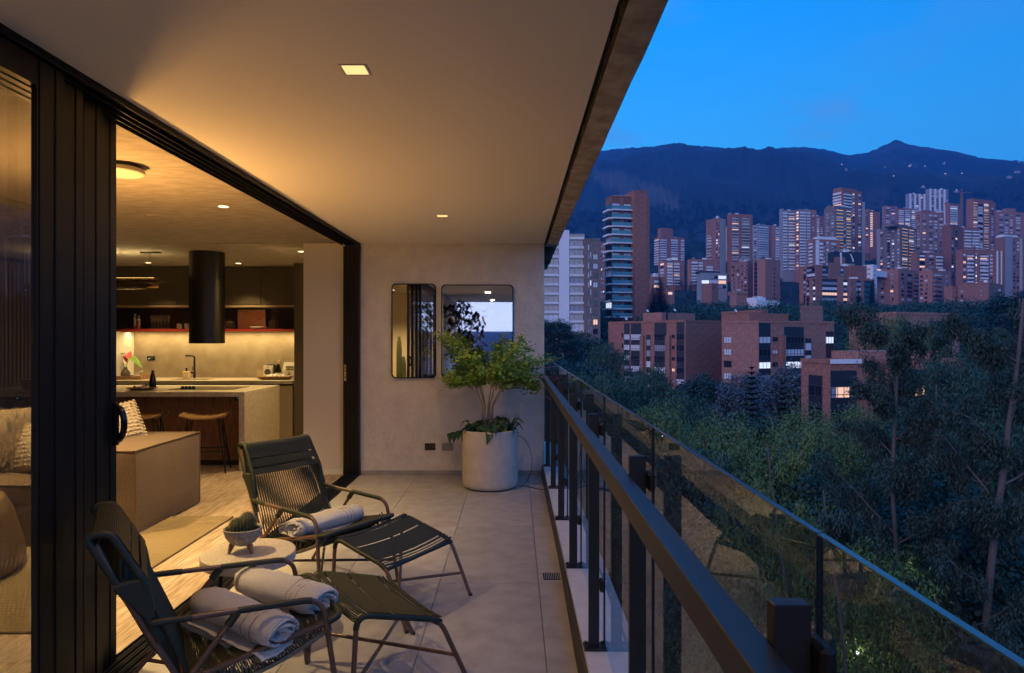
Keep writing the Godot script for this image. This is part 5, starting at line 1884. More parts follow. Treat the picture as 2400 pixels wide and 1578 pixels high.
# ---------------------------------------------------------------- terrain
var hill_noise := FastNoiseLite.new()
const RIDGE := [[900, 455], [1180, 425], [1300, 400], [1345, 372], [1390, 354], [1420, 352], [1470, 347], [1560, 345], [1620, 340], [1680, 345], [1740, 354], [1800, 349], [1880, 344], [1930, 350], [1990, 364], [2030, 358], [2070, 342], [2100, 326], [2130, 338], [2180, 346], [2240, 355], [2300, 370], [2370, 376], [2480, 382], [2700, 372], [3000, 395], [3600, 420]]


# heights along the line of sight: valley with the brick flats, the slope with the towers, the mountain
func ground(x: float, z: float) -> float:
	var r := sqrt(x * x + z * z)
	var prof := [[0.0, -30.0], [60.0, -28.0], [120.0, -26.0], [168.0, -23.0], [200.0, -9.0], [240.0, 4.0], [330.0, 8.0], [465.0, 18.0], [590.0, 42.0], [700.0, 68.0], [870.0, 106.0], [1100.0, 165.0], [1400.0, 250.0]]
	var y := 250.0
	var dz := lerpf(r, z, smoothstep(0.35, 0.6, z / maxf(r, 0.01)))
	if r < 1400.0:
		for k in prof.size() - 1:
			if dz <= prof[k + 1][0]:
				y = lerpf(prof[k][1], prof[k + 1][1], (dz - prof[k][0]) / (prof[k + 1][0] - prof[k][0]))
				break
	var ahead := z / maxf(r, 0.01)
	if ahead < 0.35:
		# towards and behind the camera: the same valley, lower hills
		var low := -28.0 + 60.0 * smoothstep(500.0, 3000.0, r)
		if ahead <= 0.05:
			return low
		return lerpf(low, y if r < 1400.0 else 250.0, (ahead - 0.05) / 0.3) if r < 1400.0 else lerpf(low, 420.0, (ahead - 0.05) / 0.3)
	if r >= 1400.0:
		var px := 1208.0 + 1573.0 * x / z
		var ry := 420.0
		for k in RIDGE.size() - 1:
			if px <= RIDGE[k + 1][0]:
				ry = lerpf(RIDGE[k][1], RIDGE[k + 1][1], clampf((px - RIDGE[k][0]) / float(RIDGE[k + 1][0] - RIDGE[k][0]), 0, 1))
				break
		var top := EYE + (793.0 - ry) / 1573.0 * 3000.0 * ahead
		var t := (r - 1400.0) / 1600.0
		if t <= 1.0:
			var nz := hill_noise.get_noise_2d(x * 0.9, z * 0.45) * 150.0 * sin(PI * clampf(t, 0, 1)) * (1.0 - t * 0.62)
			y = lerpf(prof_at(1400.0 * ahead), top, pow(t, 0.92)) + nz
		else:
			y = top - (t - 1.0) * 700.0
	return y + hill_noise.get_noise_2d(x * 4.0, z * 4.0) * minf(r * 0.008, 5.0) * (1.0 if r < 2950.0 or r > 3050.0 else 0.35)


func prof_at(d: float) -> float:
	return lerpf(118.0, 250.0, clampf((d - 910.0) / 490.0, 0.0, 1.0)) if d > 910.0 else 118.0


func build_terrain() -> void:
	hill_noise.seed = 21
	hill_noise.frequency = 0.0016
	hill_noise.fractal_octaves = 5
	var fuzz := FastNoiseLite.new()
	fuzz.seed = 8
	fuzz.frequency = 0.05
	var bear := []
	var a := -41.0
	while a < 46.0:
		bear.append(deg_to_rad(a))
		a += 0.14
	while a < 319.0:
		bear.append(deg_to_rad(a))
		a += 4.0
	bear.append(deg_to_rad(319.0))
	var rad := [0.5, 25.0, 50.0, 75.0, 100.0, 125.0, 150.0, 168.0, 185.0, 200.0, 220.0, 240.0, 280.0, 330.0, 400.0, 465.0, 530.0, 590.0, 680.0, 780.0, 870.0, 980.0, 1100.0, 1250.0]
	for k in 24:
		rad.append(1400.0 + k * 1600.0 / 24)
	rad.append_array([2985.0, 3000.0, 3020.0, 3300.0])
	rad.sort()
	var mb := MB.new()
	var cols := bear.size()
	for r in rad:
		for b in bear:
			var x: float = r * sin(b)
			var z: float = r * cos(b)
			var y := ground(x, z)
			if r > 1300.0 and r < 3100.0 and z > 0:
				y += fuzz.get_noise_2d(x * 0.7, z * 0.7) * (4.5 if r > 2800.0 else 7.0) + fuzz.get_noise_2d(x * 2.1, z * 2.1) * 3.5
			var px: float = 1208.0 + 1573.0 * x / maxf(z, 1.0)
			var c := Color(0.012, 0.034, 0.022)
			var py := 793.0 - 1573.0 * (y - EYE) / maxf(z, 1.0)
			# open pasture on the left spur of the mountain, and scraped earth far right
			var g := hill_noise.get_noise_2d(x * 2.0 + 300, z * 2.0)
			if r > 1500.0 and px > 1340.0 and px < 1590.0 and py > 395.0 + maxf(0.0, px - 1420.0) * 0.33 and py < 425.0 + maxf(0.0, px - 1380.0) * 0.42 + 30.0 * g:
				c = Color(0.15, 0.14, 0.09)
			elif g > 0.28 and r > 1400.0 and px > 1950.0:
				c = Color(0.06, 0.065, 0.04)
			mb.tint = c
			mb.vert(V(x, y, z), Vector3.UP)
	for j in rad.size() - 1:
		for k in cols:
			var k2 := (k + 1) % cols
			var p := j * cols + k
			var q := j * cols + k2
			mb.i.append_array([p, p + cols, q, q, p + cols, q + cols])
	# normals from the faces
	var acc := PackedVector3Array()
	acc.resize(mb.v.size())
	for t in range(0, mb.i.size(), 3):
		var n := (mb.v[mb.i[t + 1]] - mb.v[mb.i[t]]).cross(mb.v[mb.i[t + 2]] - mb.v[mb.i[t]])
		if n.y < 0:
			n = -n
			var sw := mb.i[t + 1]
			mb.i[t + 1] = mb.i[t + 2]
			mb.i[t + 2] = sw
		for e in 3:
			acc[mb.i[t + e]] += n
	# front faces run clockwise: flip them all once more
	for t in range(0, mb.i.size(), 3):
		var sw := mb.i[t + 1]
		mb.i[t + 1] = mb.i[t + 2]
		mb.i[t + 2] = sw
	for k in acc.size():
		mb.n[k] = acc[k].normalized()
	var m := mat("forest_floor", Color(1, 1, 1), 1.0)
	m.vertex_color_use_as_albedo = true
	worldmap(m, noise_tex(61, 0.05, Color(0.2, 0.2, 0.2), Color(1, 1, 1), FastNoiseLite.TYPE_SIMPLEX, 5, 1024), Vector3(0.0028, 0.0028, 0.0028))
	struct(put("terrain_hills", mb.mesh(), m))


# ---------------------------------------------------------------- buildings
func ray(px: float) -> float:
	return (px * 0.99167 - 1198.0) / FOCAL


func up_of(py: float, z: float) -> float:
	return EYE + (787.0 - py * 0.99167) * z / FOCAL


class Site:
	var node: Node3D
	var c: Vector2
	var b: float
	var wf: float
	var wl: float
	var y0: float
	var h: float

	# place along the front or left face met by the sight line with slope k
	func front(k: float) -> float:
		return (k * c.y - c.x) / (cos(b) - k * sin(b))

	func left(k: float) -> float:
		return (c.x - k * c.y) / (sin(b) + k * cos(b))


# a tower standing where its near edge is seen: xl / xc / xr are the sight lines of its left, near and right edges
func site(called: String, label: String, category: String, xl: float, xc: float, xr: float, ytop: float, ybase: float, z: float, yaw: float, wall: Material, group := "", deep := 0.0) -> Site:
	var s := Site.new()
	s.b = deg_to_rad(yaw)
	s.c = Vector2(ray(xc) * z, z)
	s.wf = s.front(ray(xr))
	s.wl = deep if deep > 0.0 else clampf(s.left(ray(xl)), 6.0, 34.0)
	s.y0 = minf(up_of(ybase, z), ground(s.c.x, z) + 2.0) - 6.0
	s.h = up_of(ytop, z) - s.y0
	s.node = thing(called, label, category, V(s.c.x, s.y0, z), s.b, group)
	stands.append([minf(xl, xc), xr, z, ybase, label])
	var mb := MB.new()
	mb.box(Vector3(0, 0, -s.wl), Vector3(s.wf, s.h, 0))
	put("wall", mb.mesh(), wall, s.node)
	mb = MB.new()
	for q in [[0.0, s.wf, -0.3, 0.12], [0.0, s.wf, -s.wl - 0.1, -s.wl + 0.2], [-0.12, 0.2, -s.wl, 0.0], [s.wf - 0.2, s.wf + 0.12, -s.wl, 0.0]]:
		mb.box(Vector3(q[0], s.h + 0.003, q[2]), Vector3(q[1], s.h + 0.55, q[3]))
	put("parapet", mb.mesh(), wall, s.node)
	if z > 300.0 and s.wf > 6.0:
		for k in 3:
			var tw := rng.randf_range(1.2, 3.4)
			var tx := rng.randf_range(0.8, maxf(0.9, s.wf - tw - 0.8))
			box_part(s, "roof_tank", Vector3(tx, s.h + 0.004, -3.0 - k * 2.0 - tw), Vector3(tx + tw, s.h + rng.randf_range(1.2, 3.4), -3.0 - k * 2.0), [M.city_white, M.city_concrete, wall][k])
		var an := MB.new()
		var ax := rng.randf_range(0.2, 0.8) * s.wf
		an.tube([Vector3(ax, s.h, -2.0), Vector3(ax, s.h + rng.randf_range(4.0, 7.0), -2.0)], 0.09, 4)
		put("aerial", an.mesh(), M.city_frame, s.node)
	return s


var stands := []


func box_part(s: Site, called: String, lo: Vector3, hi: Vector3, m: Material) -> MeshInstance3D:
	var mb := MB.new()
	mb.box(lo, hi)
	return put(called, mb.mesh(), m, s.node)


# one column of openings up a face. kind: win, bal, dark, lit. face "F" or "L". px0, px1: sight lines of its sides
func column(s: Site, face: String, kind: String, px0: float, px1: float, floors: int, top: float, pitch: float, o := {}) -> void:
	var u0 := s.front(ray(px0)) if face == "F" else s.left(ray(px1))
	var u1 := s.front(ray(px1)) if face == "F" else s.left(ray(px0))
	var w := u1 - u0
	if w <= 0.05:
		return
	var wh: float = o.get("wh", pitch * 0.5)
	var lit: float = o.get("lit", 0.02)
	var cur: float = o.get("curtain", 0.4)
	var glassy: Material = o.get("glass", M.city_glass)
	var turn := 0.0 if face == "F" else -PI / 2
	var holder := s.node
	var at := func(u: float, y: float, out: float) -> Vector3:
		return Vector3(u, y, out) if face == "F" else Vector3(-out, y, -u)
	var pane := MB.new()
	pane.box(Vector3(-w / 2, 0, -0.02), Vector3(w / 2, wh, 0.04))
	var pm := pane.mesh()
	var fine: bool = o.get("frames", false)
	var fm: ArrayMesh
	if fine:
		var f := MB.new()
		var n: int = o.get("panes", 3)
		for k in n + 1:
			var x := -w / 2 + (w - 0.09) * k / n
			f.box(Vector3(x, 0.0, 0.041), Vector3(x + 0.09, wh, 0.075))
		f.box(Vector3(-w / 2, wh - 0.09, 0.042), Vector3(w / 2, wh, 0.08))
		f.box(Vector3(-w / 2, 0.0, 0.042), Vector3(w / 2, 0.09, 0.08))
		if o.get("rail", false):
			f.box(Vector3(-w / 2, wh * 0.3, 0.05), Vector3(w / 2, wh * 0.3 + 0.08, 0.11))
		fm = f.mesh()
	var slab: ArrayMesh
	var out_by: float = o.get("out", 1.1)
	if kind == "bal":
		var f := MB.new()
		f.box(Vector3(-w / 2 - 0.1, -0.28, 0.045), Vector3(w / 2 + 0.1, 0.0, out_by))
		f.box(Vector3(-w / 2 - 0.1, 0.0, out_by - 0.12), Vector3(w / 2 + 0.1, o.get("rail_h", 0.95), out_by))
		f.box(Vector3(-w / 2 - 0.1, 0.0, 0.045), Vector3(-w / 2, o.get("rail_h", 0.95), out_by - 0.121))
		f.box(Vector3(w / 2, 0.0, 0.045), Vector3(w / 2 + 0.1, o.get("rail_h", 0.95), out_by - 0.121))
		slab = f.mesh()
	var half := MB.new()
	half.box(Vector3(-w / 2, wh * 0.12, 0.0405), Vector3(w * 0.08, wh * 0.92, 0.06))
	var hm := half.mesh()
	var soffit: ArrayMesh
	if o.has("soffit"):
		var f := MB.new()
		f.box(Vector3(-w / 2, pitch - 0.62, 0.05), Vector3(w / 2, pitch - 0.32, 0.4))
		soffit = f.mesh()
	if kind == "dark":
		var f := MB.new()
		f.box(Vector3(-w / 2, -pitch * (floors - 1), -0.02), Vector3(w / 2, pitch + o.get("head", 0.0), 0.03))
		var p := put("dark_panel", f.mesh(), M.navy_panel, holder, at.call((u0 + u1) / 2, s.h - top - wh, 0.0))
		p.rotation.y = turn
	for k in floors:
		var y := s.h - top - pitch * k - wh
		if y < 0.5:
			break
		if rng.randf() < o.get("miss", 0.0):
			continue
		var c: Vector3 = at.call((u0 + u1) / 2, y, 0.012 if kind == "dark" else 0.0)
		var r := rng.randf()
		var m: Material = glassy
		if r < lit:
			m = o.get("litmat", M.lit_window_warm if rng.randf() < 0.7 else M.lit_window_cool)
		elif r < lit + cur:
			m = M.city_curtain if rng.randf() < 0.6 else M.city_curtain_dim
		var nm := "lit_window" if m.emission_enabled else "window"
		var p := put(nm, pm, m, holder, c)
		p.rotation.y = turn
		if fine:
			put("frame", fm, M.city_frame, p)
		if not fine and m == glassy and rng.randf() < 0.35:
			put("curtain", hm, M.city_curtain_dim, p)
		if slab and y > 1.0:
			var q := put("balcony", slab, o.get("slab", M.city_white), holder, at.call((u0 + u1) / 2, y - 0.15, 0.0))
			q.rotation.y = turn
		if soffit:
			var q := put("lit_window_head", soffit, o["soffit"], holder, at.call((u0 + u1) / 2, y, 0.0))
			q.rotation.y = turn


func stripe(s: Site, face: String, called: String, px0: float, px1: float, m: Material, out := 0.25, from := 0.0, to := 1.0) -> void:
	var u0 := s.front(ray(px0)) if face == "F" else s.left(ray(px1))
	var u1 := s.front(ray(px1)) if face == "F" else s.left(ray(px0))
	if u1 - u0 < 0.02:
		return
	if face == "F":
		box_part(s, called, Vector3(u0, s.h * from, 0.002), Vector3(u1, s.h * to + 0.002, out), m)
	else:
		box_part(s, called, Vector3(-out, s.h * from, -u1), Vector3(-0.002, s.h * to + 0.002, -u0), m)


func roof_box(s: Site, px0: float, px1: float, ytop: float, m: Material, called := "roof_house", set_back := 1.5) -> void:
	var u0 := s.front(ray(px0))
	var u1 := s.front(ray(px1))
	var d := minf(s.wl - 0.5, 9.0)
	box_part(s, called, Vector3(u0, s.h + 0.004, -set_back - d), Vector3(u1, up_of(ytop, s.c.y) - s.y0, -set_back), m)


func brick_image(seed_: int) -> ImageTexture:
	var im := Image.create(512, 512, false, Image.FORMAT_RGB8)
	var r := RandomNumberGenerator.new()
	r.seed = seed_
	im.fill(Color(0.86, 0.84, 0.82))
	for row in 32:
		var off := (row % 2) * 16 + r.randi_range(0, 3)
		for k in 16:
			var v := r.randf_range(0.66, 1.0)
			im.fill_rect(Rect2i(posmod(k * 32 + off, 512), row * 16 + 1, 30, 13), Color(v, v * r.randf_range(0.92, 1.0), v * r.randf_range(0.9, 1.0)))
			if k * 32 + off + 30 > 512:
				im.fill_rect(Rect2i(0, row * 16 + 1, k * 32 + off + 30 - 512, 13), Color(v, v, v))
	im.generate_mipmaps()
	return ImageTexture.create_from_image(im)


func city_materials() -> void:
	var br := brick_image(3)
	var i := 0
	for q in [["brick_red", 0.48, 0.225, 0.165], ["brick_rose", 0.54, 0.28, 0.215], ["brick_dark", 0.34, 0.17, 0.135], ["brick_grey", 0.30, 0.26, 0.25], ["brick_brown", 0.42, 0.225, 0.175]]:
		var m := mat(q[0], lin(q[1], q[2], q[3]), 0.9)
		worldmap(m, br, Vector3(0.25, 0.25, 0.25), false)
		m.uv1_offset = Vector3(i * 0.31, i * 0.17, 0)
		i += 1
	mat("city_white", lin(0.78, 0.78, 0.78), 0.8)
	mat("city_cream", lin(0.45, 0.42, 0.36), 0.8)
	mat("city_concrete", lin(0.30, 0.30, 0.31), 0.85)
	mat("city_teal", lin(0.10, 0.30, 0.33), 0.15)
	mat("navy_panel", lin(0.020, 0.022, 0.030), 0.45)
	mat("city_glass", lin(0.012, 0.014, 0.02), 0.06).metallic_specular = 0.7
	mat("city_mirror_glass", lin(0.30, 0.25, 0.25), 0.05, 0.8)
	mat("city_curtain", lin(0.70, 0.71, 0.74), 0.5)
	mat("city_curtain_dim", lin(0.33, 0.34, 0.38), 0.3)
	mat("city_frame", lin(0.05, 0.05, 0.06), 0.5)
	mat("roof_tile_orange", lin(0.35, 0.12, 0.05), 0.85)
	glow("lit_window_warm", Color(1.0, 0.72, 0.36), 0.42)
	glow("lit_window_cool", Color(0.9, 0.93, 1.0), 0.42)
	glow("lit_window_strip", Color(1.0, 0.72, 0.30), 0.5)
	glow("lit_window_dim", Color(1.0, 0.66, 0.4), 0.25)
	glow("street_lamp_glow", Color(0.95, 1.0, 0.95), 4.0)


func build_city() -> void:
	city_materials()
	var s: Site
	# ---- brick flats across the valley
	var W1 := {"wh": 1.55, "frames": true, "panes": 3, "curtain": 0.75, "lit": 0.0}
	var B1 := {"wh": 1.65, "frames": true, "panes": 5, "curtain": 0.62, "lit": 0.0, "rail": true}
	s = site("apartment_block", "red brick apartment block across the valley with blank right wall and dark window bays", "apartment block", 1426, 1607, 1694, 755, 930, 166, 38, M.brick_red)
	var head := {"head": 1.9}
	for q in [[1463, 1476, "w"], [1479, 1503, "b"], [1534, 1562, "b"], [1586, 1604, "w"]]:
		column(s, "L", "dark", q[0], q[1], 6, 2.9, 2.82, (W1 if q[2] == "w" else B1).merged(head))
	column(s, "L", "dark", 1515, 1525, 5, 4.3, 2.82, {"wh": 1.7, "curtain": 1.0, "frames": true, "panes": 1})
	column(s, "L", "win", 1575, 1582, 6, 3.1, 2.82, {"wh": 0.9, "curtain": 0.3, "frames": true, "panes": 2})
	column(s, "L", "win", 1457.5, 1460.5, 4, 2.6, 2.82, {"wh": 1.25, "curtain": 0.5})
	stripe(s, "L", "brick_pier", 1503.5, 1511, M.brick_brown, 0.7, 0.0, 0.90)
	stripe(s, "L", "brick_pier", 1562.5, 1573, M.brick_brown, 0.7, 0.0, 0.90)
	box_part(s, "roof_house", Vector3(0.5, s.h + 0.004, -s.left(ray(1504))), Vector3(s.wf * 0.93, up_of(730, 166) - s.y0, -s.left(ray(1548))), M.brick_rose)
	box_part(s, "roof_door", Vector3(2.2, s.h + 0.3, -s.left(ray(1548)) + 0.003), Vector3(2.9, s.h + 2.6, -s.left(ray(1548)) + 0.06), M.navy_panel)
	s = site("apartment_block", "red brick apartment block beside the blank-walled one, with one lit wide window", "apartment block", 1692, 1778, 1955, 757, 950, 147, 24, M.brick_rose)
	column(s, "L", "win", 1697, 1715, 6, 3.0, 2.8, W1)
	column(s, "F", "dark", 1779, 1806, 7, 3.0, 2.8, {"wh": 1.5, "frames": true, "panes": 3, "curtain": 0.5, "lit": 0.12, "head": 1.7})
	column(s, "F", "win", 1811, 1823, 7, 3.1, 2.8, {"wh": 1.0, "frames": true, "panes": 2, "curtain": 0.2})
	column(s, "F", "dark", 1838, 1884, 7, 3.0, 2.8, {"wh": 1.6, "frames": true, "panes": 6, "curtain": 0.3, "lit": 0.2, "rail": true, "head": 1.0})
	column(s, "F", "dark", 1887, 1902, 6, 4.4, 2.8, {"wh": 1.8, "frames": true, "panes": 1, "curtain": 0.4})
	column(s, "F", "dark", 1936, 1954, 6, 3.0, 2.8, {"wh": 1.6, "frames": true, "panes": 3, "curtain": 0.3})
	stripe(s, "F", "brick_pier", 1826, 1836.5, M.brick_red, 0.8, 0.0, 0.92)
	stripe(s, "F", "brick_tower", 1876, 1929, M.brick_rose, -0.001, 0.9, 1.12)
	roof_box(s, 1780, 1872, 733, M.brick_red, "roof_house", 3.0)
	s = site("apartment_block", "low red brick roof volume behind the pair of valley blocks, with a dark slot", "apartment block", 1691, 1787, 1800, 731, 800, 168, 20, M.brick_brown)
	column(s, "L", "win", 1724, 1728, 1, 0.6, 2.8, {"wh": 2.0, "curtain": 0.0})
	s = site("apartment_block", "red brick apartment block half hidden behind the tall pale-trunked trees", "apartment block", 1990, 2100, 2250, 737, 950, 150, 24, M.brick_rose)
	column(s, "F", "dark", 2108, 2130, 7, 2.5, 2.8, B1)
	column(s, "F", "win", 2140, 2150, 7, 2.5, 2.8, W1)
	column(s, "F", "dark", 2180, 2232, 7, 2.5, 2.8, B1)
	column(s, "L", "win", 2020, 2036, 7, 2.5, 2.8, W1)
	roof_box(s, 2158, 2246, 731, M.brick_rose)
	s = site("terraced_house", "nearest brick terrace with amber lit living rooms behind the trees", "house", 1888, 1945, 2260, 853, 1010, 88, 12, M.brick_red)
	column(s, "F", "dark", 1947, 2008, 3, 3.0, 2.85, {"wh": 1.55, "frames": true, "panes": 4, "lit": 0.0, "curtain": 0.3, "rail": true, "head": 0.8})
	column(s, "F", "dark", 2098, 2168, 3, 3.0, 2.85, {"wh": 1.55, "frames": true, "panes": 5, "lit": 0.0, "curtain": 0.2, "rail": true, "head": 0.8})
	column(s, "F", "dark", 2185, 2245, 3, 3.0, 2.85, {"wh": 1.55, "frames": true, "panes": 4, "lit": 0.0, "curtain": 0.4, "rail": true})
	column(s, "L", "dark", 1896, 1928, 3, 3.0, 2.85, {"wh": 1.5, "frames": true, "panes": 2, "curtain": 0.3})
	for q in [[1960, 1990, "lit_window_warm"], [2122, 2166, "lit_window_warm"], [2032, 2046, "lit_window_cool"]]:
		var u0 := s.front(ray(q[0]))
		var u1 := s.front(ray(q[1]))
		box_part(s, "lit_window", Vector3(u0, s.h - 4.45, 0.055), Vector3(u1, s.h - 3.1, 0.07), M[q[2]])
	roof_box(s, 2020, 2205, 824, M.brick_rose, "upper_storey", 0.5)
	stripe(s, "F", "coping", 1945, 2018, M.city_white, 0.2, 1.0, 1.02)
	# ---- the two towers by the balcony wall
	s = site("apartment_tower", "pale panelled apartment tower beside the balcony wall with mirror windows", "apartment tower", 1180, 1230, 1369.5, 552, 780, 217, 2, M.city_cream)
	var PW := {"wh": 2.0, "frames": true, "panes": 3, "curtain": 0.12, "lit": 0.04, "glass": M.city_mirror_glass}
	column(s, "F", "win", 1272, 1309, 12, 1.6, 3.0, PW)
	column(s, "F", "win", 1335, 1369, 12, 1.6, 3.0, PW)
	stripe(s, "F", "pale_shaft", 1310, 1334, M.city_white, 0.5, 0.0, 1.04)
	for k in 12:
		var y := s.h - 1.2 - 3.0 * k
		for q in [[1260, 1309.5], [1334.5, 1369.5]]:
			box_part(s, "floor_band", Vector3(s.front(ray(q[0])), y, 0.003), Vector3(s.front(ray(q[1])), y + 0.75, 0.3), M.city_white)
	roof_box(s, 1336, 1366, 547, M.brick_dark)
	s = site("apartment_tower", "narrow brown brick tower joined to the pale tower, with slit windows", "apartment tower", 1369, 1370, 1407, 563, 780, 216, 2, M.brick_grey)
	column(s, "F", "win", 1378.5, 1380.5, 11, 1.5, 3.0, {"wh": 1.7, "curtain": 0.8})
	column(s, "F", "win", 1383.5, 1385.5, 11, 3.9, 3.0, {"wh": 1.7, "curtain": 0.8})
	column(s, "F", "win", 1390, 1401, 11, 4.5, 3.0, {"wh": 1.8, "frames": true, "panes": 2, "curtain": 0.4, "lit": 0.1})
	s = site("apartment_tower", "tall tower with teal glass balconies and a blank brick slab on its right", "apartment tower", 1420, 1434, 1487, 462, 760, 240, 14, M.brick_dark)
	var TB := {"wh": 2.2, "curtain": 0.25, "lit": 0.05, "slab": M.city_white, "rail_h": 0.25, "out": 1.3, "frames": true, "panes": 3}
	column(s, "F", "bal", 1434.5, 1486, 14, 2.2, 2.95, TB)
	column(s, "L", "bal", 1420.5, 1433.8, 14, 2.2, 2.95, TB)
	var gu := MB.new()
	gu.box(Vector3(-0.4, 0, 1.33), Vector3(s.wf, 1.1, 1.38))
	var gm := gu.mesh()
	for k in 14:
		var y := s.h - 2.2 - 2.95 * k - 2.2
		if y > 1:
			put("glass_guard", gm, M.city_teal, s.node, Vector3(0, y + 0.12, 0))
	stripe(s, "F", "brick_pier", 1453, 1462, M.brick_red, 0.3)
	roof_box(s, 1440, 1487, 455, M.city_concrete, "roof_pavilion", 1.0)
	s = site("brick_slab_tower", "blank red brick slab rising beside the teal balconies", "apartment tower", 1485, 1486.8, 1517, 449, 760, 239, 14, M.brick_red, "", 13.0)
	var u9 := s.front(ray(1524))
	box_part(s, "side_wing", Vector3(s.wf + 0.003, 0, -12.0), Vector3(u9, s.h - 2.0, -0.4), M.brick_red)
	# ---- towers up the slope, left to right
	s = site("brick_tower", "small brick tower between the pale tower and the teal balcony tower", "apartment tower", 1406, 1407, 1419, 569, 690, 430, 5, M.brick_brown)
	column(s, "F", "win", 1409, 1411, 12, 2.0, 2.9, {"lit": 0.1})
	column(s, "F", "win", 1413, 1416, 12, 2.0, 2.9, {"lit": 0.15})
	var A := {"wh": 1.5, "lit": 0.05, "curtain": 0.5, "slab": M.city_white, "out": 1.0}
	var AB := {"wh": 1.7, "lit": 0.10, "curtain": 0.25, "slab": M.brick_rose, "out": 1.0}
	var AY := {"wh": 1.6, "lit": 0.1, "curtain": 0.3, "slab": M.city_concrete, "out": 0.9, "soffit": M.lit_window_strip, "rail_h": 0.7}
	s = site("apartment_tower", "brick tower with a narrow lantern top, just right of the teal tower", "apartment tower", 1534, 1546, 1605, 556, 660, 770, 16, M.brick_red)
	roof_box(s, 1553, 1580, 533, M.brick_red, "lantern_top", 3.0)
	for q in [[1548, 1562, A], [1573, 1588, A], [1596, 1603, A]]:
		column(s, "F", "bal", q[0], q[1], 15, 2.0, 2.75, q[2])
	column(s, "L", "bal", 1535, 1545, 15, 2.0, 2.75, A)
	s = site("apartment_block", "stepped brick block with white balconies below the lantern-top tower", "apartment block", 1543, 1560, 1604, 612, 668, 600, 14, M.brick_rose)
	column(s, "F", "bal", 1564, 1576, 8, 1.5, 2.6, A)
	column(s, "F", "bal", 1580, 1592, 8, 1.5, 2.6, A)
	column(s, "L", "win", 1548, 1556, 8, 1.5, 2.6, A)
	s = site("apartment_block", "low terraced brick block with white balconies, left of the glazed roof garden", "apartment block", 1616, 1618, 1684, 609, 680, 590, 10, M.brick_rose)
	column(s, "F", "bal", 1621, 1634, 8, 1.5, 2.6, A)
	column(s, "F", "bal", 1638, 1646, 8, 1.5, 2.6, A)
	column(s, "F", "bal", 1656, 1670, 5, 5.0, 2.6, A)
	s = site("apartment_tower", "slim brick tower with a grey flank and tiny windows, left of the lit-top tower", "apartment tower", 1655, 1688, 1701, 512, 650, 640, 40, M.brick_brown)
	column(s, "L", "bal", 1657, 1668, 13, 14.0, 2.8, {"wh": 1.5, "lit": 0.05, "slab": M.city_cream, "out": 0.9})
	column(s, "L", "win", 1679, 1682, 18, 3.0, 2.8, {"lit": 0.1})
	column(s, "L", "win", 1684, 1686, 18, 3.0, 2.8, {"lit": 0.1})
	stripe(s, "F", "grey_flank", 1688.2, 1701, M.city_cream, 0.1)
	s = site("apartment_tower", "brick tower with bright lit top floors and two columns of cream balconies", "apartment tower", 1709, 1711, 1764, 503, 640, 640, 8, M.brick_red)
	column(s, "F", "bal", 1716, 1731, 16, 2.5, 2.8, {"wh": 1.7, "lit": 0.25, "slab": M.city_cream, "out": 0.9, "litmat": M.lit_window_warm})
	column(s, "F", "bal", 1739, 1756, 16, 2.5, 2.8, {"wh": 1.7, "lit": 0.1, "slab": M.city_cream, "out": 0.9})
	s = site("apartment_tower", "pale thin tower behind the lit-top brick tower", "apartment tower", 1702, 1703, 1711, 532, 620, 830, 5, M.city_cream)
	column(s, "F", "win", 1704, 1706, 16, 2.0, 2.8, A)
	column(s, "F", "win", 1707.5, 1709.5, 16, 2.0, 2.8, A)
	s = site("apartment_tower", "grey and brick tower right of the lit-top tower with blue balconies", "apartment tower", 1764, 1777, 1811, 527, 620, 810, 22, M.city_concrete)
	column(s, "F", "bal", 1779, 1800, 15, 1.5, 2.75, A)
	stripe(s, "F", "brick_flank", 1802, 1811, M.brick_red, 0.3)
	column(s, "L", "win", 1767, 1773, 15, 2.0, 2.75, A)
	s = site("brick_block", "blank-sided brown brick block with small windows, above the white house", "apartment block", 1713, 1752, 1765, 614, 720, 455, 36, M.brick_brown)
	for q in [[1716, 1721], [1727, 1732], [1738, 1741], [1745, 1750]]:
		column(s, "L", "win", q[0], q[1], 8, 2.0, 2.75, {"wh": 1.2, "curtain": 0.25, "lit": 0.02})
	s = site("brick_block", "taller brown brick block with one column of tiny windows, above the white house", "apartment block", 1765, 1794, 1829, 609, 722, 440, 30, M.brick_rose)
	column(s, "L", "dark", 1768, 1775, 9, 2.0, 2.75, {"wh": 1.2, "curtain": 0.1})
	column(s, "F", "win", 1814, 1817, 9, 2.5, 2.75, {"wh": 1.0, "curtain": 0.0})
	s = site("roof_garden_building", "low glazed building with a lit planted roof terrace", "building", 1635, 1642, 1705, 641, 690, 480, 10, M.city_concrete)
	column(s, "F", "win", 1645, 1662, 3, 1.5, 3.4, {"wh": 2.3, "lit": 0.35, "curtain": 0.3})
	column(s, "F", "win", 1664, 1682, 3, 1.5, 3.4, {"wh": 2.3, "lit": 0.35, "curtain": 0.3})
	column(s, "F", "win", 1684, 1702, 3, 1.5, 3.4, {"wh": 2.3, "lit": 0.35, "curtain": 0.3})
	roof_box(s, 1640, 1690, 635, M.navy_panel, "roof_pavilion")
	s = site("brick_house", "small plain brick house below the roof garden", "house", 1645, 1668, 1684, 666, 700, 420, 30, M.brick_brown)
	column(s, "F", "win", 1672, 1674, 1, 1.6, 2.8, {"curtain": 0.0})
	s = site("brick_house", "low brick house among trees at the foot of the lantern-top tower", "house", 1524, 1530, 1560, 651, 700, 405, 14, M.brick_brown)
	column(s, "F", "win", 1533, 1545, 2, 1.6, 2.9, {"lit": 0.6})
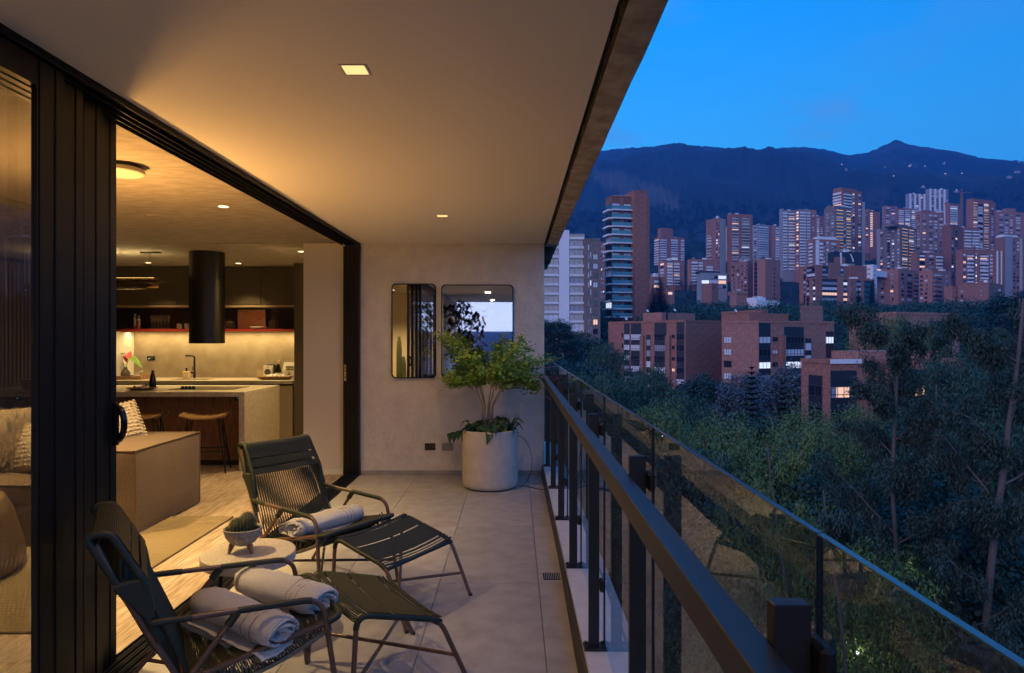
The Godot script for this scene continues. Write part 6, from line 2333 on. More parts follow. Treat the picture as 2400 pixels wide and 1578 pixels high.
	s = site("brick_house", "brick house with lit ground floor windows behind the conical trees", "house", 1560, 1563, 1581, 678, 715, 380, 14, M.brick_brown)
	column(s, "F", "win", 1566, 1576, 1, 1.6, 2.9, {"lit": 0.5})
	s = site("white_house", "flat-roofed white house among the trees above the brick flats", "house", 1753, 1775, 1828, 706, 730, 330, 26, M.city_white)
	column(s, "F", "win", 1812, 1820, 1, 2.6, 3.0, {"curtain": 0.0})
	roof_box(s, 1776, 1800, 697, M.city_white, "upper_storey")
	s = site("orange_roofed_house", "small house with an orange sloping roof left of the white house", "house", 1722, 1726, 1750, 690, 712, 350, 16, M.brick_rose)
	var rf := MB.new()
	rf.quad(Vector3(-0.5, s.h + 0.6, 0.8), Vector3(s.wf + 0.5, s.h + 0.6, 0.8), Vector3(s.wf + 0.5, s.h + 2.6, -4.0), Vector3(-0.5, s.h + 2.6, -4.0))
	put("roof", rf.mesh(), M.roof_tile_orange, s.node)
	# ---- right half
	s = site("apartment_tower", "narrow brick tower at the left edge of the twin balcony towers", "apartment tower", 1813, 1816, 1834, 530, 610, 780, 12, M.brick_brown)
	column(s, "F", "bal", 1818, 1832, 14, 1.5, 2.75, A)
	s = site("apartment_tower", "left one of the twin grey towers stacked with white balconies", "apartment tower", 1833, 1835, 1866, 494, 630, 640, 10, M.city_concrete)
	column(s, "F", "bal", 1836, 1844, 20, 1.5, 2.8, A)
	column(s, "F", "bal", 1849, 1863, 20, 1.5, 2.8, A)
	s = site("apartment_tower", "right one of the twin grey towers, with a brick flank and white balconies", "apartment tower", 1866, 1873, 1914, 492, 630, 635, 12, M.brick_rose)
	stripe(s, "F", "grey_facing", 1874, 1899, M.city_concrete, 0.15)
	column(s, "F", "bal", 1875, 1888, 20, 1.5, 2.8, A)
	column(s, "F", "bal", 1892, 1898, 20, 1.5, 2.8, A)
	column(s, "L", "win", 1867, 1872, 20, 1.5, 2.8, {"lit": 0.5, "curtain": 0.2})
	column(s, "F", "win", 1905, 1908, 20, 1.5, 2.8, {"curtain": 0.5})
	s = site("apartment_tower", "brick tower with white windows peeping out right of the twin towers", "apartment tower", 1913, 1914, 1931, 508, 590, 860, 6, M.brick_red)
	column(s, "F", "bal", 1915, 1920, 16, 1.5, 2.75, A)
	column(s, "F", "win", 1924, 1928, 16, 1.5, 2.75, A)
	s = site("apartment_tower", "tallest brick tower with a grey right edge and stepped balcony top", "apartment tower", 1953, 1975, 2021, 444, 640, 625, 26, M.brick_red)
	column(s, "L", "bal", 1954, 1972, 8, 2.0, 2.8, {"wh": 1.7, "slab": M.city_white, "out": 1.0})
	column(s, "F", "bal", 1978, 1996, 8, 3.2, 2.8, {"wh": 1.7, "slab": M.city_white, "out": 1.0})
	column(s, "F", "win", 2012, 2018, 24, 2.5, 2.8, {"wh": 1.4, "curtain": 0.6, "lit": 0.08})
	column(s, "F", "win", 1999, 2003, 24, 2.5, 2.8, {"wh": 1.4, "curtain": 0.6, "lit": 0.08})
	box_part(s, "grey_edge", Vector3(s.wf + 0.003, 0, -8), Vector3(s.front(ray(2028)), s.h - 9.0, -0.3), M.city_cream)
	roof_box(s, 1976, 2012, 438, M.brick_brown)
	s = site("apartment_tower", "dark grey tower with two columns of amber strip-lit balconies, in front of the tallest tower", "apartment tower", 1932, 1958, 1996, 486, 620, 560, 24, M.brick_grey)
	column(s, "F", "bal", 1961, 1976, 20, 3.0, 2.75, AY)
	column(s, "F", "bal", 1984, 1994, 20, 3.0, 2.75, AY)
	column(s, "F", "win", 1978, 1982, 20, 3.0, 2.75, {"curtain": 0.6})
	column(s, "L", "win", 1936, 1943, 18, 4.0, 2.75, A)
	column(s, "L", "win", 1949, 1954, 18, 4.0, 2.75, A)
	roof_box(s, 1960, 1985, 481, M.brick_grey)
	s = site("apartment_tower", "brick tower with one lit stair column between the tallest tower and the crane", "apartment tower", 2028, 2036, 2063, 496, 570, 850, 16, M.brick_red)
	column(s, "F", "win", 2040, 2046, 16, 1.5, 2.75, {"lit": 0.85, "wh": 1.6, "litmat": M.lit_window_warm})
	column(s, "F", "win", 2030, 2035, 14, 1.5, 2.75, A)
	roof_box(s, 2036, 2044, 489, M.brick_red)
	s = site("apartment_tower", "small pinkish brick tower behind the strip-lit grey tower", "apartment tower", 2072, 2074, 2103, 484, 545, 1010, 8, M.brick_rose)
	column(s, "F", "win", 2077, 2085, 14, 1.5, 2.75, A)
	column(s, "F", "win", 2090, 2098, 14, 1.5, 2.75, A)
	s = site("apartment_tower", "wide brick tower with rows of bright balconies below the white slab towers", "apartment tower", 2102, 2106, 2147, 489, 555, 940, 8, M.brick_brown)
	for q in [[2107, 2118], [2122, 2133], [2137, 2145]]:
		column(s, "F", "bal", q[0], q[1], 14, 1.5, 2.75, {"wh": 1.6, "lit": 0.4, "curtain": 0.3, "slab": M.city_white, "out": 0.9})
	for k in 2:
		var e: Array = [[2128, 2129, 2175, 455], [2174, 2176, 2223, 444]][k]
		s = site("apartment_tower", ["lower left part of the pale ribbed slab towers highest on the hill", "taller right part of the pale ribbed slab towers highest on the hill"][k], "apartment tower", e[0], e[1], e[2], e[3], 520, 1100, 8, M.city_concrete)
		for j in 4:
			var x: float = e[1] + 3 + j * 11.0
			stripe(s, "F", "white_rib", x, x + 4.0, M.city_white, 0.8, 0.0, 1.01)
			column(s, "F", "win", x + 5.0, x + 9.5, 22, 2.0, 2.75, {"lit": 0.08, "curtain": 0.35})
	s = site("apartment_tower", "brick tower with white strip-lit balconies beside the crane", "apartment tower", 2218, 2226, 2251, 478, 560, 850, 16, M.brick_red)
	column(s, "F", "bal", 2228, 2244, 18, 2.5, 2.75, {"wh": 1.6, "lit": 0.45, "curtain": 0.3, "slab": M.city_white, "out": 0.9})
	s = site("apartment_tower", "large grey tower with two bright amber strip-lit balcony columns on its right", "apartment tower", 2055, 2111, 2149, 531, 660, 585, 34, M.brick_grey)
	column(s, "F", "bal", 2115, 2127, 17, 2.5, 2.8, AY)
	column(s, "F", "bal", 2131, 2142, 17, 2.5, 2.8, AY)
	column(s, "F", "win", 2144, 2147, 17, 2.5, 2.8, {"curtain": 0.8})
	column(s, "L", "win", 2064, 2069, 17, 2.5, 2.8, {"curtain": 0.4, "lit": 0.15})
	column(s, "L", "dark", 2080, 2086, 17, 2.5, 2.8, {"curtain": 0.4})
	column(s, "L", "win", 2091, 2096, 17, 2.5, 2.8, {"curtain": 0.7, "lit": 0.08})
	column(s, "L", "win", 2104, 2108, 17, 2.5, 2.8, {"curtain": 0.7})
	roof_box(s, 2100, 2144, 525, M.brick_grey)
	stripe(s, "L", "pale_edge", 2055.5, 2063, M.city_concrete, 0.2)
	s = site("apartment_tower", "broad brick tower with four columns of white windows right of the grey strip-lit tower", "apartment tower", 2146, 2160, 2213, 497, 660, 625, 16, M.brick_rose)
	for q in [[2163, 2170], [2178, 2186], [2190, 2197], [2203, 2210]]:
		column(s, "F", "win", q[0], q[1], 22, 2.0, 2.8, {"wh": 1.4, "curtain": 0.55, "lit": 0.05})
	column(s, "L", "win", 2150, 2156, 22, 2.0, 2.8, {"wh": 1.4, "curtain": 0.3})
	roof_box(s, 2170, 2186, 491, M.brick_brown)
	s = site("brick_block", "brick block with dark lit loggias at the foot of the broad brick tower", "apartment block", 2144, 2150, 2212, 593, 665, 520, 12, M.brick_brown)
	column(s, "F", "dark", 2156, 2168, 6, 1.5, 2.8, {"lit": 0.35, "curtain": 0.2, "litmat": M.lit_window_warm})
	column(s, "F", "win", 2178, 2188, 6, 1.5, 2.8, {"curtain": 0.6})
	column(s, "F", "bal", 2194, 2208, 6, 1.5, 2.8, A)
	s = site("brick_block", "tall blank dark brick block with a dim window column on its right", "apartment block", 2208, 2230, 2258, 531, 660, 530, 26, M.brick_dark)
	column(s, "F", "win", 2231, 2235, 14, 3.0, 2.8, {"lit": 0.12, "curtain": 0.1})
	column(s, "F", "win", 2240, 2244, 14, 3.0, 2.8, {"lit": 0.12, "curtain": 0.1})
	roof_box(s, 2232, 2252, 525, M.brick_dark)
	s = site("apartment_tower", "brick tower with crisp white balcony slabs behind the two-balcony block", "apartment tower", 2256, 2259, 2297, 535, 610, 600, 10, M.brick_red)
	column(s, "F", "bal", 2261, 2275, 12, 1.5, 2.75, A)
	column(s, "F", "bal", 2280, 2294, 12, 1.5, 2.75, A)
	s = site("apartment_block", "brick block with two bright white balcony columns and a lit stair between them", "apartment block", 2251, 2256, 2350, 586, 690, 500, 10, M.brick_red)
	var WB := {"wh": 1.7, "lit": 0.03, "curtain": 0.15, "slab": M.city_white, "out": 1.2}
	column(s, "F", "bal", 2268, 2280, 11, 3.0, 2.75, WB)
	column(s, "F", "bal", 2298, 2314, 11, 3.0, 2.75, WB)
	column(s, "F", "win", 2286, 2290, 11, 2.0, 2.75, {"lit": 0.5, "curtain": 0.5, "wh": 1.6, "litmat": M.lit_window_cool})
	column(s, "F", "win", 2258, 2264, 11, 3.0, 2.75, {"curtain": 0.6, "lit": 0.15})
	column(s, "F", "win", 2321, 2327, 11, 3.0, 2.75, {"curtain": 0.6, "lit": 0.1})
	stripe(s, "F", "white_rib", 2336, 2339, M.city_white, 0.5)
	stripe(s, "F", "white_rib", 2346, 2348, M.city_white, 0.5)
	stripe(s, "F", "brick_shaft", 2281.5, 2285.5, M.brick_dark, 0.6, 0.0, 1.06)
	s = site("apartment_tower", "brick tower with amber strip-lit balconies on both sides of blue glass, right of the crane", "apartment tower", 2265, 2281, 2334, 470, 600, 700, 22, M.brick_red)
	column(s, "F", "bal", 2282, 2291, 24, 3.0, 2.75, AY)
	column(s, "F", "win", 2293, 2304, 24, 3.0, 2.75, {"wh": 2.0, "curtain": 0.6})
	column(s, "F", "bal", 2307, 2317, 24, 3.0, 2.75, AY)
	column(s, "F", "win", 2324, 2329, 24, 3.0, 2.75, {"curtain": 0.7})
	roof_box(s, 2284, 2332, 464, M.brick_red)
	s = site("apartment_tower", "brick tower with pale window bands at the right edge of the skyline", "apartment tower", 2333, 2340, 2420, 497, 600, 750, 10, M.brick_rose)
	for q in [[2343, 2352], [2355, 2364], [2368, 2374], [2382, 2392]]:
		column(s, "F", "win", q[0], q[1], 18, 2.5, 2.8, {"curtain": 0.7, "lit": 0.03, "wh": 1.4})
	roof_box(s, 2362, 2384, 487, M.brick_rose)
	s = site("apartment_tower", "grey-framed brick tower in front at the right edge of the photo", "apartment tower", 2341, 2352, 2412, 557, 680, 540, 14, M.brick_brown)
	stripe(s, "F", "grey_frame", 2356, 2372, M.city_concrete, 0.5, 0.0, 1.02)
	column(s, "F", "win", 2366, 2370, 14, 3.0, 2.8, A)
	column(s, "F", "win", 2376, 2380, 14, 3.0, 2.8, {"curtain": 0.3, "lit": 0.05})
	column(s, "F", "win", 2384, 2389, 14, 3.0, 2.8, {"curtain": 0.3, "lit": 0.05})
	stripe(s, "F", "pale_edge", 2390, 2396, M.city_cream, 0.3)
	roof_box(s, 2354, 2390, 550, M.city_white)
	# ---- lower tier
	s = site("apartment_block", "brick block with white-striped windows and a roof pergola under the twin towers", "apartment block", 1892, 1906, 1969, 562, 640, 520, 14, M.brick_rose)
	stripe(s, "F", "white_panel", 1912, 1920, M.city_white, 0.3)
	column(s, "L", "bal", 1898, 1905, 9, 2.0, 2.8, A)
	column(s, "F", "bal", 1921.5, 1928, 9, 2.0, 2.8, A)
	column(s, "F", "win", 1937, 1943, 9, 1.0, 2.8, {"curtain": 1.0, "wh": 2.0})
	column(s, "F", "win", 1930, 1934, 9, 2.0, 2.8, A)
	column(s, "F", "win", 1948, 1960, 8, 2.0, 2.8, {"curtain": 0.3, "lit": 0.1})
	roof_box(s, 1923, 1964, 553, M.city_white, "roof_pergola")
	s = site("penthouse_block", "dark grey modern penthouse with a curved white fin above the dark-glazed block", "building", 1943, 1955, 2020, 592, 640, 430, 12, M.navy_panel)
	stripe(s, "F", "pale_wall", 1955.5, 1980, M.brick_brown, 0.4, 0.0, 0.94)
	stripe(s, "F", "white_pier", 1969, 1972, M.city_white, 0.6)
	var cv := MB.new()
	var pts := []
	var uf := s.front(ray(1992))
	for k in 10:
		var t := k / 9.0
		pts.append(Vector3(uf + 2.2 * sin(t * 1.4), s.h * 0.99 - 5.0 * t - 0.3, 0.5))
	cv.tube(pts, 0.45, 6)
	put("curved_fin", cv.mesh(), M.city_white, s.node)
	s = site("apartment_block", "big brick block with dark glazed bays below the modern penthouse", "apartment block", 1874, 1912, 2028, 623, 735, 380, 20, M.brick_red)
	column(s, "L", "dark", 1884, 1889, 8, 2.5, 2.8, {"curtain": 0.5})
	column(s, "L", "dark", 1892, 1910, 3, 1.5, 2.8, {"lit": 0.3, "curtain": 0.4, "wh": 1.5})
	column(s, "F", "dark", 1928, 1941, 3, 1.5, 2.8, {"curtain": 0.3, "lit": 0.1})
	stripe(s, "F", "brick_tower", 1944, 1968, M.brick_brown, 0.8, 0.0, 1.06)
	column(s, "F", "dark", 1967, 1976, 3, 1.0, 2.8, {"lit": 0.3, "curtain": 0.3})
	stripe(s, "F", "brick_tower", 1990, 2028, M.brick_red, 1.2, 0.0, 1.03)
	s = site("apartment_block", "lower front of the dark-glazed brick block with wide ribbon windows", "apartment block", 1888, 1913, 2050, 653, 740, 352, 18, M.brick_red)
	column(s, "F", "dark", 1927, 1962, 6, 1.5, 2.8, {"curtain": 0.45, "lit": 0.15, "wh": 1.6, "head": 0.5, "frames": true, "panes": 5})
	column(s, "F", "dark", 1976, 1986, 6, 1.5, 2.8, {"curtain": 0.6, "lit": 0.1, "wh": 1.6, "frames": true, "panes": 3})
	column(s, "F", "win", 1995, 1999, 6, 1.5, 2.8, {"curtain": 0.4, "wh": 1.3})
	column(s, "F", "dark", 2008, 2018, 6, 1.5, 2.8, {"curtain": 0.3, "wh": 1.6})
	column(s, "F", "dark", 2026, 2046, 6, 1.5, 2.8, {"curtain": 0.3, "wh": 1.6})
	column(s, "L", "dark", 1891, 1897, 6, 1.5, 2.8, {"curtain": 0.7})
	column(s, "L", "dark", 1906, 1911, 6, 1.5, 2.8, {"curtain": 0.7})
	stripe(s, "F", "brick_pier", 1963, 1975, M.brick_rose, 0.7, 0.0, 1.05)
	stripe(s, "F", "brick_pier", 1987, 1994, M.brick_rose, 0.5)
	s = site("white_building", "white building with slit windows and a brightly lit roof terrace", "building", 2027, 2047, 2056, 622, 720, 430, 40, M.city_white)
	column(s, "L", "win", 2033, 2040, 4, 2.0, 3.0, {"wh": 0.7, "curtain": 0.0})
	column(s, "F", "win", 2049, 2051, 8, 3.0, 3.0, {"wh": 0.7, "curtain": 0.0})
	box_part(s, "roof_terrace", Vector3(s.wf + 0.003, s.h - 6.5, -9.0), Vector3(s.front(ray(2087)), s.h - 2.6, -0.8), M.city_white)
	box_part(s, "terrace_lights", Vector3(s.wf + 0.5, s.h - 2.596, -4.0), Vector3(s.front(ray(2069)), s.h - 1.6, -1.2), M.lit_window_warm)
	s = site("apartment_block", "left one of two brick blocks with blue-glazed corner bays", "apartment block", 2055, 2106, 2155, 632, 720, 440, 34, M.brick_rose)
	column(s, "L", "win", 2065, 2072, 7, 3.0, 2.75, {"wh": 1.4, "curtain": 0.3, "lit": 0.12, "litmat": M.lit_window_cool})
	column(s, "L", "win", 2087, 2094, 7, 2.2, 2.75, {"wh": 1.4, "curtain": 0.4})
	column(s, "F", "win", 2113, 2119, 7, 2.2, 2.75, {"wh": 1.4, "curtain": 0.5})
	column(s, "F", "win", 2127, 2138, 7, 2.2, 2.75, {"wh": 1.6, "curtain": 0.6})
	column(s, "F", "bal", 2142, 2153, 7, 2.2, 2.75, {"wh": 1.6, "curtain": 0.6, "slab": M.brick_rose, "out": 1.0})
	s = site("apartment_block", "right one of two brick blocks with blue-glazed corner bays", "apartment block", 2154, 2186, 2230, 635, 720, 425, 30, M.brick_rose)
	column(s, "L", "win", 2157, 2163, 7, 2.5, 2.75, {"wh": 1.3, "curtain": 0.2})
	column(s, "L", "win", 2168, 2174, 7, 2.5, 2.75, {"wh": 1.3, "curtain": 0.1})
	column(s, "F", "bal", 2189, 2207, 7, 2.2, 2.75, {"wh": 1.6, "curtain": 0.6, "slab": M.brick_rose, "out": 1.0})
	column(s, "F", "win", 2216, 2222, 7, 2.2, 2.75, {"wh": 1.4, "curtain": 0.6})
	s = site("brick_house", "narrow brick annexe between the blue-glazed blocks and the stepped brick block", "house", 2229, 2232, 2251, 672, 720, 410, 12, M.brick_rose)
	column(s, "F", "win", 2237, 2242, 4, 1.5, 2.75, {"curtain": 0.3})
	s = site("brick_block", "stepped low brick block on the right above the treetops", "apartment block", 2245, 2318, 2353, 664, 730, 395, 40, M.brick_brown)
	column(s, "L", "win", 2252, 2258, 3, 3.5, 2.8, {"curtain": 0.3})
	column(s, "L", "win", 2299, 2303, 3, 3.5, 2.8, {"curtain": 0.1})
	column(s, "F", "win", 2340, 2346, 2, 2.5, 2.8, {"curtain": 0.5})
	# ---- construction crane on the hill
	var cr := thing("tower_crane", "ochre tower crane standing among the hill towers", "crane", V(ray(2254.5) * 900.0, up_of(540, 900), 900.0), 0.4)
	var hh := up_of(452, 900) - up_of(540, 900)
	var lt := MB.new()
	for sx in [-0.9, 0.9]:
		for sz in [-0.9, 0.9]:
			lt.tube([Vector3(sx, 0, sz), Vector3(sx, hh, sz)], 0.25, 4)
	for k in 14:
		lt.tube([Vector3(-0.9 if k % 2 else 0.9, hh * k / 14, 0.9), Vector3(0.9 if k % 2 else -0.9, hh * (k + 1) / 14, 0.9)], 0.15, 4)
	var ochre := mat("crane_ochre", lin(0.4, 0.2, 0.05), 0.6)
	put("mast", lt.mesh(), ochre, cr)
	lt = MB.new()
	lt.tube([Vector3(-7, hh, 0), Vector3(22, hh + 1.5, 0)], 0.4, 4)
	lt.tube([Vector3(0, hh, 0), Vector3(0, hh + 5, 0)], 0.3, 4)
	lt.tube([Vector3(0, hh + 5, 0), Vector3(14, hh + 1.2, 0)], 0.1, 4)
	lt.tube([Vector3(0, hh + 5, 0), Vector3(-6.5, hh, 0)], 0.1, 4)
	put("jib", lt.mesh(), ochre, cr)
	# ---- satellite dishes and aerials on the near roofs
	var ds := lathe_mesh(V2([0.0, 0.0, 0.2, 0.03, 0.38, 0.12, 0.4, 0.14, 0.37, 0.13, 0.0, 0.02]), 16)
	var dl := ["white satellite dish at the left of the brick flats' roof", "white satellite dish on top of the brick roof house, left", "white satellite dish on top of the brick roof house, right", "white satellite dish between the two brick flats", "white satellite dish above the dark slot of the low roof volume"]
	var dp := [[1467, 748, 170], [1517, 729.5, 172], [1581, 727.5, 172], [1713, 754, 160], [1724, 729, 170]]
	for k in 5:
		var z: float = dp[k][2]
		var d := thing("satellite_dish", dl[k], "satellite dish", V(ray(dp[k][0]) * z, up_of(dp[k][1], z) - 0.5, z), 0.0, "dishes on the brick roofs")
		var pb := MB.new()
		pb.tube([Vector3(0, -1.2, 0), Vector3(0, 0.5, 0)], 0.05, 6)
		put("mast", pb.mesh(), M.city_frame, d)
		var q := put("dish", ds, M.city_white, d, Vector3(0, 0.5, 0.05))
		q.rotation = Vector3(1.0, 0.5, 0)
	# ---- houses and lamps scattered high on the mountain, specks of a pixel or two
	var hb := MB.new()
	var hl := MB.new()
	var r := RandomNumberGenerator.new()
	r.seed = 12
	for k in 52:
		var px := r.randf_range(1960, 2400) if k > 14 else r.randf_range(1395, 1480)
		var d := r.randf_range(1500, 2500) if k > 14 else 2960.0
		var x := ray(px) * d
		var y := ground(x, d)
		var py := 793.0 - 1573.0 * (y - EYE) / d
		if k > 14 and (py > 490.0 or py < 384.0):
			continue
		var w := r.randf_range(4, 11)
		if k % 2 == 0 and k > 14:
			hb.box(V(x, y + 2, d), V(x + w, y + r.randf_range(5, 8), d + 6))
		if k % 3 != 1:
			hl.box(V(x + w * 0.3, y + 7, d - 1.0), V(x + w * 0.3 + r.randf_range(1.5, 3.5), y + 8.5, d - 0.5))
	put("mountain_houses", hb.mesh(), M.city_concrete).set_meta("kind", "stuff")
	tag(get_node("mountain_houses"), "scattered white houses high on the mountainside", "houses")
	put("mountain_lights", hl.mesh(), M.lit_window_warm).set_meta("kind", "stuff")
	tag(get_node("mountain_lights"), "tiny lights of houses and roads on the mountainside", "lights")


# ---------------------------------------------------------------- trees
func limb(b: MB, from: Vector3, to: Vector3, r0: float, r1: float, sway: float, r: RandomNumberGenerator, n := 6, sides := 6) -> Array:
	var pts := []
	var rad := []
	var side := Vector3(r.randf_range(-1, 1), r.randf_range(-0.3, 0.3), r.randf_range(-1, 1)) * sway
	for k in n + 1:
		var t := k / float(n)
		pts.append(from.lerp(to, t) + side * sin(PI * t) + Vector3(r.randf_range(-1, 1), 0, r.randf_range(-1, 1)) * sway * 0.15)
		rad.append(lerpf(r0, r1, t))
	b.tube(pts, rad, sides, false)
	return pts


# spray of leaves round a point: count, spread and leaf size say how dense it reads
func spray(b: MB, c: Vector3, spread: Vector3, n: int, l: float, w: float, droop: float, r: RandomNumberGenerator) -> void:
	for k in n:
		var d := Vector3(r.randfn(0, 0.5), r.randfn(0, 0.5), r.randfn(0, 0.5))
		var p := c + d * spread
		var a := r.randf() * TAU
		var dir := Vector3(cos(a), -droop + r.randf_range(-0.5, 0.5), sin(a)).normalized() * l * r.randf_range(0.6, 1.25)
		var nn := (Vector3(r.randf_range(-0.7, 0.7), 1.0, r.randf_range(-0.7, 0.7)) + d * 0.8).normalized()
		var ac := dir.cross(nn).normalized() * w * r.randf_range(0.7, 1.2)
		b.leaf(p, dir, ac, ac.cross(dir).normalized())


func leafy_tree(t: Node3D, h: float, w: float, seed_: int, leaf: Material, bark: Material, clumps: int, per: int, l: float, wd: float, droop: float, low := 0.35) -> void:
	var r := RandomNumberGenerator.new()
	r.seed = seed_
	var b := MB.new()
	var f := MB.new()
	limb(b, Vector3(0, -1.0, 0), Vector3(r.randf_range(-0.4, 0.4), h * 0.55, r.randf_range(-0.4, 0.4)), h * 0.018, h * 0.010, 0.2, r, 6, 8)
	for k in clumps:
		# clumps on an uneven dome: a few big lobes push the outline in and out
		var a := TAU * k * 0.618 + r.randf_range(-0.3, 0.3)
		var v := pow((k + 0.5) / clumps, 0.8)
		var lobe := 0.72 + 0.28 * sin(a * 3.0 + seed_) * cos(v * 4.0 + seed_ * 0.7) + r.randf_range(-0.14, 0.14)
		var y := h * lerpf(low, 0.96, v)
		var rad := w * 0.5 * sqrt(maxf(0.05, 1.0 - pow(absf(v * 1.5 - 0.55), 2.4))) * lobe
		var p := Vector3(cos(a) * rad, y + r.randf_range(-0.04, 0.04) * h, sin(a) * rad)
		if k % 3 == 0:
			limb(b, Vector3(0, h * lerpf(0.25, 0.55, v), 0), p, h * 0.007, h * 0.002, w * 0.05, r, 4, 5)
		var s := w * r.randf_range(0.07, 0.125)
		spray(f, p, Vector3(s, s * 0.7, s), per, l, wd, droop, r)
		if k % 2 == 0:
			spray(f, p * Vector3(0.55, 0.95, 0.55), Vector3(s, s, s), per / 2, l, wd, droop, r)
	put("trunk", b.mesh(), bark, t)
	put("crown", f.mesh(), leaf, t).set_meta("kind", "stuff")


func gum_tree(t: Node3D, path: Array, r0: float, r1: float, forks: int, spread: float, seed_: int, leaf: Material, from := 0.45) -> void:
	# pale-trunked tree: long bare bole, rising limbs, hanging feathery sprays
	var r := RandomNumberGenerator.new()
	r.seed = seed_
	var b := MB.new()
	var f := MB.new()
	var rad := []
	for k in path.size():
		rad.append(lerpf(r0, r1, k / float(path.size() - 1)))
	b.tube(path, rad, 10, false)
	var ll := length_of(path)
	for k in forks:
		var s := lerpf(from, 0.97, (k + r.randf() * 0.6) / forks)
		var p := along(path, ll * s)
		var a := k * 2.4 + r.randf_range(-0.5, 0.5)
		var reach := spread * r.randf_range(0.55, 1.0) * (1.15 - 0.5 * s)
		var tip := p + Vector3(cos(a) * reach, reach * r.randf_range(0.7, 1.3), sin(a) * reach)
		var pts := limb(b, p, tip, r0 * 0.42 * (1.2 - s * 0.6), r0 * 0.08, reach * 0.12, r, 7, 6)
		for j in 9:
			var q: Vector3 = pts[2 + j % 6]
			var a2 := a + r.randf_range(-1.7, 1.7)
			var l2 := reach * r.randf_range(0.25, 0.6)
			var t2 := q + Vector3(cos(a2) * l2, l2 * r.randf_range(-0.1, 0.9), sin(a2) * l2)
			limb(b, q, t2, r0 * 0.12, r0 * 0.025, l2 * 0.1, r, 4, 5)
			for c in 5:
				var cc := q.lerp(t2, 0.35 + 0.19 * c) + Vector3(r.randfn(0, 0.1), r.randfn(0, 0.1), r.randfn(0, 0.1)) * l2
				var sz := spread * r.randf_range(0.055, 0.10)
				spray(f, cc - Vector3(0, sz * 0.9, 0), Vector3(sz, sz * 1.5, sz), 105, 0.22, 0.030, 1.4, r)
	put("trunk", b.mesh(), M.gum_bark, t)
	put("crown", f.mesh(), leaf, t).set_meta("kind", "stuff")


func conifer(t: Node3D, h: float, w: float, seed_: int, leaf: Material) -> void:
	var r := RandomNumberGenerator.new()
	r.seed = seed_
	var b := MB.new()
	b.tube([Vector3(0, -1, 0), Vector3(0, h, 0)], [h * 0.016, 0.02], 7, false)
	var f := MB.new()
	var tiers := int(clampf(h * 1.7, 14, 42))
	for k in tiers:
		var v := k / float(tiers)
		var y := h * (0.10 + 0.89 * v)
		var reach := w * 0.5 * pow(1 - v, 0.85) * r.randf_range(0.85, 1.08) + 0.12
		var n := 11
		for j in n:
			var a := TAU * (j + 0.5 * (k % 2)) / n + r.randf_range(-0.12, 0.12)
			var d := Vector3(cos(a), 0.45, sin(a))
			b.tube([Vector3(0, y, 0), Vector3(d.x * reach, y + reach * 0.28, d.z * reach)], 0.025, 4, false)
			for m in 30:
				var u := (m + 0.5) / 30.0
				var p := Vector3(d.x * reach * u, y + reach * 0.28 * u * u, d.z * reach * u)
				for s in [-1.0, 1.0]:
					var out := Vector3(-d.z * s, 0.35, d.x * s) * reach * 0.16 * (1.15 - u) + d * reach * 0.10
					f.leaf(p, out, Vector3(0, 0.08, 0) + d * 0.12, Vector3(0.2 * cos(a), 1, 0.2 * sin(a)))
	put("trunk", b.mesh(), M.dark_bark, t)
	put("crown", f.mesh(), leaf, t).set_meta("kind", "stuff")


func palm(t: Node3D, h: float, seed_: int) -> void:
	var r := RandomNumberGenerator.new()
	r.seed = seed_
	var b := MB.new()
	b.tube([Vector3(0, -1, 0), Vector3(0.2, h * 0.5, 0), Vector3(0.1, h, 0)], [0.22, 0.17, 0.14], 8)
	put("trunk", b.mesh(), M.dark_bark, t)
	for k in 11:
		var a := TAU * k / 11.0
		var f := MB.new()
		var pts := []
		for j in 9:
			var u := j / 8.0
			pts.append(Vector3(0.1 + cos(a) * 2.0 * u, h + (2.4 + 0.5 * sin(k * 2.0)) * sin(u * 1.9) - 1.3 * u * u, sin(a) * 2.0 * u))
		f.tube(pts, 0.03, 4)
		for j in 40:
			var u := 0.12 + 0.86 * j / 40.0
			var p := along(pts, length_of(pts) * u)
			for s in [-1.0, 1.0]:
				f.leaf(p, Vector3(-sin(a) * s * 0.65 + cos(a) * 0.3, -0.25, cos(a) * s * 0.65 + sin(a) * 0.3) * (1.1 - 0.5 * u), Vector3(0.03, 0.02, 0.03), Vector3(0, 1, 0))
		put("frond", f.mesh(), M.leaf_palm, t)


func tree_materials() -> void:
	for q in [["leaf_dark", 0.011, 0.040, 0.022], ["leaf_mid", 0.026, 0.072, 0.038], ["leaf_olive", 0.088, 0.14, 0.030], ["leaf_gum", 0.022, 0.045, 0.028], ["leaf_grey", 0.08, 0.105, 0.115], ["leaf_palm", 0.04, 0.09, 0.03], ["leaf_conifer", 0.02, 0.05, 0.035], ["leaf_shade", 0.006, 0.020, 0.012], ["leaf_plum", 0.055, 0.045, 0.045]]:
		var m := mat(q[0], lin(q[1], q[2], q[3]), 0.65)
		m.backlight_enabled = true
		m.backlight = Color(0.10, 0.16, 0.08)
	var m := mat("gum_bark", lin(0.21, 0.185, 0.175), 0.9)
	worldmap(m, noise_tex(71, 0.03, Color(0.5, 0.46, 0.42), Color(1, 1, 1)), Vector3(2.5, 0.7, 2.5), false)
	m = mat("dark_bark", lin(0.07, 0.055, 0.045), 0.95)


func at_px(px: float, z: float) -> Vector3:
	var x := ray(px) * z
	return V(x, ground(x, z), z)


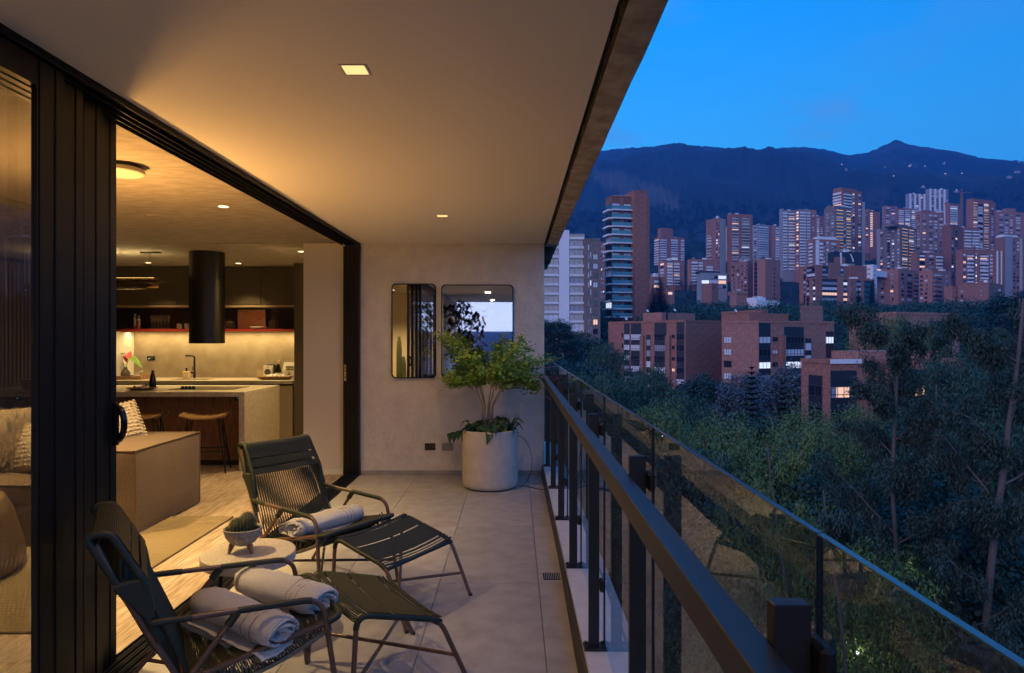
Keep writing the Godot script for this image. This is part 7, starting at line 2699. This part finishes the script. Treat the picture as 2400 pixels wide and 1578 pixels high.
func build_trees() -> void:
	tree_materials()
	# --- big pale-trunked trees on the right: trunk lines followed in metres at their own distance
	var specs := [
		["tall pale-trunked gum tree with a straight slender bole, left of the leaning one", 33.0, [[2126, 1640], [2121, 1560], [2108, 1400], [2098, 1250], [2092, 1120], [2097, 1000], [2103, 900], [2112, 800], [2122, 735]], 0.16, 0.045, 13, 3.6, "leaf_gum", 0.52],
		["stout pale gum tree leaning right with a forked crown, at the right edge", 30.0, [[2300, 1650], [2308, 1540], [2318, 1380], [2338, 1200], [2356, 1090], [2364, 1000], [2380, 900], [2392, 790], [2400, 700]], 0.21, 0.06, 14, 3.8, "leaf_gum", 0.42],
		["thin gum tree with two bare stems low behind the glass screen", 24.0, [[1990, 1700], [1982, 1560], [1968, 1420], [1952, 1330], [1938, 1230], [1930, 1150]], 0.075, 0.03, 7, 1.7, "leaf_gum", 0.5],
		["slim gum tree whose stem rises through the reflections in the glass", 30.0, [[1862, 1560], [1850, 1440], [1836, 1330], [1822, 1230], [1806, 1120], [1800, 1040]], 0.075, 0.03, 9, 2.3, "leaf_olive", 0.45],
		["slim gum tree with curved limbs between the straight and the leaning gum", 44.0, [[2245, 1520], [2238, 1380], [2225, 1250], [2205, 1120], [2190, 1010], [2196, 900]], 0.11, 0.04, 10, 3.2, "leaf_gum", 0.4],
		["dark gum tree at the far right edge behind the leaning one", 52.0, [[2440, 1400], [2425, 1200], [2410, 1000], [2396, 850], [2390, 700]], 0.16, 0.05, 12, 4.2, "leaf_gum", 0.35],
	]
	for k in specs.size():
		var q: Array = specs[k]
		var z: float = q[1]
		var path := []
		for p in q[2]:
			path.append(V(ray(p[0]) * z, up_of(p[1], z), z))
		var foot: Vector3 = path[0]
		foot.y = ground(foot.x, z)
		var rel := [Vector3(0, -0.5, 0)]
		for p in path:
			rel.append(p - foot)
		var t := thing("gum_tree", q[0], "tree", foot, 0.0, "pale-trunked gum trees")
		gum_tree(t, rel, q[3], q[4], q[5], q[6], 100 + k, M[q[7]], q[8])
	# --- trees of the valley, in kinds; copies of one of each kind
	# sight line of the trunk, distance, sight line of the top, width
	var kinds := {
		"bushy": [[1300, 190, 752, 17], [1330, 120, 848, 15], [1362, 96, 876, 12], [1620, 112, 900, 13], [1655, 105, 886, 12], [1905, 112, 890, 12], [2160, 62, 980, 13], [2280, 64, 950, 14], [2330, 120, 790, 17], [1745, 62, 985, 11], [2362, 180, 690, 18], [1480, 60, 1000, 10], [1600, 46, 1075, 9], [1850, 48, 1060, 10], [1950, 40, 1130, 9], [2200, 40, 1120, 10], [2085, 36, 1190, 9], [1700, 36, 1200, 8], [2290, 34, 1230, 9]],
		"feathery": [[1545, 60, 955, 10], [1690, 52, 985, 9], [1790, 45, 1010, 9], [1885, 58, 962, 10], [1965, 50, 990, 10], [2045, 66, 955, 11], [2080, 128, 742, 15], [2150, 132, 762, 15], [1770, 33, 1180, 7], [1905, 32, 1210, 7], [2050, 30, 1300, 7], [2240, 52, 1010, 10]],
		"drooping": [[1395, 74, 872, 11], [1455, 82, 880, 11], [1530, 88, 866, 10], [1590, 76, 925, 11], [1420, 130, 808, 13], [2230, 84, 835, 13], [1650, 44, 1060, 8], [2335, 46, 985, 11], [2160, 44, 1050, 9], [2390, 60, 860, 12]],
		"silvery": [[1728, 100, 893, 10], [1772, 116, 880, 10], [1850, 104, 868, 12]],
	}
	var looks := {
		"bushy": ["dark rounded bushy tree", M.leaf_dark, 92, 60, 0.5, 0.16, 0.2],
		"feathery": ["feathery olive-green tree", M.leaf_olive, 92, 75, 0.42, 0.06, 0.5],
		"drooping": ["grey-green tree with drooping leaves", M.leaf_mid, 92, 65, 0.55, 0.07, 0.9],
		"silvery": ["silvery-blue leafed tree", M.leaf_grey, 96, 60, 0.5, 0.14, 0.1],
	}
	var names := ["leftmost", "second from the left", "third from the left", "fourth from the left", "fifth from the left", "sixth from the left", "seventh from the left", "eighth from the left", "ninth from the left", "tenth from the left", "eleventh from the left", "twelfth from the left", "thirteenth from the left", "fourteenth from the left", "fifteenth from the left", "sixteenth from the left", "seventeenth from the left", "eighteenth from the left", "rightmost"]
	for kind in kinds:
		var l: Array = looks[kind]
		var list: Array = kinds[kind]
		list.sort_custom(func(a, b): return a[0] < b[0])
		var proto: Array[Node3D] = []
		for k in list.size():
			var q: Array = list[k]
			var nm: String = names[k] if k < list.size() - 1 else "rightmost"
			var label: String = "%s of the wooded valley, %s of its kind" % [l[0], nm]
			var t: Node3D
			if k < 2:
				t = thing("valley_tree", label, "tree", Vector3.ZERO, 0.0, l[0] + "s of the valley")
				leafy_tree(t, 10.0, 6.4, 40 + k * 7 + kind.length(), l[1], M.gum_bark if kind == "drooping" else M.dark_bark, int(l[2] * 1.5), l[3] * 2, l[4] * 0.40, l[5] * 0.46, l[6])
				proto.append(t)
			else:
				t = copy(proto[k % 2], Vector3.ZERO, 0.0, label)
			t.position = at_px(q[0], q[1])
			t.rotation.y = k * 1.9
			t.scale = Vector3(q[3] / 6.4, (up_of(q[2], q[1]) - t.position.y) / 9.8, q[3] / 6.4)
	# --- conifers and palms
	var cf := [["tall symmetric dark conifer in front of the brick flats", 1762, 72, 845, 1050, 6.0], ["second symmetric conifer, shorter and to the right", 1835, 70, 882, 1060, 5.2], ["dark conifer before the far dark-glazed brick block", 2012, 330, 670, 725, 9.0], ["bare-tiered conifer beside the white building on the slope", 2046, 330, 650, 720, 8.0], ["slim dark conifer left of the foot of the teal tower's slab", 1530, 232, 668, 735, 8.0], ["broad dark conifer below the lantern-top tower", 1547, 250, 648, 730, 11.0]]
	for q in cf:
		var z: float = q[2]
		var top := up_of(q[3], z)
		var g := at_px(q[1], z)
		var t := thing("conifer", q[0], "tree", g, 0.0, "dark conifers")
		conifer(t, top - g.y, q[5], 5 + int(q[1]), M.leaf_conifer)
	var pz := 100.0
	var pg := at_px(1514, pz)
	var pt := thing("palm_tree", "palm tree with upright fronds in front of the brick flats", "tree", pg)
	palm(pt, up_of(905, pz) - pg.y, 3)
	# --- woodland masses: under-storey of the valley and the wooded slopes between the towers
	var clump := MB.new()
	var r := RandomNumberGenerator.new()
	r.seed = 500
	for k in 26:
		var a := k * 2.4
		var v := k / 26.0
		var p := Vector3(cos(a) * 0.42 * sqrt(1.0 - v * 0.7), 0.25 + 0.7 * v, sin(a) * 0.42 * sqrt(1.0 - v * 0.7))
		spray(clump, p, Vector3(0.15, 0.12, 0.15), 16, 0.10, 0.035, 0.2, r)
	var cm := clump.mesh()
	var fine := MB.new()
	for k in 40:
		var a := k * 2.4
		var v := k / 40.0
		spray(fine, Vector3(cos(a) * 0.44 * sqrt(1.0 - v * 0.7), 0.2 + 0.75 * v, sin(a) * 0.44 * sqrt(1.0 - v * 0.7)), Vector3(0.11, 0.09, 0.11), 70, 0.045, 0.016, 0.3, r)
	var fmesh := fine.mesh()
	for part in 3:
		var mm := MultiMesh.new()
		mm.transform_format = MultiMesh.TRANSFORM_3D
		mm.mesh = fmesh if part == 0 else cm
		var tr := []
		var want: int = [520, 1500, 2400][part]
		var tries := 0
		while tr.size() < want and tries < 40000:
			tries += 1
			var z: float
			var px := r.randf_range(1150, 2560)
			if part == 0:
				z = r.randf_range(16, 165)
				px = r.randf_range(1260, 3200) if z < 50 else r.randf_range(1200, 2560)
			elif part == 1:
				z = sqrt(r.randf_range(190.0 * 190.0, 420.0 * 420.0))
			else:
				z = sqrt(r.randf_range(420.0 * 420.0, 1500.0 * 1500.0))
			var x := ray(px) * z
			var y := ground(x, z)
			var s := r.randf_range(5, 9.5) if part > 0 else r.randf_range(4, 9)
			if part == 0:
				y += r.randf_range(-2, 0.5)
			if part == 2:
				s *= 1.1
			# keep the facades that the place shows clear of wood
			var hides := false
			var tp := 793.0 - 1573.0 * (y + s * 1.2 - EYE) / z
			var half := s * 0.6 * 1573.0 / z
			for q in stands:
				if z < q[2] + 6.0 and z > q[2] - 260.0 and px > q[0] - half and px < q[1] + half and tp < q[3] - 42.0:
					hides = true
					break
			if hides:
				continue
			tr.append(Transform3D(Basis(Vector3.UP, r.randf() * TAU).scaled(Vector3(s, s * r.randf_range(0.8, 1.35), s)), V(x, y - 0.5, z)))
		mm.instance_count = tr.size()
		for k in tr.size():
			mm.set_instance_transform(k, tr[k])
		var o := MultiMeshInstance3D.new()
		o.multimesh = mm
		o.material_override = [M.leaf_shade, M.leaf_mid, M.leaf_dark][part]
		o.name = ["valley_undergrowth", "slope_woodland", "hillside_woodland"][part]
		add_child(o, true)
		o.set_meta("kind", "stuff")
		tag(o, ["dense dark undergrowth on the valley floor below the balcony", "wooded slope between the brick flats and the hill towers", "woodland covering the hillside among and above the towers"][part], "woodland")
	# --- lamps down among the trees
	var lp := [["white garden lamp lighting leaves low behind the glass screen", 2122, 1362, 34.0, 0.9], ["path lamp glowing through the trees below the railing", 2010, 1530, 30.0, 0.7], ["street lamp speck below the tall conifer", 1712, 1068, 60.0, 0.25], ["street lamp speck in the trees left of the valley", 1553, 1022, 70.0, 0.25], ["courtyard lamp glowing between the right-hand trees", 2345, 1098, 60.0, 0.4], ["courtyard lamp below the amber lit terrace", 1912, 1066, 72.0, 0.4]]
	var ball := lathe_mesh(V2([0.0, -0.07, 0.05, -0.05, 0.07, 0.0, 0.05, 0.05, 0.0, 0.07]), 14)
	for q in lp:
		var z: float = q[3]
		var y := up_of(q[2], z)
		var x := ray(q[1]) * z
		var g := ground(x, z)
		var t := thing("garden_lamp", q[0], "street lamp", V(x, g, z), 0.0, "lamps among the trees")
		var pb := MB.new()
		pb.tube([Vector3(0, -0.3, 0), Vector3(0, y - g - 0.12, 0)], 0.05, 6)
		put("pole", pb.mesh(), M.city_frame, t)
		put("lamp_globe", ball, M.street_lamp_glow, t, Vector3(0, y - g, 0))
		var li := OmniLight3D.new()
		li.name = "lamp_light"
		t.add_child(li, true)
		li.position.y = y - g
		li.light_color = Color(0.93, 1.0, 0.75)
		li.light_energy = q[4]
		li.light_size = 0.1
		li.omni_range = 30.0
		li.omni_attenuation = 2.0
		li.shadow_enabled = true
